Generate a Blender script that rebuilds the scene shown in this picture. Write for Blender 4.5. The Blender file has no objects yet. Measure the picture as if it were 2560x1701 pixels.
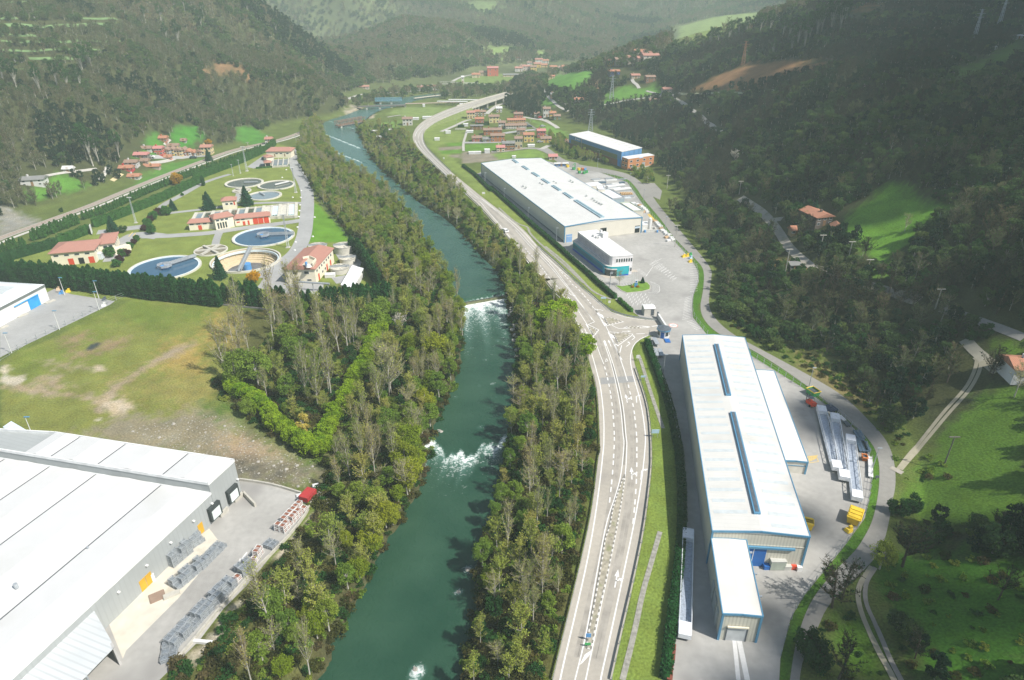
import bpy,bmesh,math,random
import numpy as np
from mathutils import Vector,Matrix
from mathutils.geometry import tessellate_polygon
SC=bpy.context.scene
COL=SC.collection
R=math.radians
FPX,CX,CY,CAMH,TILT=1665.0,1280.0,850.5,90.0,R(27.9)
cam_d=bpy.data.cameras.new("camera");cam=bpy.data.objects.new("camera",cam_d);COL.objects.link(cam)
cam.location=(0,0,CAMH);cam.rotation_euler=(R(90)-TILT,0,0)
cam_d.sensor_width=36;cam_d.lens=36*FPX/2560.0
cam_d.clip_start=0.5;cam_d.clip_end=20000
SC.camera=cam
SUN_DIR=Vector((0.60,-0.34,0.80)).normalized()
el=math.asin(SUN_DIR.z);az=math.atan2(SUN_DIR.x,SUN_DIR.y)
W=bpy.data.worlds.new("World");SC.world=W;W.use_nodes=True
wt=W.node_tree;bg=wt.nodes['Background']
sky=wt.nodes.new('ShaderNodeTexSky');sky.sky_type='NISHITA';sky.sun_disc=False
sky.sun_elevation=el;sky.sun_rotation=az;sky.air_density=1.0;sky.dust_density=1.5
wt.links.new(sky.outputs[0],bg.inputs[0]);bg.inputs[1].default_value=0.085
sd=bpy.data.lights.new("sun",'SUN');sun=bpy.data.objects.new("sun",sd);COL.objects.link(sun)
sd.energy=4.9;sd.angle=R(0.5);sd.color=(1.0,0.96,0.90)
sun.rotation_euler=SUN_DIR.to_track_quat('Z','Y').to_euler();sun.location=(200,-120,300)
SC.view_settings.view_transform='Standard';SC.view_settings.look='None'
SC.view_settings.gamma=1;SC.view_settings.exposure=0.40
SC.render.engine='CYCLES'
try:
 SC.cycles.max_bounces=5;SC.cycles.diffuse_bounces=2;SC.cycles.glossy_bounces=2
 SC.cycles.transmission_bounces=2;SC.cycles.volume_bounces=1;SC.cycles.transparent_max_bounces=6
except Exception:pass
random.seed(7);RNG=np.random.default_rng(7)
CR={'A':(0,0,2.744),'B':(850,0,2.744),'C':(1700,0,2.744),'L':(0,350,3.824),'M':(450,350,3.824),'V':(1050,200,5.6),'W':(1200,350,4.238),'X':(1350,550,3.92),'R':(1850,400,3.137),'F':(0,650,3.485),'G':(550,650,3.485),'H':(1000,700,3.92),'I':(1400,750,3.92),'J':(1850,850,3.137),'K':(0,1050,2.409),'N':(600,1050,2.409),'O':(1100,1100,2.609),'P':(1600,1200,3.13),'Q':(2000,1200,3.13),'a':(1350,400,7.84),'b':(1400,310,9.077),'c':(1400,560,9.8),'d':(230,330,7.613),'e':(1100,130,9.44),'f':(1350,130,6.743),'g':(850,180,6.743),'h':(380,1200,3.41),'i':(1980,950,5.227),'j':(60,560,8.43),'k':(700,590,8.254),'l':(640,350,19.6),'m':(1420,700,7.84),'z':(0,0,1.0)}
def pp(c,*v):
 """list of photo points measured in one close-up"""
 o=CR[c]
 return[(o[0]+v[i]/o[2],o[1]+v[i+1]/o[2])for i in range(0,len(v),2)]
def p1(c,x,y):return pp(c,x,y)[0]
CT,ST=math.cos(TILT),math.sin(TILT)
def ray(px,py):
 s=(px-CX)/FPX;t=(CY-py)/FPX
 return np.array([s,CT+t*ST,-ST+t*CT])
def g(p,z=0.0):
 d=ray(*p);k=(z-CAMH)/d[2]
 return Vector((d[0]*k,d[1]*k,z))
def gs(ps,z=0.0):return[g(p,z)for p in ps]
ctrl=[]
def ct(z,*v):
 for i in range(0,len(v),2):
  q=g((v[i],v[i+1]),z);ctrl.append((q.x,q.y,z))
for z,pts in[(-8,(100,800,400,900,600,1100,900,1000,1200,1200,1500,1000,1800,1100,1900,1400,1500,1600,900,1600,300,1500,100,1100,1000,700,1500,650,700,500,500,600,330,630,900,450,1200,450,1400,500,1100,600,700,800,1000,350,1180,360,900,300,1650,1000,1750,1550,0,1600,200,690)),(0,(2080,1600,2290,1310,2250,1090,2130,960,1960,870,1830,780,1810,680,1760,590,1690,500,1640,440,1560,405,1440,380,1380,340,1310,285,1300,245,0,575,150,520,300,462,500,392,640,352,760,305,850,250,930,222,1020,208,1120,200,1250,198)),(-4,(980,280,1100,250,1200,225,2000,1450,2150,1150,1700,700)),(12,(2450,885,)),(14,(2560,900)),(8,(2560,1200,2560,1701)),(4,(2400,1300,2330,1000)),(3,(2400,1650,1850,700,1700,450)),(25,(2560,700)),(36,(2560,500)),(46,(2560,300)),(54,(2560,180)),(64,(2500,85)),(76,(2560,10)),(17,(2055,540)),(27,(2055,400)),(37,(2055,300)),(47,(2055,200)),(59,(2055,100)),(74,(2055,20)),(9,(1990,640,2120,760)),(13,(2300,760)),(27,(2300,520)),(45,(2300,300)),(58,(2300,150)),(73,(2300,40)),(6,(1850,560)),(13,(1850,430)),(22,(1850,300)),(35,(1850,200)),(51,(1850,100)),(60,(1810,62)),(8,(1650,300)),(20,(1650,230)),(31,(1640,170)),(44,(1640,112)),(24,(1530,185,1450,182)),(12,(1490,250,1400,245)),(3,(1480,300)),(8,(1350,228)),(5,(0,500)),(15,(0,400)),(28,(0,300)),(50,(0,150)),(82,(0,0)),(8,(300,400)),(22,(300,300)),(46,(300,150)),(80,(300,0)),(4,(600,330)),(16,(600,250)),(38,(600,150)),(64,(600,50)),(79,(600,0)),(3,(760,290)),(20,(760,220)),(31,(750,172)),(56,(480,80)),(3,(420,385)),(6,(900,190)),(18,(880,120)),(40,(850,50)),(68,(800,0)),(10,(1000,165)),(26,(1000,110)),(46,(1000,55)),(70,(1000,0)),(1,(1300,160,1200,170)),(18,(1300,110)),(38,(1300,55)),(66,(1300,0)),(0,(1600,158,1480,160)),(12,(1600,105)),(34,(1600,50)),(62,(1600,0)),(35,(1760,62)),(62,(1900,0))]:
 ct(z,*pts)
ctrl+=[(-120,30,-8),(0,20,-8),(60,20,-6),(120,30,14),(180,80,34),(260,150,60),(330,300,85),(420,450,100),(300,700,40),(200,800,12),(420,900,60),(-420,300,60),(-600,500,110),(-500,700,110),(-330,760,60),(-260,850,30),(-420,1000,80),(-300,1300,100),(0,1450,120),(400,1700,120),(700,1400,100),(-200,120,-8),(-260,60,-8),(-300,180,2),(-90,700,2),(-130,760,4),(0,-150,-8),(-300,-100,-6),(300,-50,60),(900,1900,140),(-500,1700,130)]
CP=np.array(ctrl,float);SCL=100.0
def _U(r2):return r2*np.log(r2+1e-9)
XY=CP[:,:2]/SCL;n=len(CP)
K_=_U(((XY[:,None]-XY[None])**2).sum(-1))+np.eye(n)*0.02
P_=np.c_[np.ones(n),XY]
A_=np.zeros((n+3,n+3));A_[:n,:n]=K_;A_[:n,n:]=P_;A_[n:,:n]=P_.T
SOL=np.linalg.solve(A_,np.r_[CP[:,2],0,0,0])
def Hraw(x,y):
 x=np.atleast_1d(np.asarray(x,float));y=np.atleast_1d(np.asarray(y,float))
 out=np.empty(len(x))
 for i in range(0,len(x),20000):
  q=np.c_[x[i:i+20000],y[i:i+20000]]/SCL
  d=((q[:,None]-XY[None])**2).sum(-1)
  out[i:i+20000]=_U(d)@SOL[:n]+SOL[n]+q@SOL[n+1:]
 return out
def Hn(x,y):
 z=np.maximum(0,Hraw(x,y)-0.8)
 x=np.asarray(x,float);y=np.asarray(y,float)
 w=np.clip(z/12,0,1)
 z=z+w*(1.6*np.sin(x*.045+1.3*np.sin(y*.021))*np.sin(y*.038+1.1*np.sin(x*.03))+.5*np.sin(x*.17+y*.05)*np.sin(y*.13-x*.04))
 return np.maximum(z,0)
def Hh(x,y):return float(Hn([x],[y])[0])
def gtn(ps):
 """where the sight lines of photo points meet the terrain (first hit)"""
 ps=np.asarray(ps,float)
 s=(ps[:,0]-CX)/FPX;t=(CY-ps[:,1])/FPX
 D=np.c_[s,CT+t*ST,-ST+t*CT]
 T=60*1.006**np.arange(0,560)
 pos=D[:,None,:]*T[None,:,None]
 zz=Hn(pos[...,0].ravel(),pos[...,1].ravel()).reshape(len(ps),-1)
 below=(CAMH+pos[...,2])<zz
 i=np.argmax(below,1);i[~below.any(1)]=len(T)-1;i=np.maximum(i,1)
 r=np.arange(len(ps))
 a=CAMH+pos[r,i-1,2]-zz[r,i-1];b=CAMH+pos[r,i,2]-zz[r,i]
 f=np.clip(a/(a-b+1e-9),0,1)
 tt=T[i-1]+(T[i]-T[i-1])*f
 q=D*tt[:,None];q[:,2]+=CAMH
 return q
def gt(p):return Vector(gtn([p])[0])
def gts(ps):return[Vector(v)for v in gtn(ps)]
def lin(c,f=1.0):
 o=[]
 for v in c[:3]:
  v=v/255.0
  o.append((v/12.92 if v<=0.04045 else((v+0.055)/1.055)**2.4)*f)
 return(o[0],o[1],o[2],1.0)
AF=0.72
def alb(c):return lin(c,AF)
def tag(o,label=None,cat=None,group=None,kind=None):
 if label:o['label']=label
 if cat:o['category']=cat
 if group:o['group']=group
 if kind:o['kind']=kind
 return o
def thing(name,label,cat,loc=(0,0,0),group=None,rz=0.0):
 o=bpy.data.objects.new(name,None);COL.objects.link(o)
 o.location=loc;o.rotation_euler=(0,0,rz);o.empty_display_size=1
 return tag(o,label,cat,group)
def copy_tree(o,parent=None):
 c=o.copy();COL.objects.link(c);c.parent=parent
 for ch in o.children:copy_tree(ch,c)
 return c
class MB:
 def __init__(s):s.v=[];s.f=[];s.m=[];s.sm=False
 def add(s,vs,fs,mi=0):
  b=len(s.v);s.v+=[tuple(v)for v in vs];s.f+=[tuple(b+i for i in f)for f in fs];s.m+=[mi]*len(fs);return s
 def quad(s,a,b,c,d,mi=0):return s.add([a,b,c,d],[(0,1,2,3)],mi)
 def box(s,c,size,rz=0.0,mi=0,top=1.0):
  cx,cy,cz=c;hx,hy,hz=size[0]/2,size[1]/2,size[2]
  ca,sa=math.cos(rz),math.sin(rz);vs=[]
  for z,k in((0,1.0),(hz,top)):
   for x,y in((-hx,-hy),(hx,-hy),(hx,hy),(-hx,hy)):
    x*=k;y*=k
    vs.append((cx+x*ca-y*sa,cy+x*sa+y*ca,cz+z))
  return s.add(vs,[(3,2,1,0),(4,5,6,7),(0,1,5,4),(1,2,6,5),(2,3,7,6),(3,0,4,7)],mi)
 def prism(s,base,z0,z1,mi=0,cap=True):
  n=len(base)
  zt=z1 if hasattr(z1,'__len__')else[z1]*n
  vs=[(p[0],p[1],z0)for p in base]+[(p[0],p[1],zt[i])for i,p in enumerate(base)]
  fs=[(i,(i+1)%n,n+(i+1)%n,n+i)for i in range(n)]
  if cap:fs+=[tuple(range(n,2*n)),tuple(reversed(range(n)))]
  return s.add(vs,fs,mi)
 def tube(s,pts,rad,n=6,mi=0,cap=True):
  rs=rad if hasattr(rad,'__len__')else[rad]*len(pts)
  pts=[Vector(p)for p in pts];vs=[];fs=[]
  for i,p in enumerate(pts):
   d=(pts[min(i+1,len(pts)-1)]-pts[max(i-1,0)])
   d=d.normalized()if d.length>1e-6 else Vector((0,0,1))
   a=Vector((0,0,1))if abs(d.z)<.9 else Vector((1,0,0))
   u=d.cross(a).normalized();w=d.cross(u)
   for k in range(n):
    t=2*math.pi*k/n
    vs.append(p+(u*math.cos(t)+w*math.sin(t))*rs[i])
  for i in range(len(pts)-1):
   for k in range(n):
    fs.append((i*n+k,i*n+(k+1)%n,(i+1)*n+(k+1)%n,(i+1)*n+k))
  if cap:fs+=[tuple(reversed(range(n))),tuple(range((len(pts)-1)*n,len(pts)*n))]
  return s.add(vs,fs,mi)
 def cyl(s,c,r,h,n=24,mi=0,r2=None,cap=True):
  r2=r if r2 is None else r2
  vs=[(c[0]+r*math.cos(2*math.pi*k/n),c[1]+r*math.sin(2*math.pi*k/n),c[2])for k in range(n)]
  vs+=[(c[0]+r2*math.cos(2*math.pi*k/n),c[1]+r2*math.sin(2*math.pi*k/n),c[2]+h)for k in range(n)]
  fs=[(k,(k+1)%n,n+(k+1)%n,n+k)for k in range(n)]
  if cap:fs+=[tuple(range(n,2*n)),tuple(reversed(range(n)))]
  return s.add(vs,fs,mi)
 def ring(s,c,ro,ri,z0,z1,n=48,mi=0):
  vs=[]
  for k in range(n):
   a=2*math.pi*k/n;ca,sa=math.cos(a),math.sin(a)
   vs+=[(c[0]+ro*ca,c[1]+ro*sa,z0),(c[0]+ro*ca,c[1]+ro*sa,z1),(c[0]+ri*ca,c[1]+ri*sa,z1),(c[0]+ri*ca,c[1]+ri*sa,z0)]
  fs=[]
  for k in range(n):
   a=4*k;b=4*((k+1)%n)
   for j in range(4):fs.append((a+j,b+j,b+(j+1)%4,a+(j+1)%4))
  return s.add(vs,fs,mi)
 def build(s,name,mats,parent=None,label=None,cat=None,group=None,kind=None,smooth=False):
  me=bpy.data.meshes.new(name)
  off=Vector((0,0,0))
  if parent is not None:
   q=parent
   while q is not None:off=off+Vector(q.location);q=q.parent
  me.from_pydata([(v[0]-off.x,v[1]-off.y,v[2]-off.z)for v in s.v],[],s.f)
  for m in(mats if isinstance(mats,(list,tuple))else[mats]):me.materials.append(m)
  if any(s.m):me.polygons.foreach_set('material_index',s.m)
  if smooth:me.polygons.foreach_set('use_smooth',[True]*len(me.polygons))
  me.update()
  o=bpy.data.objects.new(name,me);COL.objects.link(o)
  if parent is not None:o.parent=parent
  return tag(o,label,cat,group,kind)
def mesh_np(name,V,F,mats,attrs=None,mi=None):
 """V (n,3), F (m,k) all faces with k corners"""
 me=bpy.data.meshes.new(name);k=F.shape[1]
 me.vertices.add(len(V));me.vertices.foreach_set('co',np.ascontiguousarray(V,dtype=np.float32).ravel())
 me.loops.add(F.size);me.loops.foreach_set('vertex_index',np.ascontiguousarray(F,dtype=np.int32).ravel())
 me.polygons.add(len(F));me.polygons.foreach_set('loop_start',np.arange(0,F.size,k,dtype=np.int32))
 try:me.polygons.foreach_set('loop_total',np.full(len(F),k,dtype=np.int32))
 except Exception:pass
 for m in mats:me.materials.append(m)
 if mi is not None:me.polygons.foreach_set('material_index',np.asarray(mi,dtype=np.int32))
 me.update(calc_edges=True)
 for nm,(ty,arr)in(attrs or{}).items():
  a=me.attributes.new(nm,ty,'POINT')
  a.data.foreach_set('color' if ty=='FLOAT_COLOR' else 'value',np.ascontiguousarray(arr,dtype=np.float32).ravel())
 me.validate()
 return me
def obj_of(name,me,parent=None,**kw):
 o=bpy.data.objects.new(name,me);COL.objects.link(o)
 if parent is not None:o.parent=parent
 return tag(o,**kw)
_M={}
def mat(name,col,rough=0.85,spec=0.25,metal=0.0,var=0.12,scale=0.6,bump=0.0,emit=None,var2=0.0,scale2=0.05,stain=None):
 if name in _M:return _M[name]
 m=bpy.data.materials.new(name);m.use_nodes=True;nt=m.node_tree;N=nt.nodes;Lk=nt.links
 b=N['Principled BSDF'];b.inputs['Roughness'].default_value=rough;b.inputs['Metallic'].default_value=metal
 b.inputs['Specular IOR Level'].default_value=spec
 tc=N.new('ShaderNodeNewGeometry')
 def noise(sc,det=4.0):
  n_=N.new('ShaderNodeTexNoise');n_.inputs['Scale'].default_value=sc;n_.inputs['Detail'].default_value=det
  Lk.new(tc.outputs['Position'],n_.inputs['Vector']);return n_
 n1=noise(scale)
 mp=N.new('ShaderNodeMapRange');mp.inputs[1].default_value=0.3;mp.inputs[2].default_value=0.7
 mp.inputs[3].default_value=1-var;mp.inputs[4].default_value=1+var
 Lk.new(n1.outputs[0],mp.inputs[0]);fac=mp.outputs[0]
 if var2:
  n2=noise(scale2,3.0);mp2=N.new('ShaderNodeMapRange');mp2.inputs[1].default_value=0.3;mp2.inputs[2].default_value=0.7
  mp2.inputs[3].default_value=1-var2;mp2.inputs[4].default_value=1+var2
  Lk.new(n2.outputs[0],mp2.inputs[0]);mu=N.new('ShaderNodeMath');mu.operation='MULTIPLY'
  Lk.new(fac,mu.inputs[0]);Lk.new(mp2.outputs[0],mu.inputs[1]);fac=mu.outputs[0]
 vm=N.new('ShaderNodeVectorMath');vm.operation='SCALE';vm.inputs[0].default_value=col[:3]
 Lk.new(fac,vm.inputs['Scale']);out=vm.outputs[0]
 if stain:
  sc_,sv,amt=stain
  n3=noise(sc_,6.0);rp=N.new('ShaderNodeMapRange');rp.inputs[1].default_value=.55;rp.inputs[2].default_value=.72
  rp.inputs[4].default_value=amt;Lk.new(n3.outputs[0],rp.inputs[0])
  mx=N.new('ShaderNodeMix');mx.data_type='RGBA';Lk.new(rp.outputs[0],mx.inputs[0]);Lk.new(out,mx.inputs[6]);mx.inputs[7].default_value=(*sv[:3],1);out=mx.outputs[2]
 Lk.new(out,b.inputs['Base Color'])
 if bump:
  bp=N.new('ShaderNodeBump');bp.inputs['Strength'].default_value=bump;bp.inputs['Distance'].default_value=.2
  Lk.new(n1.outputs[0],bp.inputs['Height']);Lk.new(bp.outputs[0],b.inputs['Normal'])
 _M[name]=m;return m
def rib_mat(name,col,pitch=0.5,dark=0.8,rough=0.6,direction=(1,0),rib_w=0.2,grid2=None,stain=None,var=.05):
 """sheeting with ribs drawn in colour alone, each groove a slightly darker stripe"""
 m=mat(name,col,rough,.3,0,var,.3,0,stain=stain);nt=m.node_tree;N=nt.nodes;Lk=nt.links
 b=N['Principled BSDF'];src=b.inputs['Base Color'].links[0].from_socket
 ge=N.new('ShaderNodeNewGeometry');dt=N.new('ShaderNodeVectorMath');dt.operation='DOT_PRODUCT'
 d=Vector((direction[0],direction[1],0)).normalized();dt.inputs[1].default_value=d
 Lk.new(ge.outputs['Position'],dt.inputs[0])
 pm=N.new('ShaderNodeMath');pm.operation='PINGPONG';pm.inputs[1].default_value=pitch/2;Lk.new(dt.outputs['Value'],pm.inputs[0])
 gr=N.new('ShaderNodeMath');gr.operation='LESS_THAN';gr.inputs[1].default_value=pitch*rib_w/2;Lk.new(pm.outputs[0],gr.inputs[0])
 mx=N.new('ShaderNodeMix');mx.data_type='RGBA';Lk.new(gr.outputs[0],mx.inputs[0]);Lk.new(src,mx.inputs[6])
 mx.inputs[7].default_value=(col[0]*dark,col[1]*dark,col[2]*dark,1);Lk.new(mx.outputs[2],b.inputs['Base Color'])
 return m
def leaf_mat(name,cols,rough=0.7,trans=0.45,spread=0.35):
 """foliage: colour picked per tree and per clump"""
 m=bpy.data.materials.new(name);m.use_nodes=True;nt=m.node_tree;N=nt.nodes;Lk=nt.links
 N.remove(N['Principled BSDF']);out=N['Material Output']
 oi=N.new('ShaderNodeObjectInfo');rp=N.new('ShaderNodeValToRGB');e=rp.color_ramp.elements
 e[0].color=(*cols[0][:3],1);e[1].color=(*cols[-1][:3],1);e[0].position=0;e[1].position=1
 for i,c in enumerate(cols[1:-1]):
  q=e.new((i+1)/(len(cols)-1));q.color=(*c[:3],1)
 Lk.new(oi.outputs['Random'],rp.inputs[0])
 at=N.new('ShaderNodeAttribute');at.attribute_name='sh'
 mp=N.new('ShaderNodeMapRange');mp.inputs[3].default_value=1-spread;mp.inputs[4].default_value=1+spread
 Lk.new(at.outputs['Fac'],mp.inputs[0])
 vm=N.new('ShaderNodeVectorMath');vm.operation='SCALE';Lk.new(rp.outputs[0],vm.inputs[0]);Lk.new(mp.outputs[0],vm.inputs['Scale'])
 df=N.new('ShaderNodeBsdfDiffuse');tr=N.new('ShaderNodeBsdfTranslucent');mx=N.new('ShaderNodeMixShader')
 mx.inputs[0].default_value=trans;Lk.new(vm.outputs[0],df.inputs[0]);Lk.new(vm.outputs[0],tr.inputs[0])
 Lk.new(df.outputs[0],mx.inputs[1]);Lk.new(tr.outputs[0],mx.inputs[2]);Lk.new(mx.outputs[0],out.inputs[0])
 return m
def gm(r,g_,b,name,**k):return mat(name,alb((r,g_,b)),**k)
ASPH=mat('road_asphalt',(.41,.378,.325),.9,.2,0,.06,1.4,.05,var2=.08,scale2=.06,stain=(.13,(.29,.27,.245),.6))
PAVE=mat('yard_concrete',(.37,.36,.335),.9,.2,0,.08,.8,.05,var2=.15,scale2=.07,stain=(.10,(.23,.22,.21),.7))
PAVE2=mat('grey_concrete',(.35,.35,.34),.9,.2,0,.06,.8,.05,var2=.08,scale2=.06,stain=(.2,(.25,.25,.24),.5))
CONC=mat('concrete',(.48,.46,.40),.9,.2,0,.12,.9,.1,stain=(.5,(.28,.27,.24),.6))
LANE=mat('lane_gravel',(.36,.33,.28),.95,.1,0,.15,.6,.1,stain=(.4,(.2,.2,.1),.6))
PAINT=mat('road_paint',(.74,.73,.70),.6,.3,0,.06,2)
PAINTY=mat('yellow_paint',(.75,.52,.12),.6,.3,0,.1,2)
WHITE=mat('white_sheet',(.72,.72,.70),.5,.3,0,.03,.5)
STEEL=mat('galvanised_steel',(.42,.45,.47),.45,.5,.3,.15,2)
DARKST=mat('dark_steel',(.12,.14,.16),.5,.4,.2,.2,2)
BLUE=mat('blue_paint',(.10,.30,.60),.45,.4,0,.05,1)
LBLUE=mat('light_blue_trim',(.10,.27,.42),.45,.4,0,.05,1)
DBLUE=mat('deep_blue_door',(.02,.13,.42),.5,.4,0,.08,1)
RED=mat('red_paint',(.62,.07,.03),.5,.4,0,.08,1)
ORANGE=mat('orange_paint',(.70,.20,.03),.5,.4,0,.08,1)
YEL=mat('yellow_paint_metal',(.80,.56,.04),.5,.4,0,.08,1)
GREENP=mat('green_paint',(.05,.35,.10),.5,.4,0,.08,1)
DARK=mat('dark_opening',(.015,.018,.018),.8,.1,0,.2,1)
GLASS=mat('window_glass',(.03,.045,.05),.12,.6,0,.3,1)
CREAM=mat('cream_render',(.78,.72,.56),.85,.2,0,.04,.5,stain=(.35,(.58,.52,.40),.3))
TILE=rib_mat('clay_tile_roof',(.43,.215,.165),.35,.8,.85,(1,.3),.3,stain=(.3,(.30,.17,.14),.6))
TILEO=rib_mat('orange_tile_roof',(.43,.20,.125),.4,.75,.85,(1,.2),.3,stain=(.5,(.30,.14,.09),.6))
TILEG=rib_mat('old_brown_tile_roof',(.30,.20,.15),.4,.75,.85,(1,.2),.3,stain=(.5,(.18,.13,.11),.6))
WOOD=mat('weathered_wood',(.28,.17,.09),.9,.1,0,.2,1.5)
RIV_L=[(745,1800),(807,1697),(849,1602),(915,1465),(953,1382),(1011,1307),(1048,1224),(1077,1154),(1081,1083),(1104,1040),(1132,980),(1153,930),(1163,853),(1153,797),(1142,757),(1128,735),(1105,690),(1085,630),(1055,570),(1018,520),(975,480),(936,449),(885,425),(850,410),(828,385),(812,345),(800,325),(822,310),(850,301),(872,294),(894,284),(921,275),(945,266),(975,258),(1012,250),(1060,243),(1120,236)]
RIV_R=[(1130,1800),(1150,1698),(1177,1541),(1180,1445),(1192,1345),(1226,1292),(1232,1215),(1253,1169),(1266,1100),(1270,1040),(1278,1006),(1288,942),(1293,894),(1286,843),(1273,777),(1262,737),(1250,712),(1236,683),(1195,650),(1147,590),(1095,542),(1060,520),(1025,500),(985,462),(940,425),(912,392),(893,350),(880,328),(890,317),(909,305),(918,297),(932,289),(946,281),(983,273),(1018,262),(1060,252),(1120,245)]
def resample(ps,n):
 ps=[Vector((p[0],p[1]))for p in ps];L=[0]
 for a,b in zip(ps,ps[1:]):L.append(L[-1]+(b-a).length)
 out=[];j=0
 for i in range(n):
  s=L[-1]*i/(n-1)
  while j<len(L)-2 and L[j+1]<s:j+=1
  f=(s-L[j])/max(L[j+1]-L[j],1e-9);out.append(ps[j].lerp(ps[j+1],min(1,f)))
 return out
def smooth_path(ps,it=2):
 ps=[Vector(p)for p in ps]
 for _ in range(it):
  q=[ps[0]]
  for a,b in zip(ps,ps[1:]):q+=[a.lerp(b,.25),a.lerp(b,.75)]
  q.append(ps[-1]);ps=q
 return ps
bl=smooth_path([g(p,-2.6).xy for p in RIV_L],1);br=smooth_path([g(p,-2.6).xy for p in RIV_R],1)
NR=620
cum=[0]
for i in range(1,len(bl)):cum.append(cum[-1]+((bl[i]-bl[i-1]).length+(br[i]-br[i-1]).length)/2)
TOT=cum[-1];BL=[];BR=[];SS=[]
for i in range(NR):
 s=TOT*(i/(NR-1))**1.5
 j=min(max(1,int(np.searchsorted(cum,s))),len(bl)-1);f=(s-cum[j-1])/max(cum[j]-cum[j-1],1e-9)
 BL.append(bl[j-1].lerp(bl[j],f));BR.append(br[j-1].lerp(br[j],f));SS.append(s)
BL=np.array(BL);BR=np.array(BR);SS=np.array(SS)
MID=(BL+BR)/2
def river_s(p,z=-2.6):
 q=np.array(g(p,z).xy);return SS[np.argmin(((MID-q)**2).sum(1))]
RP=np.r_[BL[::6],BR[::6][::-1]]
def inside(P,poly):
 x,y=P[:,0],P[:,1];r=np.zeros(len(P),bool);n_=len(poly);j=n_-1
 for i in range(n_):
  xi,yi=poly[i][0],poly[i][1];xj,yj=poly[j][0],poly[j][1]
  c=((yi>y)!=(yj>y))
  with np.errstate(divide='ignore',invalid='ignore'):
   r^=c&(x<(xj-xi)*(y-yi)/(yj-yi+1e-12)+xi)
  j=i
 return r
def dist_path(P,pts):
 d=np.full(len(P),1e9)
 pts=np.asarray([(p[0],p[1])for p in pts])
 for a,b in zip(pts,pts[1:]):
  ab=b-a;L2=(ab**2).sum()+1e-12
  t=np.clip(((P-a)@ab)/L2,0,1);q=a+t[:,None]*ab
  d=np.minimum(d,((P-q)**2).sum(1))
 return np.sqrt(d)
GY=np.r_[-260,-160,-90,-40,-5,20,34,45*np.exp(np.linspace(0,math.log(2100/45),640))]
GU=np.r_[-1.9,-1.5,np.linspace(-1.25,1.25,640),1.5,1.9]
YY,UU=np.meshgrid(GY,GU,indexing='ij')
XX=UU*(np.maximum(YY,20)+45)
GP=np.c_[XX.ravel(),YY.ravel()]
TC=g(p1('M',630,1150),.4);TR=12.3
rr_=np.hypot(GP[:,0]-TC.x,GP[:,1]-TC.y);sn=(rr_>TR-.95)&(rr_<TR+.55)
GP[sn]=np.array([TC.x,TC.y])+(GP[sn]-[TC.x,TC.y])*(TR/rr_[sn])[:,None]
Z=np.minimum(Hn(GP[:,0],GP[:,1]),240)
near=(np.abs(GP[:,0])<330)&(GP[:,1]<720)&(GP[:,1]>0)
ins=np.zeros(len(GP),bool);ins[near]=inside(GP[near],RP)
dr=np.full(len(GP),1e3)
dr[near]=np.minimum(dist_path(GP[near],BL[::6]),dist_path(GP[near],BR[::6]))
wob=.7*np.sin(GP[:,0]*.31+1.7*np.sin(GP[:,1]*.19))*np.sin(GP[:,1]*.43+1.3*np.sin(GP[:,0]*.37))+.45*np.sin(GP[:,0]*1.37+2*np.sin(GP[:,1]*.53))*np.sin(GP[:,1]*1.11+2*np.sin(GP[:,0]*.71))
bank=np.clip(-3.6+(dr+wob)*0.95,-3.7,0)
Z=np.where(ins,-3.7-np.clip(dr,0,3)*.6,np.where(dr<5,np.minimum(Z,bank),Z))
GROUND_F=None
C_rough,C_for=(104,120,62),(80,86,56)
base=np.tile(np.array(alb(C_rough)[:3]),(len(GP),1))
zz=np.clip(Z/3,0,1)[:,None]
base=base*(1-zz)+np.array(alb(C_for)[:3])*zz
nz=(np.sin(GP[:,0]*.05+2*np.sin(GP[:,1]*.013))*np.sin(GP[:,1]*.031+1.5*np.sin(GP[:,0]*.017)))
far=np.clip((GP[:,1]-600)/200,0,1)[:,None]
base=base*(1-far)+(np.array(alb((104,114,78))[:3])*(1+.25*nz[:,None]))*far
cov=[]
def cover(c,rgb,*v,soft=0.6):cov.append((pp(c,*v),rgb,soft))
GRASS,LAWN,BRIGHT,OLIVE,DIRT,DGR=(128,150,74),(134,158,80),(108,160,58),(134,142,74),(172,158,134),(84,128,44)
cover('z',(96,100,58),560,780,800,770,930,740,1000,560,900,450,790,420,740,380,760,300,830,300,960,440,1110,660,1160,900,1070,1200,780,1701,400,1701,640,1400,800,1160,620,1080,530,960)
cover('z',(96,98,56),1240,640,1330,640,1400,780,1440,830,1490,1000,1490,1160,1440,1400,1380,1701,1150,1701,1190,1400,1290,1000,1270,760)
cover('z',LAWN,120,745,560,755,690,735,760,690,900,735,945,745,868,593,774,468,745,415,738,373,690,358,450,475,233,572,146,606,0,643,0,720)
cover('M',(108,165,52),1240,610,1310,600,1420,720,1600,900,1605,980,1225,980)
cover('F',OLIVE,0,890,1200,330,2091,410,2091,800,1900,1100,1850,1180,2091,1400,2091,1568,0,1568)
cover('F',(118,138,62),900,430,1200,350,1900,420,1800,560,1300,560,900,560,soft=6)
cover('F',(122,138,62),100,880,700,600,900,640,820,900,400,980,200,1000,soft=6)
cover('F',(176,156,92),1330,920,1600,740,2000,470,2091,480,1830,800,1750,1000,1500,960,soft=6)
cover('F',(150,146,86),1100,1010,1900,1080,1850,1180,1700,1290,1200,1220,soft=5)
cover('F',(205,198,180),0,920,60,920,90,960,40,1000,0,990)
cover('F',(208,202,186),0,1015,200,1015,200,1060,120,1110,0,1080)
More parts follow.
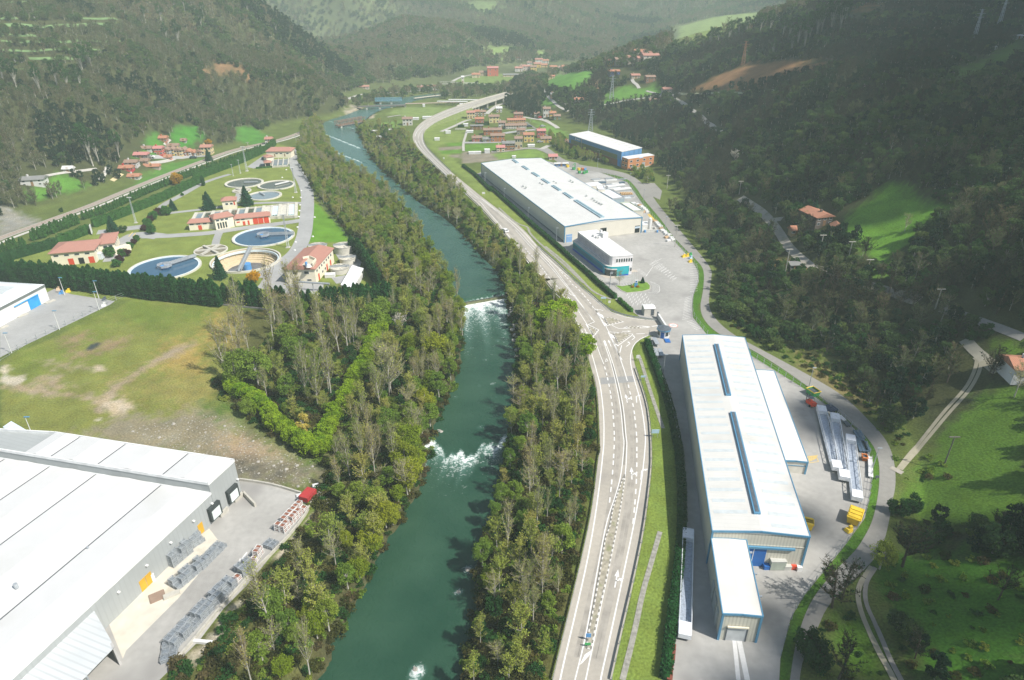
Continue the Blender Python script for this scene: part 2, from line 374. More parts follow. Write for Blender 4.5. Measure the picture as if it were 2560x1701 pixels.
cover('F',DIRT,0,1085,120,1095,450,1135,800,1170,890,1225,850,1320,780,1235,500,1185,0,1112,soft=1.2)
cover('F',DIRT,370,1030,480,990,560,1010,540,1060,670,1100,560,1130,400,1130,soft=2)
cover('F',(176,164,138),410,870,600,900,720,950,500,960,soft=2)
cover('F',(196,184,160),820,930,900,930,890,970,830,975)
cover('F',(160,142,112),860,740,1100,660,1130,700,1050,770,880,780,soft=3)
cover('F',(160,142,112),520,680,690,655,690,700,600,780,760,820,620,870,soft=3)
cover('F',DIRT,820,1310,1000,1090,1300,880,1700,700,1720,735,1330,925,1050,1110,860,1330,soft=1.5)
cover('F',(206,192,168),900,1250,1040,1230,1180,1270,1080,1340,980,1350,soft=1.5)
cover('F',(70,78,78),740,780,800,735,865,725,860,755,800,778)
cover('F',(210,205,190),830,1400,870,1385,890,1400,850,1412)
cover('z',(152,146,124),160,1085,330,1045,500,1020,590,1030,690,1100,800,1150,790,1215,735,1232,600,1195,420,1145,soft=3)
cover('N',(188,166,140),0,90,200,150,330,190,330,230,160,210,0,200,soft=4)
cover('N',(112,110,100),0,260,300,260,420,320,400,370,100,330,0,330,soft=3)
cover('z',(96,132,54),520,1010,580,1010,700,1100,790,1150,760,1160,640,1085,soft=3)
cover('h',(196,188,170),1330,270,1400,260,1400,360,1240,460,1130,640,1030,660,1220,420,soft=.8)
cover('h',(196,190,174),960,820,1000,830,780,1080,590,1300,420,1500,370,1568,270,1568,560,1290,640,1110,800,960,soft=.8)
cover('h',(110,130,60),1400,120,1420,240,900,800,560,1180,200,1568,170,1568,500,1200,880,760,1330,260,soft=.4)
cover('z',(134,152,76),1174,450,1189,434,1290,525,1400,615,1541,752,1600,795,1567,792,1503,759,1450,720,1389,654,1313,576,1259,534,1200,489,soft=.3)
cover('z',(128,150,70),1578,879,1600,850,1625,838,1640,920,1680,1043,1700,1200,1690,1471,1664,1701,1529,1701,1587,1445,1610,1330,1627,1215,1631,1130,1612,987,1589,923,soft=.3)
cover('z',(84,136,46),1502,428,1567,444,1592,471,1607,497,1650,544,1687,598,1748,657,1761,678,1758,728,1747,767,1758,800,1794,835,1869,866,2022,968,2105,1038,2181,1105,2198,1153,2199,1200,2194,1248,2181,1306,2156,1365,2079,1436,2025,1503,1990,1599,1974,1701,1948,1701,1951,1647,1977,1545,2012,1487,2111,1366,2162,1296,2175,1232,2180,1169,2173,1130,2137,1073,2073,1019,2003,968,1875,890,1768,840,1733,795,1729,767,1733,739,1747,703,1744,677,1730,652,1697,616,1636,550,1601,503,1568,456,soft=.2)
cover('V',(132,160,84),0,620,500,520,700,560,300,720,640,710,600,870,330,930,560,1180,860,1300,1000,1568,780,1568,300,1130,60,850,soft=2)
cover('V',(104,156,58),620,905,1150,880,1140,990,620,1000)
cover('V',(104,156,58),370,890,600,870,590,925,370,930)
cover('V',(104,156,58),280,995,585,970,580,1025,300,1040)
cover('V',(150,142,128),250,950,590,928,585,970,290,990)
cover('V',(152,146,132),595,1010,690,1000,700,1040,860,1040,900,1010,1050,1020,1300,1080,1300,1100,870,1150,600,1170)
cover('V',(150,144,130),400,1060,570,1040,560,1095,430,1080)
cover('V',(128,168,80),1020,1040,1650,960,1700,1010,1830,1130,1740,1130,1650,1085,1100,1110,soft=1)
cover('V',(120,168,80),1480,520,1560,560,1620,590,1900,660,2050,740,1980,900,1750,720,1600,600,soft=2)
cover('g',(122,170,84),420,940,760,860,1000,820,1010,900,960,980,480,990,soft=2)
cover('g',(134,164,96),760,700,1100,600,1700,590,1900,620,1600,740,1200,780,1000,740,soft=3)
cover('g',(200,190,170),400,790,480,720,600,715,540,790)
cover('g',(188,180,162),40,800,60,700,200,560,400,620,300,700,130,790,60,840,soft=3)
cover('B',(128,160,90),780,550,1000,500,1260,520,1260,570,1000,580,800,580,soft=3)
cover('f',(108,172,76),90,545,330,370,560,340,880,345,900,400,760,570,620,660,420,670,100,640,soft=2)
cover('f',(108,168,76),0,590,140,770,330,930,480,1005,200,930,0,900,soft=2)
cover('f',(168,140,110),880,500,960,460,1040,600,960,640,800,690,640,760,760,640,soft=3)
cover('f',(104,162,70),1060,800,1240,640,1480,560,1700,640,1900,540,2100,600,2000,700,1780,760,1500,780,1100,880,soft=3)
cover('B',(140,176,106),1010,320,1180,320,1180,360,1100,400,1020,380,soft=6)
cover('B',(140,176,106),1340,350,1420,350,1400,420,1350,400,soft=6)
cover('B',(132,164,104),840,20,1080,10,1100,60,960,110,900,60,soft=14)
cover('B',(136,160,104),950,110,1120,130,1090,200,1000,160,soft=12)
cover('B',(166,144,118),1480,290,1700,230,1940,290,1900,310,1700,280,1560,320,soft=6)
cover('B',(172,168,158),330,400,400,470,460,490,400,500,340,450,soft=3)
cover('C',(146,178,108),0,185,200,125,560,80,540,150,330,190,300,230,60,300,0,330,soft=4)
cover('C',(160,124,90),110,605,300,500,480,435,800,415,1120,440,1000,500,700,540,300,620,soft=5)
cover('C',(150,110,70),1150,60,1300,60,1700,0,1240,0,soft=10)
cover('C',DGR,1880,540,1830,470,2100,400,2360,180,2360,380,2140,490,1960,620,soft=4)
cover('C',(70,110,44),1640,270,1950,130,1880,230,1700,290,soft=6)
cover('A',(76,150,56),1170,930,1230,860,1340,870,1400,920,1330,1010,1180,1000,soft=2)
cover('A',(84,150,60),1610,880,1740,865,1850,930,1780,1000,1620,960,soft=2)
cover('A',(84,150,60),1000,960,1080,910,1130,1000,1080,1090,940,1090,soft=2)
cover('A',(96,156,60),170,1310,290,1290,300,1230,400,1190,640,1270,420,1330,250,1372,190,1372,soft=2)
cover('A',(92,150,62),850,1310,1020,1190,1200,1110,1400,1085,1420,1100,1000,1275,soft=2)
cover('A',(150,120,90),1340,520,1490,430,1600,430,1750,520,1700,560,1560,480,1400,530,soft=6)
cover('L',(156,156,150),0,640,70,630,200,700,340,760,370,800,0,930,soft=2)
cover('R',(112,172,60),1180,180,1420,270,1650,370,1500,520,1350,620,1180,760,1300,900,1050,900,950,700,800,640,620,600,830,500,950,350,soft=2)
cover('R',(150,122,84),160,790,330,775,420,830,640,900,420,880,300,830,soft=2)
cover('J',(94,138,50),2300,380,1850,420,1700,620,1480,860,1450,1000,1350,1110,1270,1140,1260,1300,1400,1400,2300,1560,soft=1.5)
cover('J',(92,136,46),2000,0,2227,0,2227,130,2100,180,1900,60,soft=1.5)
cover('J',(140,130,88),400,70,560,130,900,330,1000,560,900,480,700,380,480,200,soft=2)
cover('Q',(74,130,42),650,560,1000,520,1700,620,1900,700,1900,1700,1100,1700,800,1200,620,850,soft=2)
cover('Q',(84,128,42),300,1100,520,1090,700,1568,400,1568,280,1300,soft=2)
for pts,rgb,soft in cov:
 if rgb[1]>rgb[0]+22:rgb=(rgb[0]*.97+4,rgb[1]*.95,rgb[2]*.95)
 q=gtn(pts);poly=q[:,:2]
 lo=poly.min(0)-soft*2-3;hi=poly.max(0)+soft*2+3
 m_=(GP[:,0]>lo[0])&(GP[:,0]<hi[0])&(GP[:,1]>lo[1])&(GP[:,1]<hi[1])
 if not m_.any():continue
 sub=GP[m_];i_=inside(sub,poly);d=dist_path(sub,np.r_[poly,poly[:1]])
 wv=np.sin(sub[:,0]*1.3+2*np.sin(sub[:,1]*.7))*np.sin(sub[:,1]*1.1+np.sin(sub[:,0]*.9))+.7*np.sin(sub[:,0]*.31+sub[:,1]*.23)
 sdist=np.where(i_,d,-d)+soft*.8*wv
 w_=np.clip(.5+sdist/(2*soft),0,1)[:,None]
 base[m_]=base[m_]*(1-w_)+np.array(alb(rgb)[:3])*w_
wb=np.clip(1-(dr-1.5)/2.5,0,1)[:,None]*(~ins)[:,None]
base=base*(1-wb)+np.array(alb((84,86,60))[:3])*wb
def ground_mat():
 m=bpy.data.materials.new('ground_cover');m.use_nodes=True;nt=m.node_tree;N=nt.nodes;Lk=nt.links
 b=N['Principled BSDF'];b.inputs['Roughness'].default_value=.95;b.inputs['Specular IOR Level'].default_value=.1
 at=N.new('ShaderNodeAttribute');at.attribute_name='cover';ge=N.new('ShaderNodeNewGeometry')
 def nz_(s,d,lo,hi):
  n_=N.new('ShaderNodeTexNoise');n_.inputs['Scale'].default_value=s;n_.inputs['Detail'].default_value=d;Lk.new(ge.outputs['Position'],n_.inputs['Vector'])
  q=N.new('ShaderNodeMapRange');q.inputs[1].default_value=.3;q.inputs[2].default_value=.7;q.inputs[3].default_value=lo;q.inputs[4].default_value=hi
  Lk.new(n_.outputs[0],q.inputs[0]);return q.outputs[0],n_
 a,n1=nz_(2.3,8,.70,1.30);c,n2=nz_(.16,5,.82,1.18)
 mu=N.new('ShaderNodeMath');mu.operation='MULTIPLY';Lk.new(a,mu.inputs[0]);Lk.new(c,mu.inputs[1])
 vm=N.new('ShaderNodeVectorMath');vm.operation='SCALE';Lk.new(at.outputs['Color'],vm.inputs[0]);Lk.new(mu.outputs[0],vm.inputs['Scale'])
 p_,n3=nz_(.33,5,0,1)
 mx=N.new('ShaderNodeMix');mx.data_type='RGBA';mx.blend_type='MULTIPLY';Lk.new(p_,mx.inputs[0]);Lk.new(vm.outputs[0],mx.inputs[6]);mx.inputs[7].default_value=(1.08,1.0,.86,1)
 Lk.new(mx.outputs[2],b.inputs['Base Color'])
 bp=N.new('ShaderNodeBump');bp.inputs['Strength'].default_value=.5;bp.inputs['Distance'].default_value=.3;Lk.new(n1.outputs[0],bp.inputs['Height']);Lk.new(bp.outputs[0],b.inputs['Normal'])
 return m
ny,nx=YY.shape
idx=np.arange(ny*nx).reshape(ny,nx)
Fq=np.stack([idx[:-1,:-1],idx[:-1,1:],idx[1:,1:],idx[1:,:-1]],-1).reshape(-1,4)
ce=GP[Fq].mean(1);Fq=Fq[np.hypot(ce[:,0]-TC.x,ce[:,1]-TC.y)>TR-.12]
me=mesh_np('ground',np.c_[GP,Z],Fq,[ground_mat()],{'cover':('FLOAT_COLOR',np.c_[base,np.ones(len(base))])})
me.polygons.foreach_set('use_smooth',[True]*len(me.polygons))
obj_of('ground',me,kind='structure',label='valley floor and hillsides with grass, bare earth and woodland floor',cat='ground')
S_W1=river_s((1205,748));S_R1=river_s((1180,1115));S_F1=river_s((860,402));S_F2=river_s((855,357));S_M=river_s((965,467))
NT=46
tt=np.linspace(-.12,1.12,NT)
WX=BL[:,None,:]*(1-tt)[None,:,None]+BR[:,None,:]*tt[None,:,None]
S2=np.repeat(SS[:,None],NT,1);T2=np.repeat(tt[None],NR,0)
def drop(s0,h,wdt=.8):return h*np.clip((S2-s0)/wdt,0,1)
wa,wb=np.array(g(p1('H',575,222),-2.0).xy),np.array(g(p1('H',1015,143),-2.0).xy);wn_=np.array([-(wb-wa)[1],(wb-wa)[0]])/np.hypot(*(wb-wa));wn_=wn_*np.sign(wn_[1])
UPW=np.where(np.abs(S2-S_W1)<45,(WX-wa)@wn_,np.sign(S2-S_W1)*99.0)
WZ=-3.0+drop(S_R1-4*np.abs(T2-.45)**1.0*4,.25,2)+1.1*np.clip(UPW/.8,0,1)+drop(S_F1,.35)+drop(S_F2,.35)
foam=np.zeros_like(WZ)
def fo(s0,L,amp,t0=-.1,t1=1.1,up=1.0):
 global foam
 d=s0-S2+.5*np.sin(T2*37+s0)+.5*np.sin(T2*71)
 f=np.where(d>0,np.exp(-d/L),np.where(d>-up,1+d/up,0))*amp
 f=f*np.clip((T2-t0)/.08,0,1)*np.clip((t1-T2)/.08,0,1)
 foam=np.maximum(foam,f)
foam=np.maximum(foam,np.where(UPW>0,np.clip(1-UPW/.5,0,1)*.8,np.exp(UPW/(12+3*np.sin(T2*17)))*(1.3+.12*np.sin(T2*31))))
bow=S_R1+7*(np.abs(T2-.36)*1.8)**1.5-4+1.3*np.sin(T2*19+.6)+.8*np.sin(T2*47+1)
d_=bow-S2;foam=np.maximum(foam,np.where(d_>0,np.exp(-d_/4.5),np.exp(d_/.7))*(.92+.22*np.sin(T2*13+2)))
fo(S_F1,3.0,1.0,.0,.75);fo(S_F2,3.5,1.0,.0,1.0);fo(S_M,1.2,.62,.1,.6);fo(river_s((850,318)),3,.55);fo(river_s((905,455))+30,.8,.4)
for(px,py,a_,r_)in[(1245,853,.55,1.2),(1260,845,.6,1.0),(1232,961,.6,.9),(1162,838,.6,1.4),(1044,1678,1.0,1.1),(1039,1690,.9,1.0),(1170,1423,.9,.8),(1147,1480,.9,.7),(1178,872,.5,.9),(1198,967,.5,.8),(1140,995,.5,.9),(1200,1070,.5,1.2),(1240,995,.5,.6),(1215,900,.35,1.6)]:
 c_=np.array(g((px,py),-2.9).xy);dd=((WX-c_)**2).sum(-1);foam=np.maximum(foam,a_*(.95 if a_>.8 else .5)*np.exp(-dd/(r_**2)))
idx=np.arange(NR*NT).reshape(NR,NT)
Fq=np.stack([idx[:-1,:-1],idx[:-1,1:],idx[1:,1:],idx[1:,:-1]],-1).reshape(-1,4)
def water_mat():
 m=bpy.data.materials.new('river_water');m.use_nodes=True;nt=m.node_tree;N=nt.nodes;Lk=nt.links
 b=N['Principled BSDF'];ge=N.new('ShaderNodeNewGeometry');at=N.new('ShaderNodeAttribute');at.attribute_name='foam'
 pale_at=N.new('ShaderNodeAttribute');pale_at.attribute_name='upstream_pale'
 def noise(s,d=5,dist=0):
  n_=N.new('ShaderNodeTexNoise');n_.inputs['Scale'].default_value=s;n_.inputs['Detail'].default_value=d;n_.inputs['Distortion'].default_value=dist
  Lk.new(ge.outputs['Position'],n_.inputs['Vector']);return n_
 n1=noise(1.1,9,1.6);n2=noise(1.3,7,.8);n3=noise(.09,4)
 ad=N.new('ShaderNodeMath');ad.operation='ADD';Lk.new(at.outputs['Fac'],ad.inputs[0]);nm_=N.new('ShaderNodeMapRange');nm_.inputs[1].default_value=.32;nm_.inputs[2].default_value=.68;nm_.inputs[3].default_value=.1;nm_.inputs[4].default_value=.9;Lk.new(n1.outputs[0],nm_.inputs[0]);Lk.new(nm_.outputs[0],ad.inputs[1])
 mr=N.new('ShaderNodeMapRange');mr.inputs[1].default_value=.90;mr.inputs[2].default_value=1.62;Lk.new(ad.outputs[0],mr.inputs[0])
 cr=N.new('ShaderNodeMix');cr.data_type='RGBA';cr.inputs[6].default_value=(.014,.056,.032,1);cr.inputs[7].default_value=(.032,.084,.050,1)
 q=N.new('ShaderNodeMapRange');q.inputs[1].default_value=.3;q.inputs[2].default_value=.7;Lk.new(n3.outputs[0],q.inputs[0]);Lk.new(q.outputs[0],cr.inputs[0])
 c0=N.new('ShaderNodeMix');c0.data_type='RGBA';Lk.new(pale_at.outputs['Fac'],c0.inputs[0]);Lk.new(cr.outputs[2],c0.inputs[6]);c0.inputs[7].default_value=(.06,.145,.125,1)
 mk=N.new('ShaderNodeMapRange');mk.inputs[1].default_value=.1;mk.inputs[2].default_value=1.0;mk.inputs[4].default_value=.55;Lk.new(at.outputs['Fac'],mk.inputs[0])
 c1=N.new('ShaderNodeMix');c1.data_type='RGBA';Lk.new(mk.outputs[0],c1.inputs[0]);Lk.new(c0.outputs[2],c1.inputs[6]);c1.inputs[7].default_value=(.22,.42,.36,1)
 c2=N.new('ShaderNodeMix');c2.data_type='RGBA';Lk.new(mr.outputs[0],c2.inputs[0]);Lk.new(c1.outputs[2],c2.inputs[6]);c2.inputs[7].default_value=(.85,.88,.86,1)
 Lk.new(c2.outputs[2],b.inputs['Base Color'])
 rr=N.new('ShaderNodeMapRange');rr.inputs[3].default_value=.16;rr.inputs[4].default_value=.9;Lk.new(mr.outputs[0],rr.inputs[0]);Lk.new(rr.outputs[0],b.inputs['Roughness'])
 b.inputs['IOR'].default_value=1.33;b.inputs['Specular IOR Level'].default_value=.5
 bp=N.new('ShaderNodeBump');bp.inputs['Strength'].default_value=.5;bp.inputs['Distance'].default_value=.3;Lk.new(n2.outputs[0],bp.inputs['Height']);Lk.new(bp.outputs[0],b.inputs['Normal'])
 return m
upstream_pale=np.clip((S2-S_W1+20)/260,0,1)**.8+0*T2  # water colour runs paler with distance upstream
me=mesh_np('river',np.c_[WX.reshape(-1,2),WZ.ravel()],Fq,[water_mat()],{'foam':('FLOAT',foam.ravel()),'upstream_pale':('FLOAT',upstream_pale.ravel())})
me.polygons.foreach_set('use_smooth',[True]*len(me.polygons))
obj_of('river',me,kind='structure',label='green river with white water below the weir',cat='river')
def drape(q,off):return Vector((q[0],q[1],Hh(q[0],q[1])+off))
def sheet(name,pts,m,z=.02,label=None,kind='structure',cat=None):
 """flat sheet on the valley floor"""
 P=[Vector((p[0],p[1],z))for p in pts];tr=tessellate_polygon([P])
 b=MB();b.add(P,[t if(P[t[1]]-P[t[0]]).cross(P[t[2]]-P[t[0]]).z>0 else t[::-1]for t in tr]);return b.build(name,m,None,label,cat,None,kind)
RIBN=[0]
def ribbon(name,left,right,m,off=.03,n=None,z=None,label=None,kind='structure',across=2,parent=None,cat=None):
 """strip between two edge lines, laid on the terrain; z: list of own heights along it"""
 RIBN[0]+=1;L_=resample(left,n or 60);R_=resample(right,n or 60);nn=len(L_);b=MB();vs=[];fs=[]
 A=[]
 for i in range(nn):
  for k in range(across+1):
   q=L_[i].lerp(R_[i],k/across);A.append(q)
 zs=Hn([a.x for a in A],[a.y for a in A])
 for i in range(nn):
  zm=max(zs[i*(across+1):(i+1)*(across+1)])
  for k in range(across+1):
   q=A[i*(across+1)+k]
   zz_=zs[i*(across+1)+k]+off if z is None else z[i]+off
   vs.append((q.x,q.y,zz_+(RIBN[0]%12)*.004))
 w=across+1
 for i in range(nn-1):
  for k in range(across):fs.append((i*w+k,i*w+k+1,(i+1)*w+k+1,(i+1)*w+k))
 b.add(vs,fs);o=b.build(name,m,parent,label,cat,None,kind)
 return o
def offset_path(pts,d):
 P=[Vector((p[0],p[1]))for p in pts];out=[]
 for i,p in enumerate(P):
  t=(P[min(i+1,len(P)-1)]-P[max(i-1,0)]);t=t.normalized()if t.length>1e-6 else Vector((1,0))
  out.append(p+Vector((-t.y,t.x))*d)
 return out
def lane(name,pts,w,m,label,off=.06,n=None,cat='lane'):
 """narrow way following terrain; pts world xy"""
 ps=smooth_path([(p[0],p[1])for p in pts],2)
 return ribbon(name,offset_path(ps,w/2),offset_path(ps,-w/2),m,off,n or max(20,int(len(ps)*3)),label=label,cat=cat)
def stripe(mb,pts,w,z=.05,dash=None,zf=None):
 """paint line into mb along world points; dash=(on, off) in metres"""
 P=[Vector((p[0],p[1]))for p in pts]
 tot=sum((b-a).length for a,b in zip(P,P[1:]));n_=max(2,int(tot/(dash[0]/2 if dash else 2.0))+1)
 Q=resample(P,n_);s=0.0
 Lf=offset_path(Q,w/2);Rt=offset_path(Q,-w/2);acc=0
 for i in range(len(Q)-1):
  seg=(Q[i+1]-Q[i]).length
  on=True if not dash else((acc+seg*.5)%(dash[0]+dash[1]))<dash[0]
  acc+=seg
  if on:
   za=z if zf is None else zf(Q[i])+z;zb=z if zf is None else zf(Q[i+1])+z
   mb.add([(Rt[i].x,Rt[i].y,za),(Rt[i+1].x,Rt[i+1].y,zb),(Lf[i+1].x,Lf[i+1].y,zb),(Lf[i].x,Lf[i].y,za)],[(0,1,2,3)])
def patch(mb,pts,z=.05):
 P=[Vector((p[0],p[1],z))for p in pts]
 for t in tessellate_polygon([P]):
  if(P[t[1]]-P[t[0]]).cross(P[t[2]]-P[t[0]]).z<0:t=t[::-1]
  mb.add([P[i]for i in t],[(0,1,2)])
ROAD_L=pp('O',735,1568,860,1050,960,620,1000,400,1040,60)+pp('I',395,1568,385,1250,370,950,330,750,280,580,210,360,150,210)+pp('X',240,800,150,730,0,540)+pp('W',720,1568,400,1160,240,990)+[(1200,520),(1171,492)]+pp('B',690,1180,600,1090,535,1020,497,960,500,915,530,865,600,810,760,740,980,680,1180,625)
ROAD_R=[(1529,1701),(1556,1579),(1587,1445),(1610,1330),(1625,1215),(1631,1140),(1624,1038),(1612,987),(1589,923),(1580,878),(1578,855),(1560,815),(1520,775),(1475,734),(1450,716),(1389,654),(1346,619),(1313,576),(1259,534),(1210,497),(1174,468),(1127,430),(1090,394),(1065,368),(1057,345),(1062,326),(1080,311),(1105,298),(1178,270),(1233,251),(1287,233)]
def zroad(p):
 """deck height: level road, climbing on the far side towards the viaduct"""
 return max(0.0,min(6.0,(335-p[1])/95.0*6.0))if p[0]>1020 and p[1]<335 else 0.0
def zr(ps):return[g(p,zroad(p))for p in ps]
L3=zr([(1362,1790)]+ROAD_L);R3=zr([(1508,1790)]+ROAD_R)
def smooth3(P,it=2):
 for _ in range(it):
  q=[P[0]]
  for a,b in zip(P,P[1:]):q+=[a.lerp(b,.25),a.lerp(b,.75)]
  q.append(P[-1]);P=q
 return P
L3s,R3s=smooth3(L3),smooth3(R3)
def res3(P,n_):
 L_=[0]
 for a,b in zip(P,P[1:]):L_.append(L_[-1]+(b-a).length)
 out=[];j=0
 for i in range(n_):
  s=L_[-1]*i/(n_-1)
  while j<len(L_)-2 and L_[j+1]<s:j+=1
  out.append(P[j].lerp(P[j+1],min(1,(s-L_[j])/max(1e-9,L_[j+1]-L_[j]))))
 return out
nR=260;LL=res3(L3s,nR)
RR=[]
for a in LL:
 best=min(R3s,key=lambda b:(b-a).length);RR.append(best)
idxs=[min(range(len(R3s)),key=lambda k:(R3s[k]-a).length)for a in LL]
for i in range(1,nR):idxs[i]=max(idxs[i],idxs[i-1])
Rf=res3(R3s,1600);idxs=[min(range(1600),key=lambda k:(Rf[k]-a).length_squared)for a in LL]
for i in range(1,nR):idxs[i]=max(idxs[i],idxs[i-1])
sm=np.convolve(np.r_[[idxs[0]]*8,idxs,[idxs[-1]]*8],np.ones(17)/17,'valid');RR=[Rf[int(min(1599,max(0,k)))]for k in sm];RR[0]=Rf[0];RR[-1]=Rf[-1]
b=MB();vs=[];K4=4
for i in range(nR):
 for k in range(K4+1):
  q=LL[i].lerp(RR[i],k/K4);vs.append((q.x,q.y,q.z+.024))
fs=[(i*5+k,i*5+k+1,(i+1)*5+k+1,(i+1)*5+k)for i in range(nR-1)for k in range(K4)]
b.add(vs,fs)
for i in range(nR-1):
 if LL[i].z>.05 and LL[i].z<4.3:
  for E,sgn in((LL,-1),(RR,1)):
   a_,c_=E[i],E[i+1];t=(c_-a_);nrm=Vector((t.y,-t.x,0)).normalized()*sgn
   o1=a_+nrm*a_.z*1.3;o2=c_+nrm*c_.z*1.3
   b.add([(a_.x,a_.y,a_.z+.02),(c_.x,c_.y,c_.z+.02),(o2.x,o2.y,-.1),(o1.x,o1.y,-.1)],[(0,1,2,3)],1)
b.build('road',[ASPH,gm(128,142,80,'embankment_grass',var=.2)],None,'pale asphalt main road curving along the river','road',None,'structure')
t=thing('viaduct','concrete road viaduct on slender piers at the far end of the curved road','bridge',(LL[-30].x,LL[-30].y,0))
vi=[i for i in range(nR)if LL[i].z>=4.3]
b=MB()
for i in vi[:-1]:
 for E in(LL,RR):
  a_,c_=E[i],E[i+1]
  b.quad((a_.x,a_.y,a_.z-1.2),(c_.x,c_.y,c_.z-1.2),(c_.x,c_.y,c_.z+.7),(a_.x,a_.y,a_.z+.7))
 b.quad((LL[i].x,LL[i].y,LL[i].z-1.2),(RR[i].x,RR[i].y,RR[i].z-1.2),(RR[i+1].x,RR[i+1].y,RR[i+1].z-1.2),(LL[i+1].x,LL[i+1].y,LL[i+1].z-1.2))
b.build('deck',CONC,t)
for j,i in enumerate(vi[::6]):
 for E,F_ in((LL,RR),(RR,LL)):
  q=E[i].lerp(F_[i],.12);b=MB();b.box((q.x,q.y,-.2),(1.3,1.3,q.z-1.0));b.build('pier',CONC,t)
a0=vi[0];b=MB();q=RR[a0];w_=LL[a0]-RR[a0]
b.box(((LL[a0].x+RR[a0].x)/2,(LL[a0].y+RR[a0].y)/2,-.1),(w_.length+.6,2.2,RR[a0].z-.1),math.atan2(w_.y,w_.x));b.build('abutment',CONC,t)
tyre=MB()
for k_ in(.30,.37,.62,.69):
 Pq=[a.lerp(c_,k_)for a,c_ in zip(LL,RR)][4:-6];stripe3_=[(Pq[i],Pq[i+1])for i in range(len(Pq)-1)]
 for a,c_ in stripe3_:
  d=c_-a;nn=Vector((-d.y,d.x,0)).normalized()*.32;tyre.add([a-nn+Vector((0,0,.0264)),c_-nn+Vector((0,0,.0264)),c_+nn+Vector((0,0,.0264)),a+nn+Vector((0,0,.0264))],[(0,1,2,3)])
tyre.build('worn_track',mat('worn_asphalt',(.345,.32,.28),.85,.2,0,.18,.5),None,'darker worn wheel tracks along the main road','road wear',None,'structure')
mk=MB()
def gl(c,*v,z=0.0):return[g(p,z)for p in pp(c,*v)]
def zf_road(q):
 return 0.0
def along(E,O,k):
 return[a.lerp(c_,k)for a,c_ in zip(E,O)]
def stripe3(mb,P,w,dash=None,z=.034):
 tot=sum((b_-a).length for a,b_ in zip(P,P[1:]));n_=int(tot/(dash[0]/2 if dash else 1.5))+2;Q=res3(P,n_);acc=0
 for i in range(n_-1):
  d=(Q[i+1]-Q[i]);L_=d.length
  if L_<1e-6:continue
  nn=Vector((-d.y,d.x,0)).normalized()*w*.4
  on=True if not dash else((acc+L_/2)%(dash[0]+dash[1]))<dash[0];acc+=L_
  if on:
   mb.add([Q[i]-nn+Vector((0,0,z)),Q[i+1]-nn+Vector((0,0,z)),Q[i+1]+nn+Vector((0,0,z)),Q[i]+nn+Vector((0,0,z))],[(0,1,2,3)])
def cut(P,a,b_):return P[int(len(P)*a):int(len(P)*b_)]
LINE_L=zr([(1385,1790)]+pp('O',780,1568,870,1190,960,800,1010,520,1045,260,1068,40)+pp('I',430,1400,432,1150,400,860,370,740,310,520,240,350,155,200)+pp('X',260,830,190,760,50,590,0,530)+pp('W',560,1370,420,1170,330,1050,200,890,60,730,0,650)+pp('B',900,1372,720,1190,610,1080,520,990,512,930,545,880,620,815,780,742,980,690,1180,630))
stripe3(mk,smooth3(LINE_L),.30)
LINE_R=zr([(1480,1830)]+pp('O',1045,1568,1100,1330,1200,860,1280,480,1325,200,1342,0)+pp('I',835,1300,815,1130,770,920,720,760,690,620,690,540,720,440,790,380,880,345))
stripe3(mk,smooth3(LINE_R),.30)
LINE_R2=zr(pp('m',1740,800,1300,770,1000,700,780,600,600,460,420,300,240,120,110,0)+pp('W',840,1370,700,1240,600,1130,430,940,240,790,0,610)+pp('B',960,1372,770,1200,660,1100,580,1010,560,950,575,900,640,850,780,780,980,708,1190,638))
stripe3(mk,smooth3(LINE_R2),.26)
C1=zr(pp('O',880,1568,950,1290,1000,1000,1050,720,1090,520,1140,380,1180,240,1195,100,1202,0)+pp('I',622,1380,600,1100,575,950,545,800,500,620,435,430));stripe3(mk,smooth3(C1),.26)
C2=zr(pp('O',950,1568,985,1400,1050,1080,1100,850,1150,600,1190,380,1213,200,1220,0)+pp('I',652,1400,628,1100,600,940,565,790,520,620,440,400));stripe3(mk,smooth3(C2),.26)
C3=zr(pp('m',520,825,400,670,200,400,0,135)+pp('W',740,1300,560,1130,400,950,200,770,0,635));stripe3(mk,smooth3(C3),.22)
C4=zr(pp('m',470,780,380,640,180,400,0,170)+pp('W',720,1310,540,1140,380,960));stripe3(mk,smooth3(C4),.22)
C5=zr(pp('W',200,775,60,660,0,620)+pp('B',930,1372,745,1195,635,1095,545,1000,535,940,560,890,632,832,775,762,980,699,1185,634));stripe3(mk,smooth3(C5),.22,None)
D1=zr(pp('O',1106,410,1128,200,1138,0)+pp('I',533,1380,530,1250,515,1060,490,880,460,740,432,640));stripe3(mk,smooth3(D1),.34,(1.6,1.3))
stripe3(mk,smooth3(zr(pp('I',430,632,400,560,340,390,290,280,130,30,110,0))),.26)
stripe3(mk,smooth3(zr(pp('m',90,450,0,330)+pp('W',740,1480,640,1330,520,1200,480,1150))),.34,(1.5,1.2))
D2=zr(pp('O',1258,550,1275,380,1284,200,1284,0)+pp('I',755,1400,745,1250,720,1040,690,930,662,800));stripe3(mk,smooth3(D2),.34,(1.6,1.3))
stripe3(mk,smooth3(zr(pp('I',660,795,620,660,560,490,500,360,440,240,350,110,340,85))),.30)
stripe3(mk,smooth3(zr(pp('m',500,550,420,430,280,270,135,110)+pp('W',980,1540,960,1500,830,1370))),.34,(1.5,1.2))
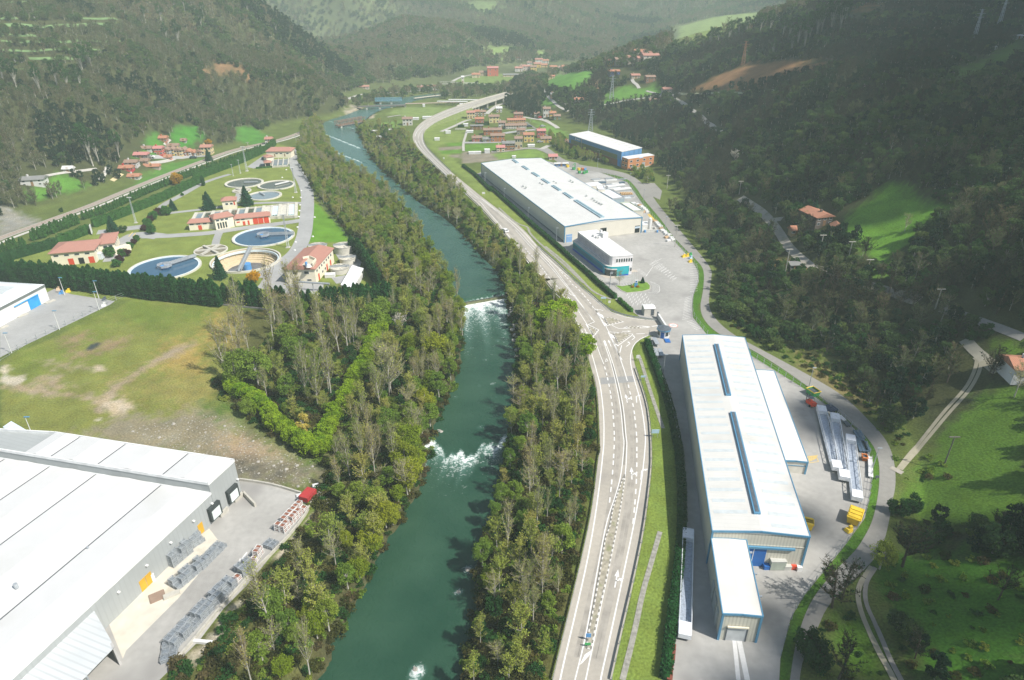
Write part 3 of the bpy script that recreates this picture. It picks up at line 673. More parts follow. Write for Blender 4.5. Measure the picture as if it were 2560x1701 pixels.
for pts in([520,825,390,880],[350,870,500,1110,560,1040,610,985,400,880],[725,915,800,890,1100,825,1040,810,930,800],[540,600,725,915],[860,890,980,955,1100,955,1540,940,1620,925,1450,905,1330,915,1160,920,1090,945],[800,1020,920,1030,1200,1065,1290,1060,1200,1130,1080,1220,970,1300],[890,1235,985,1300],[785,1030,880,1220,1000,1480,1060,1568],[1050,1285,1015,1430]):
 stripe3(mk,[g(p)for p in pp('m',*pts)],.32)
stripe3(mk,[g(p)for p in pp('m',1340,1060,1560,1050)],.34,(2.2,1.6));stripe3(mk,[g(p)for p in pp('m',1060,1012,1240,1008)],.34)
stripe3(mk,[g(p)for p in pp('m',1640,915,1790,895)],.5)
for pts in([550,640,680,690,710,770,600,700],[700,830,770,880,720,910,690,850],[560,650,640,660,600,640],[800,1040,890,1090,930,1160,860,1130],[1480,905,1600,925,1580,935,1450,915],[900,1240,1000,1290,980,1305],[1100,950,1200,940,1240,948,1120,958]):
 patch(mk,[g(p)for p in pp('m',*pts)],.036)
for pts in([910,1470,945,1400,985,1375,985,1395,930,1455],):patch(mk,[g(p)for p in pp('O',*pts)],.036)
def arrow(c,x0,y0,x1,y1,w=.24,turn=None,hook=0,yl=False):
 a,b_=g(p1(c,x0,y0)),g(p1(c,x1,y1));d=(b_-a);L_=d.length;d.normalize();n_=Vector((-d.y,d.x,0));zz_=Vector((0,0,.038))
 hl=min(1.9,L_*.4)
 def quad_(p,q,ww):
  e=(q-p).normalized();m_=Vector((-e.y,e.x,0))*ww/2;mk.add([p-m_+zz_,q-m_+zz_,q+m_+zz_,p+m_+zz_],[(0,1,2,3)])
 s=b_-d*hl
 if turn is None or turn=='both':
  quad_(a,s,w);mk.add([s-n_*.42+zz_,b_+zz_,s+n_*.42+zz_],[(0,1,2)])
 if turn is not None:
  sg=1 if hook>0 else-1;m_=a+d*L_*(.75 if turn!='both' else .35);e=n_*sg
  if turn!='both':quad_(a,m_,w)
  k=m_+e*.55+d*.45;quad_(m_-e*.1,k,w);h=(k-m_).normalized();hn=Vector((-h.y,h.x,0));mk.add([k-hn*.38+zz_,k+h*.9+zz_,k+hn*.38+zz_],[(0,1,2)])
for a in[('I',265,350,243,285),]:pass
arrow('m',325,960,385,1090);arrow('m',845,1310,790,1175);arrow('m',735,1290,705,1180,.5)
arrow('I',660,1010,642,925,turn='both',hook=-1);arrow('I',752,1010,745,930,turn='r',hook=-1)
arrow('O',1252,260,1248,178,turn='both',hook=-1);arrow('O',1310,262,1318,185,turn='r',hook=-1)
arrow('O',1140,965,1162,845,turn='both',hook=-1)
arrow('m',1140,1310,1235,1240,turn='r',hook=1);arrow('m',1250,1180,1330,1120,turn='r',hook=1)
arrow('m',1060,1012,1245,1008);arrow('m',690,610,610,580,turn='r',hook=1);arrow('m',0,240,90,320,turn='r',hook=1)
arrow('X',240,760,200,710,turn='both',hook=1);arrow('h',810,620,736,714,.3)
tri=[g(p)for p in pp('I',445,610,472,610,455,570)];stripe3(mk,tri+[tri[0]],.2)
mk.build('road_marking',PAINT,None,'white lane lines, arrows and island borders painted on the main road','road marking',None,'structure')
sheet('asphalt_patch',gl('I',395,765,725,745,735,805,400,830),mat('new_asphalt',(.30,.30,.29),.9,.2,0,.08,2),.031,'darker band of newer asphalt across the road')
ISL=mat('island_gravel',(.36,.33,.26),.95,.1,0,.3,1.4,.2,stain=(.6,(.2,.22,.1),.7))
KB,KW=mat('kerb_dark',(.24,.23,.20),.9,.1),mat('kerb_white',(.62,.60,.56),.8)
def island(pts,label,tooth=True):
 P=[g(p)for p in pts];t=thing('traffic_island',label,'traffic island',(P[0].x,P[0].y,0))
 b=MB();P2=[(p.x,p.y)for p in P]
 if sum(P2[i][0]*P2[(i+1)%len(P2)][1]-P2[(i+1)%len(P2)][0]*P2[i][1]for i in range(len(P2)))<0:P2=P2[::-1]
 b.prism(P2,0,.12);b.build('surface',ISL,t)
 k=MB();C_=[Vector((x,y,0))for x,y in P2]+[Vector((P2[0][0],P2[0][1],0))]
 tot=sum((b_-a).length for a,b_ in zip(C_,C_[1:]));Q=res3(C_,int(tot/.6)+2)
 for i in range(len(Q)-1):
  m_=(Q[i]+Q[i+1])/2;d=Q[i+1]-Q[i]
  k.box((m_.x,m_.y,0.0),(d.length*.98,.24,.15),math.atan2(d.y,d.x),mi=i%2)
 k.build('kerb',[KW,KB],t)
island(pp('O',1205,230,1180,290,1130,440,1110,560,1080,640,1050,830,1010,1060,975,1230,955,1360,985,1370,1010,1240,1050,1060,1100,840,1150,590,1190,370,1206,240),'long gravel splitter island with toothed white kerb in the main road')
island(pp('m',410,930,450,930,560,1000,560,1020,500,1075,440,990),'small triangular gravel island beside the left lane')
island(pp('m',720,750,850,750,1050,820,960,840,790,885),'upper triangular gravel island of the factory junction')
island(pp('m',900,1060,1060,1045,1220,1075,1110,1160,985,1250),'lower triangular gravel island of the factory junction')
island(pp('m',1165,925,1280,918,1420,930,1410,945,1300,950,1170,945),'thin lens shaped island in the factory entrance')
mdl=MB();P=res3([a.lerp(c_,.5)for a,c_ in zip(res3(smooth3(C1),200),res3(smooth3(C2),200))],200)[96:178]
P=res3(P,150)
for i in range(0,149):
 d=P[i+1]-P[i];mdl.box((P[i].x,P[i].y,.03),(.2,.26,.05),math.atan2(d.y,d.x))
mdl.build('lane_divider',mat('stud_grey',(.26,.25,.22),.8),None,'row of small dark studs between the double white lines','lane divider',None,'stuff')
YARD=[(1189,436),(1200,452),(1300,530),(1401,611),(1541,751),(1600,793),(1641,801),(1660,845),(1640,838),(1622,845),(1618,860),(1624,878),(1642,929),(1658,967),(1681,1043),(1698,1150),(1705,1200),(1702,1360),(1693,1471),(1673,1599),(1655,1701),(1640,1800),(1948,1800),(1948,1701),(1951,1647),(1977,1545),(2012,1487),(2111,1366),(2162,1296),(2175,1232),(2180,1169),(2173,1130),(2137,1073),(2073,1019),(2003,968),(1875,888),(1768,838),(1733,795),(1730,767),(1733,739),(1747,703),(1744,677),(1730,652),(1697,616),(1636,550),(1601,503),(1568,456),(1502,432),(1445,421),(1400,410),(1350,400),(1280,405)]
sheet('factory_yard',gs(YARD),PAVE,.014,'grey concrete yard around the white factory halls')
sheet('entrance_road',gs([(1470,732),(1503,759),(1529,780),(1567,792),(1600,797),(1641,802),(1672,848),(1625,838),(1600,850),(1585,863),(1576,882),(1562,850),(1540,812),(1500,765)]),ASPH,.020,'asphalt entrance between junction and factory gate')
SV_L=[(1349,372),(1371,386),(1396,410),(1440,424),(1500,431),(1567,445),(1592,471),(1607,497),(1650,546),(1687,598),(1748,657),(1761,678),(1758,729),(1749,767),(1758,800),(1794,836),(1869,868),(1950,918),(2022,968),(2105,1038),(2181,1105),(2198,1153),(2199,1200),(2194,1248),(2181,1306),(2157,1350),(2140,1376),(2079,1436),(2025,1503),(1990,1599),(1974,1701),(1965,1800)]
SV_R=[(1362,366),(1384,380),(1408,400),(1450,413),(1500,420),(1567,433),(1600,452),(1626,483),(1650,518),(1720,600),(1781,672),(1778,700),(1774,730),(1771,767),(1789,800),(1830,836),(1891,868),(1977,914),(2028,942),(2111,990),(2181,1060),(2220,1105),(2237,1156),(2240,1216),(2229,1258),(2223,1305),(2204,1379),(2153,1433),(2112,1471),(2064,1520),(2040,1583),(2006,1650),(1998,1701),(1994,1800)]
def rib2(name,A,B_,m,label,off=.03,n=160,cat='road'):
 a=smooth_path([q.xy for q in gts(A)],2);b_=smooth_path([q.xy for q in gts(B_)],2)
 return ribbon(name,a,b_,m,off,n,label=label,cat=cat)
SVA=mat('service_asphalt',(.27,.26,.235),.92,.15,0,.07,1.0,.05,var2=.08,stain=(.14,(.21,.21,.19),.6))
rib2('service_road',SV_L,SV_R,SVA,'narrow grey service road winding past the factories',.035,220)
sheet('junction_spur',[q.xy for q in gts([(1606,458),(1636,458),(1655,478),(1650,500),(1632,492),(1622,480)])],SVA,.03,'pale asphalt spur towards the blue factory')
def ln(crop,pts,w,m,label,name='lane',off=.08,nn=None):
 return lane(name,[q.xy for q in gts(pp(crop,*pts))],w,m,label,off,nn)
BAND=mat('railway_ballast',(.36,.33,.29),.95,.1,0,.2,1.5,.2)
RAILP=[(-120,650),(0,596),(84,567),(146,544),(222,517),(296,486),(392,447),(500,406),(581,376),(646,362),(710,348),(778,322)]
rw=[q.xy for q in gts(RAILP)]
lane('railway_bed',rw,4.6,BAND,'ballast bed of the railway below the hamlet',.10,90,'railway bed')
t=thing('railway_track','single railway track on pale ballast along the cypress rows','railway',(rw[2].x,rw[2].y,0))
sp=smooth_path(rw,2)
for s_ in(-.75,.75):
 q=offset_path(sp,s_);b=MB();b.tube([drape(p,.2)for p in q],.09,4);b.build('rail',mat('rusty_rail',(.30,.19,.13),.7),t)
lane('railside_path',offset_path(rw,-4.4),2.0,mat('pale_path',(.52,.50,.45),.95,.1,0,.1,1),'pale path beside the railway',.09,90,'path')
GR=mat('lane_grey',(.44,.42,.38),.95,.1,0,.1,1)
for pts,w,lab in[([1105,80,1100,160,1090,230,1130,320,1190,420,1220,520,1220,640,1205,800,1185,930,1130,1050,1060,1120,960,1180,860,1250,760,1320],6.0,'concrete road running the length of the treatment plant'),([0,505,120,450,230,410,340,370,480,330],3.2,'curved plant path below the far hedge'),([-120,705,0,690,230,665,400,640,560,620,700,608,900,600,1180,605],3.0,'plant path behind the long basins'),([-350,925,-100,920,0,912,200,900,340,885,560,850,900,810,1040,790,1170,770],5.0,'plant road in front of the pump building'),([380,880,350,950,335,1020],3.0,'short path to the round distributor'),([580,480,560,530,540,600],3.0,'short path to the small distributor'),([960,1180,940,1260,900,1320,860,1400,800,1430],7.5,'plant road beside the cream building')]:
 ln('M',pts,w,PAVE2,lab,'plant_road',.05)
for pts,w,lab in[([1912,430,1700,550,1560,620,1530,670],3.4,'plant path along the clipped hedge'),([930,885,1080,870,1280,840,1400,830],6.0,'gate road of the treatment plant'),([1530,925,1330,900,1240,930,1170,1000,1120,1080,1080,1160],7.0,'asphalt drive to the office building of the plant')]:
 ln('L',pts,w,PAVE2,lab,'plant_road',.055)
sheet('gravel_parking',[q.xy for q in gts(pp('M',800,150,640,260,700,275,830,255,900,240,900,130))],PAVE2,.05,'grey parking area at the far plant building')
sheet('plant_apron',[q.xy for q in gts(pp('k',0,900,60,800,230,1000,480,960,900,980,880,1280,660,1220,0,1250))],PAVE2,.06,'concrete apron below the cream building')
sheet('plant_apron',[q.xy for q in gts(pp('k',1150,380,1680,370,1700,500,1640,680,1440,700,1280,980,1160,990,1060,870,1400,800))],PAVE2,.058,'grey apron among the round digesters')
sheet('loading_yard',gs(pp('K',690,1568,420,1700,900,1700,960,1568,1200,1330,1345,1140,1542,940)+pp('h',830,880,1380,200,1370,120,1260,110,1050,50,750,0,600,-100,0,500,-300,1400)),PAVE,.016,'grey concrete loading yard of the long warehouse')
sheet('bay_floor',gs(pp('K',1455,430,600,1210,60,1760,900,1760,800,1300,1300,700)),PAVE,.012,'grey concrete under the loading canopy')
sheet('raised_apron',gs(pp('K',640,1190,1010,890,1200,700,1260,655,1340,760,1075,1075,760,1390,740,1440)),mat('pale_apron',(.60,.56,.47),.9,.15,0,.08,.5,stain=(.3,(.42,.38,.28),.5)),.03,'pale concrete apron along the warehouse wall')
sheet('white_hall_yard',gs(pp('F',0,850,0,560,380,370,400,290,480,250,620,300,1000,360,960,390)),PAVE2,.02,'grey concrete yard of the white hall')
for crop,pts,w,m,lab in[('V',[300,725,500,640,640,570,720,560],3.0,GR,'pale lane into the village'),('V',[490,690,640,690],3.0,GR,'short pale village lane'),('V',[610,1000,605,890,640,780,660,700],1.6,GR,'pale garden path between village fields'),('V',[610,880,900,880,1150,870],5.0,PAVE2,'grey forecourt strip of the village halls'),('V',[1000,1010,1200,1000,1430,960,1640,960,1700,980,1790,1010,1900,1080,2000,1140,2200,1180],4.5,SVA,'service road leaving the village'),('V',[1700,970,1810,920],3.5,GR,'short lane beside the ploughed plot'),('V',[1180,750,1400,715,1610,700],5,PAVE2,'village street behind the terrace'),('V',[1440,520,1600,550,1750,555,1900,650,1930,680],3.5,GR,'pale village lane under the hill'),('V',[930,480,1010,410,1080,360,1180,330],4,GR,'pale lane under the viaduct'),('V',[1480,590,1620,690,1860,830,2000,900],2.0,mat('track_grey',(.2,.2,.17),.9),'narrow dark lane above the village'),('f',[0,585,60,640,130,760,230,860,330,940,480,1005],2.2,GR,'pale farm track down the green hill'),('f',[1060,900,1300,855,1600,800,1850,765,2150,735],2.0,GR,'pale track to the hillside farms'),('f',[1790,660,1900,690,2040,735,2160,735],2.0,GR,'pale drive to the hillside farm'),('f',[1540,420,1560,510,1640,560,1670,620],2.6,GR,'pale farm drive'),('f',[2360,840,2260,780,2210,740,2290,710,2360,700],2.4,GR,'pale hillside track'),('C',[0,645,150,645,350,640,520,632,680,622],2.4,mat('grassy_track',(.40,.42,.26),.95),'grassy forest track across the slope'),('C',[0,700,80,760,180,830,280,905],3.0,mat('stone_track',(.42,.40,.36),.95),'pale stony track cut into the wood'),('C',[820,325,960,380,1100,430],2.0,mat('earth_bank',(.14,.10,.07),.95),'dark earth cut above the clearing'),('R',[0,300,100,360,240,480,310,570,370,680,470,770,560,840,700,880,830,935,1060,1000,1200,1040,1400,1110],3.0,LANE,'gravel lane past the red roofed farm'),('R',[240,475,330,465],2.5,LANE,'stub of the farm lane'),('R',[1590,1170,1700,1210,1900,1280,2050,1330,2227,1400],2.2,SVA,'dark lane at the edge of the wood'),('R',[1760,1410,1830,1490,1920,1568],2.2,mat('bright_gravel',(.40,.37,.29),.95),'gravel fork by the farmhouse'),('J',[1860,100,1855,200,1810,310,1760,390,1600,560,1460,740,1340,880,1240,1015],.75,mat('wheel_track',(.36,.33,.24),.95),'left wheel rut of the farm track'),('J',[1890,110,1890,220,1840,330,1780,420,1640,570,1500,740,1380,880,1260,1020],.75,mat('wheel_track',(.36,.33,.24),.95),'right wheel rut of the farm track'),('J',[1870,120,1960,190,2030,250],2.6,mat('wheel_track',(.50,.45,.33),.95),'gravel drive of the white farmhouse'),('J',[1240,1015,1215,1035],2.5,LANE,'mouth of the farm track'),('Q',[560,680,480,790,450,880,460,980,500,1100,560,1230,620,1360,690,1480,750,1600],.8,mat('wheel_track',(.50,.45,.33),.95),'left rut of the lane in the scrub'),('Q',[590,690,520,790,505,890,520,990,590,1130,640,1250,700,1400,800,1590],.7,mat('wheel_dark',(.30,.28,.24),.95),'right rut of the lane in the scrub'),('A',[690,1240,710,1200,740,1150],2.2,mat('pale_path',(.5,.5,.5)),'pale concrete ramp west of the hamlet'),('d',[380,935,570,800],2.2,mat('straw',(.55,.46,.26),.95),'straw coloured track below the hamlet'),('d',[1080,480,1350,480,1600,490,1900,475,2160,460],4.0,PAVE2,'grey street in front of the hamlet houses'),('d',[1120,600,1300,580,1450,550,1560,510],3.0,GR,'pale hamlet lane'),('d',[1380,250,1430,200,1490,150],1.5,GR,'footpath above the hamlet'),('L',[420,350,600,315,760,300,930,280],1.8,GR,'pale path to the lone white house'),('g',[80,490,200,430,400,370,700,370,950,350,1200,330,1300,320],4.5,GR,'pale road at the foot of the far slope'),('e',[0,715,300,720,600,735,900,738],4.0,GR,'pale highway on the far bank'),('e',[0,760,300,765,900,760,1300,785,1700,790],4.0,GR,'lower carriageway on the far bank'),('e',[1400,745,1900,755],3.0,GR,'short pale stretch of the far highway'),('e',[300,700,400,640,560,580,760,545],4.0,GR,'pale slip road to the far houses'),('e',[1840,615,1920,625,2000,665],4.0,GR,'curved pale road beside the far terrace'),('g',[1100,540,1400,535,1800,520,2100,510],4.5,mat('brown_ballast',(.42,.33,.26),.95),'brown railway bed of the far station'),('g',[1250,450,1480,420,1700,395,1860,385],4,mat('sand_track',(.58,.50,.40),.95),'sandy track beyond the far bridge'),('g',[800,770,900,750,1020,735],2,GR,'path across the river meadow')]:
 ln(crop,pts,w,m,lab,'lane',.09 if crop not in 'efg' else .22)
TER=mat('terrace_grass',alb((128,158,104)),.95,.1,0,.2,.3)
for pts in([0,20,160,18,330,18,640,22,900,30],[0,178,200,180,380,190,640,168,800,160],[0,285,200,292,420,298,700,288,860,290],[560,130,700,130,800,132],[0,345,300,350,700,350],[0,485,200,482,400,480,560,478],[200,405,500,405],[0,130,120,128],[0,240,260,250]):
 ln('A',pts,4.2,TER,'bright grass terrace on the wooded hillside','terrace',.25)
def rect_from(A,B_,C_):
 """four corners A, B, D, C from A and its two neighbours"""
 return[A,B_,B_+(C_-A),C_]
def ccw(P):
 s=sum(P[i].x*P[(i+1)%len(P)].y-P[(i+1)%len(P)].x*P[i].y for i in range(len(P)))
 return P if s>0 else P[::-1]
def wall_pt(a,b_,u,z,out=0.0):
 """point on the wall a->b at fraction u, height z, pushed out"""
 d=(b_-a).normalized();n_=Vector((d.y,-d.x,0))
 return Vector((a.x+(b_.x-a.x)*u+n_.x*out,a.y+(b_.y-a.y)*u+n_.y*out,z))
def panel(parent,name,m,a,b_,u0,u1,z0,z1,out=.06,depth=.08,label=None):
 """slab standing proud of wall a->b (outside is to the right of a->b)"""
 b=MB();p=[wall_pt(a,b_,u0,0,out),wall_pt(a,b_,u1,0,out),wall_pt(a,b_,u1,0,out-depth-.05),wall_pt(a,b_,u0,0,out-depth-.05)]
 b.prism([(q.x,q.y)for q in p][::-1],z0,z1);return b.build(name,m,parent,label)
def window(parent,a,b_,u,w,z0,h,fm=None,pane=GLASS,name='window'):
 L_=(b_-a).length;du=w/L_/2;fm=fm or WHITE
 f=panel(parent,name,fm,a,b_,u-du*1.18,u+du*1.18,z0-.12,z0+h+.1,.05)
 panel(f,'pane',pane,a,b_,u-du,u+du,z0,z0+h,.075,.03)
 return f
def gable_roof(P,z0,rise,mb,over=.4,ridge_dir=0,hip=0.0,thick=.18,mi=0):
 """P: 4 corners ccw. ridge parallel to edge P0-P1 when ridge_dir=0"""
 if ridge_dir:P=P[1:]+P[:1]
 c=sum(P,Vector((0,0,0)))/4
 u=(P[1]-P[0]).normalized();v=(P[3]-P[0]).normalized()
 Q=[P[0]-u*over-v*over,P[1]+u*over-v*over,P[2]+u*over+v*over,P[3]-u*over+v*over]
 drop_=rise*over/max((P[3]-P[0]).length/2,.1)
 zl=z0-drop_
 r0=(Q[0]+Q[3])/2+u*hip;r1=(Q[1]+Q[2])/2-u*hip
 def T(q,z):return(q.x,q.y,z)
 top=[T(Q[0],zl+thick),T(Q[1],zl+thick),T(Q[2],zl+thick),T(Q[3],zl+thick),T(r0,z0+rise+thick),T(r1,z0+rise+thick)]
 bot=[T(Q[0],zl),T(Q[1],zl),T(Q[2],zl),T(Q[3],zl)]
 mb.add(top+bot,[(0,1,5,4),(2,3,4,5),(3,0,4),(1,2,5),(6,7,1,0),(7,8,2,1),(8,9,3,2),(9,6,0,3),(9,8,7,6)],mi)
 return u,v,r0,r1
def house(name,label,c,px,size,h,rise,wall_c,roof_m,rot=0.0,hip=0,group=None,floors=2,chimney=True,cat='house',base_z=None,wins=3,base_px=True,parent=None,win_side=True,ground=None):
 """small house; px = foot of the wall nearest the viewer (centre)"""
 q=gt(p1(c,*px))if base_z is None else g(p1(c,*px),base_z)
 w,d=size
 cr,sr=math.cos(rot),math.sin(rot)
 ctr=Vector((q.x-sr*d/2,q.y+cr*d/2,0));z=min(q.z,Hh(ctr.x,ctr.y))if base_z is None else base_z
 zt=max(q.z,Hh(ctr.x,ctr.y))if base_z is None else base_z
 top=(q.z if base_z is None else base_z)+h
 t=thing(name,label,cat,(ctr.x,ctr.y,q.z),group)
 def X(a,b_):return Vector((ctr.x+a*cr-b_*sr,ctr.y+a*sr+b_*cr,0))
 P=[X(-w/2,-d/2),X(w/2,-d/2),X(w/2,d/2),X(-w/2,d/2)]
 wm=wall_c if not isinstance(wall_c,tuple)else gm(*wall_c,'render_%d_%d_%d'%wall_c,var=.06,stain=(.5,tuple(x*.7 for x in alb(wall_c)[:3]),.3))
 b=MB();b.prism([(p.x,p.y)for p in P],z-1.5,top)
 rd=0 if w>=d else 1
 Pr=P if rd==0 else P[1:]+P[:1]
 m0=(Pr[1]+Pr[2])/2;m1=(Pr[3]+Pr[0])/2
 if not hip:
  b.add([(Pr[1].x,Pr[1].y,top),(Pr[2].x,Pr[2].y,top),(m0.x,m0.y,top+rise-.02)],[(0,1,2)]);b.add([(Pr[3].x,Pr[3].y,top),(Pr[0].x,Pr[0].y,top),(m1.x,m1.y,top+rise-.02)],[(0,1,2)])
 b.build('wall',wm,t)
 rb=MB();u,v,r0,r1=gable_roof(P,top,rise,rb,.45,rd,hip);ro=rb.build('roof',roof_m,t)
 if chimney:
  k=r0.lerp(r1,.3);cb=MB();cb.box((k.x,k.y,top+rise*.55),(.7,.7,rise*.45+.9));cb.build('chimney',wm,ro)
 fh=h/floors
 for(a,b_),n_ in(((P[0],P[1]),wins),((P[1],P[2]),max(1,int(wins*d/w))if win_side else 0)):
  for f in range(floors):
   for i in range(n_):
    uu=(i+.5)/n_
    if f==0 and i==n_//2 and a is P[0]:
     dd=panel(t,'door',WOOD,a,b_,uu-.55/(b_-a).length,uu+.55/(b_-a).length,q.z,q.z+2.1,.06);continue
    window(t,a,b_,uu,1.0,top-h+f*fh+fh*.38,fh*.42)
 return t
def hall(name,label,P,h,wall_m,roof_m,rise=.5,trim=LBLUE,cat='factory hall',z0=0.0,trim_w=.35,ridge=True,ridge_dir=0,parent=None,side_m=None,thing_=None,gut=.25):
 """industrial hall. P: four corners ccw at ground; low gable along P0-P1 direction"""
 t=thing_ or thing(name,label,cat,(P[0].x,P[0].y,z0))
 if ridge_dir:P=P[1:]+P[:1]
 b=MB();b.prism([(p.x,p.y)for p in P],z0-.3,z0+h,cap=False)
 m0=(P[1]+P[2])/2;m1=(P[3]+P[0])/2
 b.add([(P[1].x,P[1].y,z0+h),(P[2].x,P[2].y,z0+h),(m0.x,m0.y,z0+h+rise-.03)],[(0,1,2)]);b.add([(P[3].x,P[3].y,z0+h),(P[0].x,P[0].y,z0+h),(m1.x,m1.y,z0+h+rise-.03)],[(0,1,2)])
 b.build('wall',wall_m,t)
 rb=MB();gable_roof(P,z0+h,rise,rb,.12,0,0,.12);ro=rb.build('roof',roof_m,t)
 tb=MB()
 def board(a,b_,za,zb,w=trim_w):
  d=(b_-a).normalized();n_=Vector((d.y,-d.x,0));o1=n_*.20;o2=n_*.04
  vs=[]
  for q,z in((a-d*.15,za),(b_+d*.15,zb)):
   for o in(o1,o2):
    for dz in(-w+.16,.20):vs.append((q.x+o.x,q.y+o.y,z+dz))
  tb.add(vs,[(0,4,5,1),(2,3,7,6),(1,5,7,3),(0,2,6,4),(0,1,3,2),(4,6,7,5)])
 board(P[0],P[1],z0+h,z0+h);board(P[2],P[3],z0+h,z0+h)
 board(P[1],m0,z0+h,z0+h+rise);board(m0,P[2],z0+h+rise,z0+h);board(P[3],m1,z0+h,z0+h+rise);board(m1,P[0],z0+h+rise,z0+h)
 tr_=tb.build('trim',trim,t)
 for q in P:
  cb=MB();cb.box((q.x,q.y,z0-.1),(.34,.34,h+.1),math.atan2(P[1].y-P[0].y,P[1].x-P[0].x));cb.build('corner_trim',trim,t)
 return t,P,ro
def V3(p):return Vector((p[0],p[1],0))
def roof_strip(parent,name,m,P,z,rise,u0,u1,v0,v1,h=.1,flat=None):
 """raised slab on the roof of P in fractions along (u) and across (v)"""
 def zz(v):return z+rise*(1-abs(v-.5)*2)
 def Q(u,v):return P[0].lerp(P[1],u).lerp(P[3].lerp(P[2],u),v)
 b=MB();cs=[Q(u0,v0),Q(u1,v0),Q(u1,v1),Q(u0,v1)];zs=[zz(v0),zz(v0),zz(v1),zz(v1)]
 b.add([(c.x,c.y,k+.05)for c,k in zip(cs,zs)]+[(c.x,c.y,k+.12+h)for c,k in zip(cs,zs)],[(3,2,1,0),(4,5,6,7),(0,1,5,4),(1,2,6,5),(2,3,7,6),(3,0,4,7)])
 return b.build(name,m,parent)
h1=7.5
NL,NR_,FL=g(p1('P',570,400),h1),g(p1('P',1325,445),h1),g(p1('I',1205,352),h1)
A1=V3(NL);D1_=V3(NR_);B1=V3(FL)
u=(B1-A1).normalized()
P=[D1_,D1_+(B1-A1),B1,A1]
d1=u
ROOFW=rib_mat('white_ribbed_roof',(.63,.62,.58),1.0,.93,.55,(u.x,u.y),.12,stain=(.12,(.50,.49,.45),.6))
WALLG=rib_mat('cream_ribbed_wall',(.60,.58,.49),.55,.86,.6,(u.y,-u.x),.4)
WALLW=rib_mat('pale_ribbed_wall',(.62,.64,.62),.8,.85,.6,(u.x,u.y),.45)
SKYL=mat('translucent_rooflight',(.54,.58,.58),.4,.4,0,.08,1.0)
t,P,ro=hall('factory_hall','long white roofed factory hall with a blue trimmed gable and two blue ridge vents',P,h1,[WALLG][0],ROOFW,.55)
L1=(P[1]-P[0]).length
for k in range(24):
 for v0,v1 in((.05,.38),(.60,.96)):
  if v0>.5 and k in(0,):continue
  u0=(k+.42)/24.6
  roof_strip(t,'rooflight',SKYL,P,h1,.55,u0,u0+.0125,v0,v1,.03)
for(u0,u1)in((.055,.49),(.585,.92)):
 v=roof_strip(t,'ridge_vent',LBLUE,P,h1,.55,u0,u1,.468,.54,.42)
 roof_strip(v,'pane',DARKST,P,h1,.55,u0+.004,u1-.004,.485,.523,.47)
a,b_=P[3],P[0]
a,b_=P[3],P[0]
W1_=(b_-a).length
dw=panel(t,'door',DBLUE,a,b_,.39,.60,0,4.3,.12,label='tall blue sliding door');panel(dw,'mullion',WHITE,a,b_,.463,.47,.05,4.25,.15,.04)
panel(t,'rail',LBLUE,a,b_,.37,.885,4.35,4.75,.4,.3)
panel(t,'wall_band',WALLG,a,b_,.36,.985,4.8,5.0,.07)
panel(t,'plinth',CONC,a,b_,.005,.995,0,.25,.05)
h2=5.8
eNL,eNR,eFL=V3(g(p1('P',652,1047),h2)),V3(g(p1('P',955,1068),h2)),V3(g(p1('P',568,450),h2))
off=(eFL-eNL)
foot=a+(b_-a)*.003
off=(foot-eNL)*.992
Pe=[eNR,eNR+off,eNL+off,eNL]
te,Pe,_=hall('front_annex','narrow flat white annex projecting towards the viewer from the hall gable',Pe,h2,WALLG,rib_mat('white_flat_roof',(.68,.66,.60),1.2,.97,.55,(u.x,u.y),.06),.15,cat='annex')
a2,b2=Pe[3],Pe[0]
dd=panel(te,'door',mat('grey_door',(.50,.52,.52),.5,.3,0,.12,.8),a2,b2,.19,.70,0,3.1,.05,label='grey roller door half open');panel(te,'door_frame',CREAM,a2,b2,.17,.73,3.12,3.35,.35,.2)
for u0 in(.165,.705):panel(te,'door_jamb',DARKST,a2,b2,u0,u0+.025,0,3.1,.12)
a2,b2=Pe[2],Pe[3]
for u0,u1 in((.44,.54),(.58,.73),(.78,.86)):panel(te,'side_door',mat('grey_side_door',(.35,.38,.38),.6),a2,b2,u0,u1,0,3.4,.25,.2)
for u0 in(.15,.45,.74):
 q=wall_pt(Pe[0],Pe[1],1-u0,h2-.2,.5);b=MB();b.tube([wall_pt(Pe[0],Pe[1],1-u0,h2-.3,.05),q],.05,4);b.box((q.x,q.y,h2-.35),(.5,.3,.2));b.build('wall_lamp',STEEL,te)
h3=3.1
aNR,aNL,aFR=V3(g(p1('J',530,960),h3)),V3(g(p1('J',352,947),h3)),V3(g(p1('J',266,250),h3))
Pa=[aNR,aFR,aFR+(aNL-aNR),aNL]
ta,Pa,_=hall('side_annex','low white lean-to hall along the right flank of the long hall',Pa,h3,mat('pale_panel',(.66,.64,.57),.6),mat('smooth_white_roof',(.69,.675,.63),.55,.3,0,.03,.3),.12,cat='annex')
panel(ta,'band',LBLUE,Pa[3],Pa[0],.01,.99,h3-1.15,h3-1.0,.07)
h4=6.6
nNL,nNR,nFL=V3(g(p1('W',900,920),h4)),V3(g(p1('W',1718,822),h4)),V3(g(p1('W',15,250),h4))
Pn=[nNR,nNR+(nFL-nNL),nFL,nNL];un=(nFL-nNL).normalized()
ROOFN=rib_mat('pale_ribbed_roof',(.63,.625,.595),1.6,.95,.55,(un.x,un.y),.12,stain=(.09,(.50,.49,.46),.6))
WALLN=mat('cream_panel_wall',(.66,.63,.54),.6,.3,0,.03,.4)
tn,Pn,_=hall('factory_hall','wide white roofed factory hall with a row of small roof vents',Pn,h4,WALLN,ROOFN,.9,LBLUE)
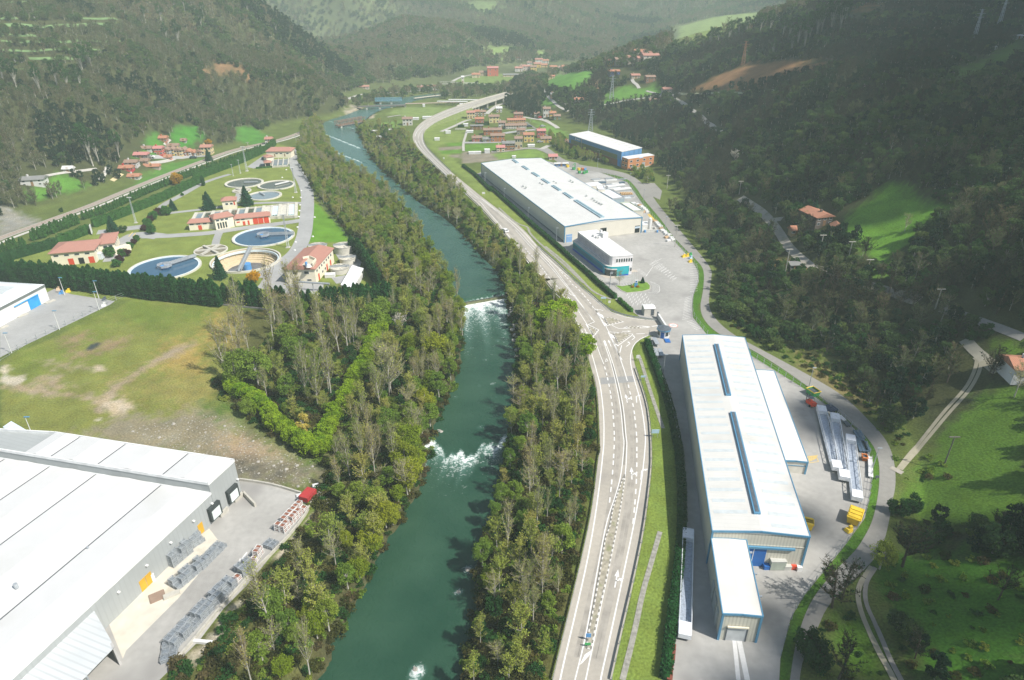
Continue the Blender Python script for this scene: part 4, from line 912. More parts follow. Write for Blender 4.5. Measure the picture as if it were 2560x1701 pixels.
for i,(cx_,cy_,dx,dy)in enumerate([(350,215,48,34),(452,283,60,38),(556,352,68,42),(660,420,72,46),(770,490,80,52),(890,566,86,58),(1012,645,285,182)]):
 q0,q1=g(p1('W',cx_,cy_),h4+.95),g(p1('W',cx_+dx,cy_+dy),h4+.95);d=V3(q1)-V3(q0);c_=(q0+q1)/2
 b=MB();b.box((c_.x,c_.y,h4+.62),(d.length,1.9 if i==6 else 1.5,.8),math.atan2(d.y,d.x));v=b.build('roof_vent',mat('vent_grey_blue',(.34,.46,.52),.5),tn)
 b=MB();b.box((c_.x,c_.y,h4+1.43),(d.length*.96,.7,.04),math.atan2(d.y,d.x));b.build('glazing',mat('vent_glass',(.12,.22,.26),.3),v)
for(x,y)in[(460,495),(490,510),(640,465),(665,480),(785,450),(810,465),(960,437),(985,452),(1195,630),(1215,650),(1240,665),(1265,680),(1290,690),(1130,600)]:
 q=g(p1('W',x,y),h4+.6);b=MB();b.cyl((q.x,q.y,h4+.25),.42,.9,10);b.cyl((q.x,q.y,h4+1.15),.68,.32,10,r2=.15);b.build('roof_fan',mat('fan_grey',(.5,.52,.5),.5,.3,.2),tn)
a,b_=Pn[3],Pn[0]
dn=panel(tn,'door',mat('pale_blue_door',(.22,.38,.62),.5),a,b_,.02,.095,0,3.2,.08,label='pale blue double door');panel(dn,'mullion',WHITE,a,b_,.022,.093,2.3,2.45,.1,.04)
panel(tn,'opening',DARK,a,b_,.455,.535,0,4.1,.03,label='open dark gateway');panel(tn,'opening_frame',WHITE,a,b_,.536,.541,0,4.2,.08)
dr_=panel(tn,'door',DARK,a,b_,.915,.98,0,3.3,.03);panel(dr_,'door_blind',mat('pale_blind',(.5,.6,.68),.5),a,b_,.915,.98,2.2,3.0,.09,.04)
panel(tn,'plinth',CONC,a,b_,.10,.985,0,.3,.05)
a,b_=Pn[2],Pn[3]
panel(tn,'plinth',DARKST,a,b_,.01,.99,0,.5,.05)
def blk(name,label,crop,pts,z,m,roof=None,cat='annex',rim=None,z0=0.0):
 q=[V3(g(p1(crop,pts[i],pts[i+1]),z))for i in(0,2,4)]
 P_=ccw(rect_from(q[0],q[1],q[2]));t_=thing(name,label,cat,(P_[0].x,P_[0].y,z0));b=MB();b.prism([(p.x,p.y)for p in P_],z0,z-.1);b.build('wall',m,t_)
 c_=sum(P_,Vector())/4;b=MB();b.prism([tuple((c_+(p-c_)*1.015).xy)for p in P_],z-.098,z+.06);b.build('roof',roof or WHITE,t_)
 if rim:
  b=MB()
  for i in range(4):
   x,y=P_[i],P_[(i+1)%4];d=y-x;m_=(x+y)/2;b.box((m_.x,m_.y,z+.062),(d.length-.3,.25,.35),math.atan2(d.y,d.x))
  b.build('parapet',rim,t_)
 return t_,P_
blk('side_block','flat roofed grey block on the yard flank of the northern hall','a',[1425,775,1660,745,1140,610],5.3,mat('blue_grey_wall',(.30,.38,.42),.7),mat('grey_white_roof',(.68,.70,.71),.7),rim=STEEL)
blk('side_block','small bright block roof beside the stacked pipes','a',[980,520,1230,495,880,455],5.6,WALLN,WHITE)
blk('side_block','boxy cream plant room on the flank of the northern hall','a',[1140,590,1280,580,1110,530],6.6,WALLN,mat('grey_white_roof',(.68,.70,.71),.7),rim=WHITE)
blk('side_block','cream block at the east corner of the northern hall','a',[1830,1010,2030,1000,1570,850],5.4,WALLN,mat('cream_roof',(.74,.71,.62),.7),rim=mat('green_rim',(.45,.52,.44),.6))
blk('side_shed','low white lean-to beside the gas tank','W',[1722,905,1780,898,1720,868],3.0,mat('white_wall',(.66,.65,.6),.8))
TEAL=rib_mat('teal_panel',(.04,.36,.50),.7,.85,.5,(un.x,un.y),.2);TEALF=mat('teal_front',(.03,.40,.45),.45);ROY=mat('royal_blue_band',(.02,.10,.50),.45)
to=thing('office_building','two storey office with teal lower wing and white upper floor','office building',tuple(g(p1('c',1390,1250),0)))
zl,zu=3.4,7.0
def cz(x,y,z):return V3(g(p1('c',x,y),z))
lo_=[cz(318,430,zl),cz(1060,990,zl),cz(1110,1025,zl),cz(1170,1052,zl),cz(1260,1065,zl),cz(1400,1062,zl),cz(1692,1035,zl),cz(1610,960,zl),cz(560,300,zl)]
lo_=ccw(lo_);b=MB();b.prism([(p.x,p.y)for p in lo_],0,zl);b.build('lower_wall',TEAL,to)
cc=sum(lo_,Vector())/len(lo_)
b=MB();b.prism([tuple((cc+(p-cc)*1.012).xy)for p in lo_],zl+.003,zl+.22);b.build('lower_roof',mat('office_roof',(.60,.58,.54),.8,.2,0,.08,.5,stain=(.3,(.45,.43,.38),.5)),to)
up=ccw([cz(437,205,zu),cz(1215,785,zu),cz(1240,800,zu),cz(1290,808,zu),cz(1380,805,zu),cz(1790,775,zu),cz(900,150,zu)])
b=MB();b.prism([(p.x,p.y)for p in up],0,zu);b.build('upper_wall',mat('white_render',(.78,.75,.76),.6),to)
b=MB();cu=sum(up,Vector())/len(up);b.prism([tuple((cu+(p-cu)*1.01).xy)for p in up],zu+.003,zu+.15);b.build('upper_roof',mat('office_top',(.70,.69,.67),.8,.2,0,.05,.5,stain=(.25,(.55,.53,.48),.5)),to)
def find(Pl,q):
 return min(range(len(Pl)),key=lambda i:(Pl[i]-q).length)
def side(Pl,qa,qb):
 i,j=find(Pl,qa),find(Pl,qb);n_=len(Pl)
 return(Pl[i],Pl[j])if(i+1)%n_==j else(Pl[j],Pl[i])
a,b_=side(lo_,cz(318,430,zl),cz(1060,990,zl))
panel(to,'base_band',ROY,a,b_,.005,.995,0,.8,.08)
for k in range(34):
 uu=(k+.6)/34.4;panel(to,'window',mat('teal_glass',(.04,.16,.22),.2,.5),a,b_,uu-.007,uu+.007,1.1,2.7,.06,.03)
a,b_=side(lo_,cz(1400,1062,zl),cz(1692,1035,zl))
panel(to,'front_panel',TEALF,a,b_,.0,1.0,0,zl+.2,.10);panel(to,'base_band',ROY,a,b_,.2,1.0,0,.5,.13)
for k in range(4):window(to,a,b_,.14+.24*k,.55,.95,1.4)
for(qa,qb)in(((1110,1025),(1170,1052)),((1170,1052),(1260,1065)),((1260,1065),(1400,1062))):
 a,b_=side(lo_,cz(*qa,zl),cz(*qb,zl));panel(to,'entrance_glass',GLASS,a,b_,0,1,.1,2.4,.08);panel(to,'canopy',mat('canopy_white',(.7,.68,.64),.6),a,b_,0,1,2.45,2.8,.35,.3);panel(to,'fascia',TEALF,a,b_,0,1,2.85,zl+.2,.1)
a,b_=side(up,cz(437,205,zu),cz(1215,785,zu))
GRILL=mat('lilac_mullion',(.36,.30,.38),.6)
for k in range(40):
 uu=(k+.5)/40;panel(to,'mullion',GRILL,a,b_,uu-.0035,uu+.0035,zl+.5,zu-.5,.07,.03)
a,b_=side(up,cz(1380,805,zu),cz(1790,775,zu))
for k in range(7):
 window(to,a,b_,.06+.145*k,.5,4.9,1.2)
for k in(5,6):window(to,a,b_,.10+.14*k,.5,1.2,1.3)
for(x,y,w,d,h)in[(830,320,1.0,1.0,.8),(900,360,.9,.9,.8),(950,365,.9,.9,.8),(1070,320,2.6,2.2,1.6),(1000,260,.8,.8,1.6)]:
 q=g(p1('c',x,y),zu);b=MB();b.box((q.x,q.y,zu+.15),(w,d,h),.6);b.build('roof_unit',mat('unit_white',(.7,.7,.68),.6),to)
q=g(p1('c',1520,680),zu);b=MB();b.cyl((q.x,q.y,zu+.15),1.0,.22,20,r2=.7);b.build('roof_dome',WHITE,to)
q=g(p1('c',1290,1020),zl);b=MB();b.cyl((q.x,q.y,zl+.22),.9,.2,20,r2=.6);b.build('roof_dome',WHITE,to)
for(x,y)in((1205,760),(1600,740)):
 q=g(p1('c',x,y),zu);b=MB();b.tube([(q.x,q.y,zu),(q.x,q.y,zu+3.2)],.03,4);b.build('antenna',STEEL,to)
sheet('entrance_terrace',gs(pp('c',990,1270,1120,1325,1280,1345,1480,1310,1380,1240,1130,1240,1060,1200)),mat('terrace_tan',(.48,.43,.36),.9),.05,'tan paved terrace in front of the office entrance')
sheet('paved_corner',gs(pp('c',1700,1150,1830,1120,1920,1170,1700,1200)),mat('terrace_tan',(.48,.43,.36),.9),.045,'tan paved corner behind the flagpoles')
zb,hb=1.0,7.4
bq=lambda x,y,z:V3(g(p1('b',x,y),z))
Pb=[bq(1400,640,zb+hb),bq(1862,548,zb+hb)];fl=bq(205,245,zb+hb)
Pb=ccw([Pb[0],Pb[1],Pb[1]+(fl-Pb[0]),fl])
k0=find(Pb,bq(1862,548,zb+hb));Pb=Pb[k0:]+Pb[:k0]
ub=(fl-bq(1400,640,zb+hb)).normalized()
SB=rib_mat('blue_sheeting',(.11,.27,.50),.8,.85,.5,(ub.x,ub.y),.3)
tb_=thing('factory_hall','blue clad factory hall with olive glass band and brick base below the wooded hill','factory hall',(Pb[0].x,Pb[0].y,zb))
b=MB();b.prism([(p.x,p.y)for p in Pb],zb-2,zb+hb);b.build('wall',SB,tb_)
b=MB();cb_=sum(Pb,Vector())/4;b.prism([tuple((cb_+(p-cb_)*1.008).xy)for p in Pb],zb+hb+.003,zb+hb+.25);b.build('roof',mat('white_roof_blue_hall',(.68,.67,.64),.6),tb_)
NLb,FLb=bq(1400,640,zb+hb),fl
NLb=Pb[find(Pb,NLb)];FLb=Pb[find(Pb,FLb)]
panel(tb_,'brick_base',mat('brick_base',(.26,.12,.07),.9,.1,0,.15,2),FLb,NLb,.0,.94,zb-2,zb+2.5,.07)
panel(tb_,'glass_band',mat('olive_glass',(.12,.15,.06),.4,.4,0,.15,.4),FLb,NLb,.05,.93,zb+2.6,zb+5.1,.06)
panel(tb_,'door',mat('bright_blue_door',(.03,.25,.62),.5),FLb,NLb,.945,.985,zb-.5,zb+3.2,.1)
for k,(u0,u1,z0_,z1_)in enumerate([(.135,.145,5.7,7.0),(.148,.152,5.9,6.6)]+[(.165+.012*i,.174+.012*i,5.9,6.6-.15*(i%2))for i in range(6)]):
 panel(tb_,'sign_letter',WHITE,FLb,NLb,u0,u1,zb+z0_,zb+z1_,.1,.04)
for k in range(10):
 roof_strip(tb_,'roof_joint',mat('joint_grey',(.42,.40,.36),.7),[FLb,NLb,Pb[find(Pb,NLb+(Pb[0]-NLb))],Pb[find(Pb,FLb+(Pb[0]-NLb))]],zb+hb+.12,0,.09+k*.092,.096+k*.092,.55,.98,.05)
q=wall_pt(FLb,NLb,.27,zb,.3);b=MB();b.tube([(q.x,q.y,zb-1),(q.x,q.y,zb+7.8)],.16,6);b.build('flue',mat('flue_tan',(.5,.42,.34),.6),tb_)
BR_=rib_mat('orange_brick',(.52,.23,.11),.5,.9,.9,(0,0.01),.0,stain=(.4,(.42,.19,.10),.5))
zk,hk=1.0,5.2
tk,Pk=blk('brick_office','two storey orange brick office in front of the blue factory','b',[1550,797,2140,712,1410,748],zk+hk,mat('orange_brick_wall',(.50,.22,.10),.9,.1,0,.1,1.5),WHITE,'office building',z0=zk-1.5)
nl,nr=Pk[find(Pk,bq(1550,797,zk+hk))],Pk[find(Pk,bq(2140,712,zk+hk))]
for r_ in range(2):
 for k in range(4):
  if(r_,k)==(0,2):panel(tk,'door',STEEL,nl,nr,.54,.66,zk-.2,zk+2.2,.06);continue
  window(tk,nl,nr,.12+.25*k,1.5,zk+.7+r_*2.4,1.0)
fl_=Pk[find(Pk,bq(1410,748,zk+hk))]
for r_ in range(2):
 for k in range(2):window(tk,fl_,nl,.25+.45*k,1.4,zk+.7+r_*2.4,1.0)
panel(tk,'sign',mat('sign_blue_white',(.45,.55,.75),.5),nl,nr,.42,.56,zk+hk-.6,zk+hk-.1,.12)
panel(tk,'plinth',CONC,nl,nr,0,1,zk-1.4,zk-.2,.08)
house('brick_hut','tiny brick shed at the far corner of the blue factory','b',(160,470),(2.2,2.2),2.2,.5,(200,140,90),TILEO,.2,cat='shed',floors=1,wins=1,chimney=False)
house('gate_hut','small red brick gate hut below the brick office','b',(1660,1070),(1.6,1.6),2.0,.2,(170,80,50),STEEL,.2,cat='hut',floors=1,wins=1,chimney=False)
kz=lambda x,y,z:V3(g(p1('K',x,y),z))
hl,hh_=6.3,8.5
c0=kz(1268,440,hl);c1=kz(80,1540,hl);uw=(c1-c0).normalized()
far_hi=kz(1415,245,hh_);near_hi=kz(1265,388,hh_)
Lhi=(far_hi-near_hi).length
base0=c0;base_far=c0-uw*Lhi
wv=(kz(30,235,hl)-c0);wv=wv-uw*wv.dot(uw)*.0;wn=wv.normalized()
wide=95.0
PL=ccw([base0,base0+uw*85,base0+uw*85+wn*wide,base0+wn*wide])
tw=thing('warehouse','huge white roofed warehouse with grey long wall in the lower left corner','warehouse',(base0.x,base0.y,0))
GW=rib_mat('grey_sheeting',(.36,.38,.375),.9,.94,.6,(uw.x,uw.y),.2)
def ridged(mb,A0,along_len,z,rise,cells,mi=0,skirt=0.0):
 for(s0,s1)in cells:
  m_=(s0+s1)/2
  def q(s,t,zz_):v=A0+uw*t+wn*s;return(v.x,v.y,zz_)
  e0,e1=s0+.12,s1-.12
  mb.add([q(e0,0,z),q(e0,along_len,z),q(m_,along_len,z+rise),q(m_,0,z+rise),q(e1,along_len,z),q(e1,0,z)],[(0,1,2,3),(3,2,4,5)],mi)
  mb.add([q(e0,0,z),q(m_,0,z+rise),q(e1,0,z)],[(0,1,2)],mi)
  if skirt:mb.add([q(s0,.0,z-.25),q(s0,along_len,z-.25),q(s1,along_len,z-.25),q(s1,0,z-.25)],[(0,1,2,3)],1)
def s_at(x,y,z):return(kz(x,y,z)-c0).dot(wn)if True else 0
def cross_s(p):
 M_=np.array([[uw.x,wn.x],[uw.y,wn.y]]);a_,s_=np.linalg.solve(M_,[p.x-c0.x,p.y-c0.y]);return s_,a_
gut=[cross_s(kz(965,397,hl))[0],cross_s(kz(580,326,hl))[0],cross_s(kz(300,280,hl))[0]]
cells=[(0,gut[0]),(gut[0],gut[1]),(gut[1],gut[2]),(gut[2],gut[2]+(gut[2]-gut[1])),(gut[2]+(gut[2]-gut[1]),wide)]
RW=rib_mat('warehouse_roof',(.62,.62,.61),1.1,.965,.5,(uw.y,-uw.x),.05,var=.02,stain=(.11,(.54,.54,.51),.7))
b=MB();b.prism([(p.x,p.y)for p in PL],0,hl-.32);b.build('wall',GW,tw)
b=MB();ridged(b,c0+wn*.0,85,hl,.38,cells,skirt=1);b.build('roof',[RW,DARKST],tw)
b=MB();d=uw*85
for i in range(4):
 x,y=PL[i],PL[(i+1)%4];dd_=y-x;m_=(x+y)/2;b.box((m_.x,m_.y,hl-.35),(dd_.length+.1,.22,.5),math.atan2(dd_.y,dd_.x))
b.build('parapet',mat('parapet_white',(.74,.75,.74),.5),tw)
PH=ccw([base_far,base0-uw*.05,base0-uw*.05+wn*wide,base_far+wn*(cross_s(kz(335,75,hh_))[0])])
gh=[cross_s(kz(975,333,hh_))[0],cross_s(kz(590,266,hh_))[0],cross_s(kz(310,217,hh_))[0]]
b=MB();b.prism([(p.x,p.y)for p in PH],0,hh_-.32);b.build('high_wall',GW,tw)
bk=cross_s(kz(335,75,hh_))[0]
b=MB();ridged(b,base_far,Lhi-.1,hh_,.4,[(0,gh[0]),(gh[0],gh[1]),(gh[1],gh[2]),(gh[2],bk)],skirt=1)
b.build('high_roof',[RW,DARKST],tw)
b=MB()
for i in range(4):
 x,y=PH[i],PH[(i+1)%4];dd_=y-x;m_=(x+y)/2;b.box((m_.x,m_.y,hh_-.35),(dd_.length+.1,.24,.62),math.atan2(dd_.y,dd_.x))
b.build('high_parapet',mat('parapet_white',(.74,.75,.74),.5),tw)
a,b_=base_far+uw*0,base0+uw*85
if Vector(((b_-a).y,-(b_-a).x,0)).dot(wn)>0:a,b_=b_,a
def ufrac(x,y,z=0.0):p=kz(x,y,z);return(p-a).dot(b_-a)/(b_-a).length_squared
for(x0,x1,z0_,z1_,y_)in[(1360,1425,1.1,3.2,520),(1250,1320,1.1,3.2,625)]:
 u0,u1=sorted((ufrac(x0+10,y_),ufrac(x1-10,y_-50)));um=(u0+u1)/2;hw=1.45/(b_-a).length
 dk=panel(tw,'dock_shelter',mat('dock_dark',(.05,.06,.06),.8),a,b_,um-hw,um+hw,.9,3.9,.7,.6);panel(dk,'dock_door',mat('dock_door',(.66,.72,.70),.5),a,b_,um-hw*.72,um+hw*.72,1.1,3.1,.76,.04)
for(x,y,n_)in[(1222,680,1),(880,1020,2)]:
 u0=ufrac(x,y,.2);hw=.62/(b_-a).length
 for k in range(n_):panel(tw,'door',mat('ochre_door',(.62,.36,.03),.5),a,b_,u0-hw+k*hw*2.1,u0+hw*.95+k*hw*2.1,.1,2.4,.06,label='ochre yellow double door')
for(x,y)in[(1425,357),(1278,505),(1168,610),(1035,742),(893,880),(727,1042),(530,1227),(290,1457)]:
 u0=ufrac(x,y,4.2);hw=.2/(b_-a).length;panel(tw,'wall_lamp',WHITE,a,b_,u0-hw,u0+hw,4.1,4.3,.45,.35)
q=kz(105,1020,hl);b=MB();b.cyl((q.x,q.y,hl+.3),.3,.9,10);b.build('roof_fan',STEEL,tw)
q=kz(530,775,hl);b=MB();b.cyl((q.x,q.y,hl-.1),.2,.5,10);b.build('roof_fan',STEEL,tw)
tc=thing('loading_canopy','ribbed grey metal canopy over the loading bay of the warehouse','canopy',tuple(kz(700,1380,0)))
zc_=4.2
k0,k1=kz(638,1165,zc_+.5),kz(690,1365,zc_-.3)
wl=(b_-a).normalized();dirn=uw
far_w=base0+uw*cross_s(k0)[1];dep=max(4.0,-(cross_s(k1)[0]))
far_o=k1;b=MB()
fo_=V3(k1);fw=far_w;vs=[(fw.x,fw.y,zc_+.5),(fo_.x,fo_.y,zc_-.3),(fo_.x+uw.x*40,fo_.y+uw.y*40,zc_-.3),(fw.x+uw.x*40,fw.y+uw.y*40,zc_+.5)]
b.add(vs+[(x,y,z-.15)for x,y,z in vs],[(0,3,2,1),(4,5,6,7),(0,1,5,4),(1,2,6,5),(2,3,7,6),(3,0,4,7)])
b.build('roof',rib_mat('canopy_sheet',(.52,.545,.55),.9,.88,.5,(uw.x,uw.y),.3),tc)
b=MB();b.prism(ccw2 if False else[(p.x,p.y)for p in ccw([fw,fo_,fo_+uw*.35,fw+uw*.35])],0,zc_-.2);b.build('end_wall',mat('grey_end',(.45,.44,.42),.8),tc)
for k in range(1,8):
 q=fo_+uw*5*k;b=MB();b.box((q.x,q.y,0),(.25,.25,zc_-.4));b.build('post',STEEL,tc)
for nm,pts in(('ramp_wall',[1470,452,1540,525]),('ramp_wall',[1375,545,1330,590]),('ramp_wall',[1470,452,1415,500])):
 q=gs(pp('K',*pts));b=MB();d=q[1]-q[0];m_=(q[0]+q[1])/2;b.box((m_.x,m_.y,0),(d.length,.35,1.0),math.atan2(d.y,d.x));tag(b.build(nm,CONC),'low concrete wall beside the truck docks','wall','low walls at the truck docks')
fz=lambda x,y,z:V3(g(p1('F',x,y),z))
ze=5.4
e0,e1=fz(385,215,ze),fz(0,415,ze);d=(e1-e0).normalized();e1=e0+d*42
bkv=fz(355,172,ze+.8)-e0;nrm_=Vector((d.y,-d.x,0));nrm_=nrm_ if nrm_.dot(bkv)>0 else-nrm_
Pw=ccw([e0,e1,e1+nrm_*26,e0+nrm_*26])
twh=thing('industrial_hall','white hall with dark eave band and blue sliding door behind the lamp posts','industrial hall',(e0.x,e0.y,0))
b=MB();b.prism([(p.x,p.y)for p in Pw],0,ze-.9);b.build('wall',WHITE,twh)
cw=sum(Pw,Vector())/4
b=MB();b.prism([tuple((cw+(p-cw)*1.004).xy)for p in Pw],ze-.898,ze);b.build('eave_band',mat('band_dark_grey',(.16,.18,.17),.6),twh)
b=MB();inn=[cw+(p-cw)*.86 for p in Pw]
b.add([(p.x,p.y,ze+.003)for p in[cw+(p-cw)*1.004 for p in Pw]]+[(p.x,p.y,ze+1.0)for p in inn],[(0,1,5,4),(1,2,6,5),(2,3,7,6),(3,0,4,7),(4,5,6,7)]);b.build('roof',rib_mat('pale_hall_roof',(.66,.69,.70),1.2,.95,.5,(d.x,d.y),.1),twh)
a,b_=(e1,e0)if Vector(((e0-e1).y,-(e0-e1).x,0)).dot(nrm_)<0 else(e0,e1)
def uf2(x,y):p=fz(x,y,0);return(p-a).dot(b_-a)/(b_-a).length_squared
u0,u1=sorted((uf2(262,438),uf2(375,390)));panel(twh,'door',mat('sky_blue_door',(.04,.33,.72),.5),a,b_,u0,u1,0,3.4,.1,label='bright blue sliding door');u2,u3=sorted((uf2(130,500),uf2(262,438)))
panel(twh,'door_rail',mat('sky_blue_door',(.04,.33,.72),.5),a,b_,min(u2,u0),max(u3,u1),3.45,3.7,.3,.2)
for k,(v0,v1)in enumerate(((.15,.3),(.4,.55))):
 cs=[Pw[find(Pw,e0)].lerp(Pw[find(Pw,e1)],.25+.2*k),];q=e0+d*(8+10*k)+nrm_*9;b=MB();b.box((q.x,q.y,ze+.9),(5,8,.35),math.atan2(d.y,d.x));b.build('rooflight',SKYL,twh)
for(x,y)in((440,365),(200,485),(30,545),(30,590)):
 q0=fz(x-45,y+20,0);q1=fz(x+40,y-15,0);dd_=q1-q0;m_=(q0+q1)/2;b=MB();b.box((m_.x,m_.y,0),(dd_.length,1.2,.25),math.atan2(dd_.y,dd_.x));tag(b.build('loading_ramp',CONC),'low concrete ramp slab along the white hall','ramp','ramps along the white hall')
tg=thing('shed','pale blue sided shed peeping out behind the warehouse roof','shed',tuple(fz(180,1560,0)))
q0,q1,q2=fz(235,1490,3),fz(165,1540,3),fz(30,1460,3)
Pz=ccw([q1,q1+(q0-q1),q2+(q0-q1)*1.0,q2]);b=MB();b.prism([(p.x,p.y)for p in Pz],0,2.9);b.build('wall',mat('pale_blue_wall',(.35,.52,.66),.6),tg)
cz_=sum(Pz,Vector())/4;b=MB();b.prism([tuple((cz_+(p-cz_)*1.06).xy)for p in Pz],2.903,3.1);b.build('roof',mat('pale_shed_roof',(.62,.72,.78),.5),tg)
WAT1=mat('tank_water_blue',(.035,.10,.17),.12,.5,0,.08,.5,.02);WAT2=mat('tank_water_green',(.09,.10,.07),.15,.5,0,.12,.4,.02);WAT3=mat('tank_water_grey',(.20,.25,.27),.12,.5,0,.12,.4,.02)
BENCH=mat('tan_bench',(.58,.48,.32),.9,.1,0,.1,.8,stain=(.6,(.40,.32,.2),.5));RIM=mat('tank_rim',(.58,.56,.48),.9,.1,0,.1,1,stain=(.7,(.40,.38,.32),.5))
CHAN=mat('channel_white',(.62,.72,.76),.5)
def clarifier(label,c,x,y,rad,water,ang,blen=1.0,hub=True,rim=.55,boxy=False):
 q=g(p1(c,x,y),.3);t=thing('round_tank',label,'settling tank',(q.x,q.y,0))
 b=MB();b.ring((q.x,q.y),rad,rad-.5,-.1,rim,64);b.build('rim',RIM,t)
 b=MB();b.ring((q.x,q.y),rad-.52,rad-1.15,-.05,rim-.12,64);b.build('channel',CHAN if hub else RIM,t)
 b=MB();b.cyl((q.x,q.y,.02),rad-1.1,.14,64);b.build('water',water,t)
 d=Vector((math.cos(ang),math.sin(ang),0));m_=q+d*rad*blen/2;L_=rad*blen
 br=MB()
 if hub:
  br.box((m_.x,m_.y,.95),(L_,.9,.15),ang)
  for s_ in(-.45,.45):n_=Vector((-d.y,d.x,0))*s_;br.box((m_.x+n_.x,m_.y+n_.y,1.1),(L_,.06,.8),ang)
  br.build('bridge',STEEL,t)
  b=MB();b.cyl((q.x,q.y,.1),1.7,.9,16);b.build('hub',BLUE,t)
  b=MB();b.ring((q.x,q.y),2.6,2.3,.9,1.7,8);b.build('platform',STEEL,t)
 else:
  s0=q-d*rad*.1 if blen>.8 else q
  b=MB();e=s0+d*L_;m2=(s0+e)/2;b.box((m2.x,m2.y,.5),((e-s0).length,.8,.45),ang);b.build('bridge',WHITE if boxy else STEEL,t)
 return t
clarifier('large blue settling tank right of the round distributor','M',800,925,12.2,WAT1,.12)
clarifier('large blue settling tank half hidden behind the cypress row','L',1578,1222,12.3,WAT1,.95)
clarifier('farthest round tank with murky green water','M',615,412,9.6,WAT2,.1,.7,False)
clarifier('round tank with a white scraper bridge beside the plant road','M',923,432,9.3,WAT2,.9,.9,False,boxy=True)
clarifier('round tank with pale glinting water behind the tall spruce','M',808,533,8.2,WAT3,2.3,.7,False)
t=thing('round_tank','drained brown round tank with stepped walls and a central blue drum','settling tank',(TC.x,TC.y,0))
b=MB();b.ring((TC.x,TC.y),TR+.25,TR-.35,-.3,.75,72);b.build('rim',RIM,t)
b=MB();b.ring((TC.x,TC.y),TR-.6,TR-1.0,-.6,.2,72);b.build('channel',CHAN,t)
prof=[(TR-.36,.7),(TR-.38,-1.6),(TR-1.2,-1.6),(TR-1.25,-2.1),(TR-2.1,-2.1),(TR-2.15,-2.6),(TR-3.0,-2.65),(TR-3.05,-3.1),(TR-4.2,-3.2),(0.01,-4.4)]
N_=72;vs=[];fs=[];mi_=[]
for r_,z_ in prof:
 for k in range(N_):a=2*math.pi*k/N_;vs.append((TC.x+r_*math.cos(a),TC.y+r_*math.sin(a),z_))
for i in range(len(prof)-1):
 for k in range(N_):fs.append((i*N_+k,(i+1)*N_+k,(i+1)*N_+(k+1)%N_,i*N_+(k+1)%N_))
b=MB();b.add(vs,fs);b.build('basin',BENCH,t)
b=MB();b.cyl((TC.x,TC.y,-3.45),TR-4.3,.1,48);b.build('water',mat('muddy_water',(.13,.13,.14),.12,.5,0,.3,.3),t)
b=MB();b.cyl((TC.x,TC.y,-3.5),1.5,2.6,16);b.build('hub',BLUE,t)
b=MB();a=1.75;d=Vector((math.cos(a),math.sin(a),0));b.box((TC.x,TC.y,.9),(TR*2.02,1.1,.18),a)
for s_ in(-.55,.55):b.box((TC.x-d.y*s_,TC.y+d.x*s_,1.08),(TR*2.02,.06,.9),a)
b.build('bridge',STEEL,t)
for k in range(28):
 a=2*math.pi*k/28;b=MB();b.box((TC.x+(TR-.5)*math.cos(a),TC.y+(TR-.5)*math.sin(a),-1.5),(.35,.2,1.6),a);b.build('buttress',RIM,t)
def distributor(label,c,x,y,R_,ang0):
 q=g(p1(c,x,y),.3);t=thing('distribution_chamber',label,'distribution chamber',(q.x,q.y,0))
 b=MB();b.ring((q.x,q.y),R_,R_-.5,-.1,.45,32);b.build('rim',RIM,t)
 b=MB();b.cyl((q.x,q.y,.02),R_-.45,.1,32);b.build('floor',mat('wet_floor',(.22,.2,.14),.6),t)
 for k in range(3):
  a=ang0+k*math.pi/3;b=MB();b.box((q.x,q.y,.3),(R_*1.9,1.0,.5+.05*k),a);b.build('walkway',CONC,t)
distributor('round concrete distributor with crossing walkways between the big tanks','M',295,1055,6.2,.3)
distributor('small round distributor between the three far tanks','M',590,485,4.6,.5)
tq=thing('basin_block','long concrete basin block with a dozen rectangular pools','basins',tuple(g(p1('M',600,700))))
A_c,B_c,C_c,D_c=[g(p1('M',*v),1.1)for v in((155,700),(1112,603),(1106,722),(118,768))]
def bil(u_,v_):return A_c.lerp(B_c,u_).lerp(D_c.lerp(C_c,u_),v_)
b=MB();b.prism([(p.x,p.y)for p in ccw([A_c,B_c,C_c,D_c])],-.1,.75);b.build('floor',CONC,tq)
def beam(p,q,w,z0,z1,m,nm,par):b=MB();d=q-p;m_=(p+q)/2;b.box((m_.x,m_.y,z0),(d.length+w,w,z1-z0),math.atan2(d.y,d.x));return b.build(nm,m,par)
for(u0,v0,u1,v1)in((0,0,1,0),(0,1,1,1)):beam(bil(u0,v0),bil(u1,v1),.9,0,1.15,CONC,'long_wall',tq)
for i in range(13):beam(bil(i/12,0),bil(i/12,1),.75 if i%2 else 1.3,.02,1.25,RIM,'cross_wall',tq)
for i in range(12):
 P_=ccw([bil((i+.12)/12,.06),bil((i+.88)/12,.06),bil((i+.88)/12,.94),bil((i+.12)/12,.94)]);b=MB();b.prism([(p.x,p.y)for p in P_],.76,.86)
 b.build('pool',[WAT3,WAT2,WAT3,WAT2,WAT2,WAT3,WAT2,WAT3,RIM,CHAN,RIM,CHAN][i],tq)
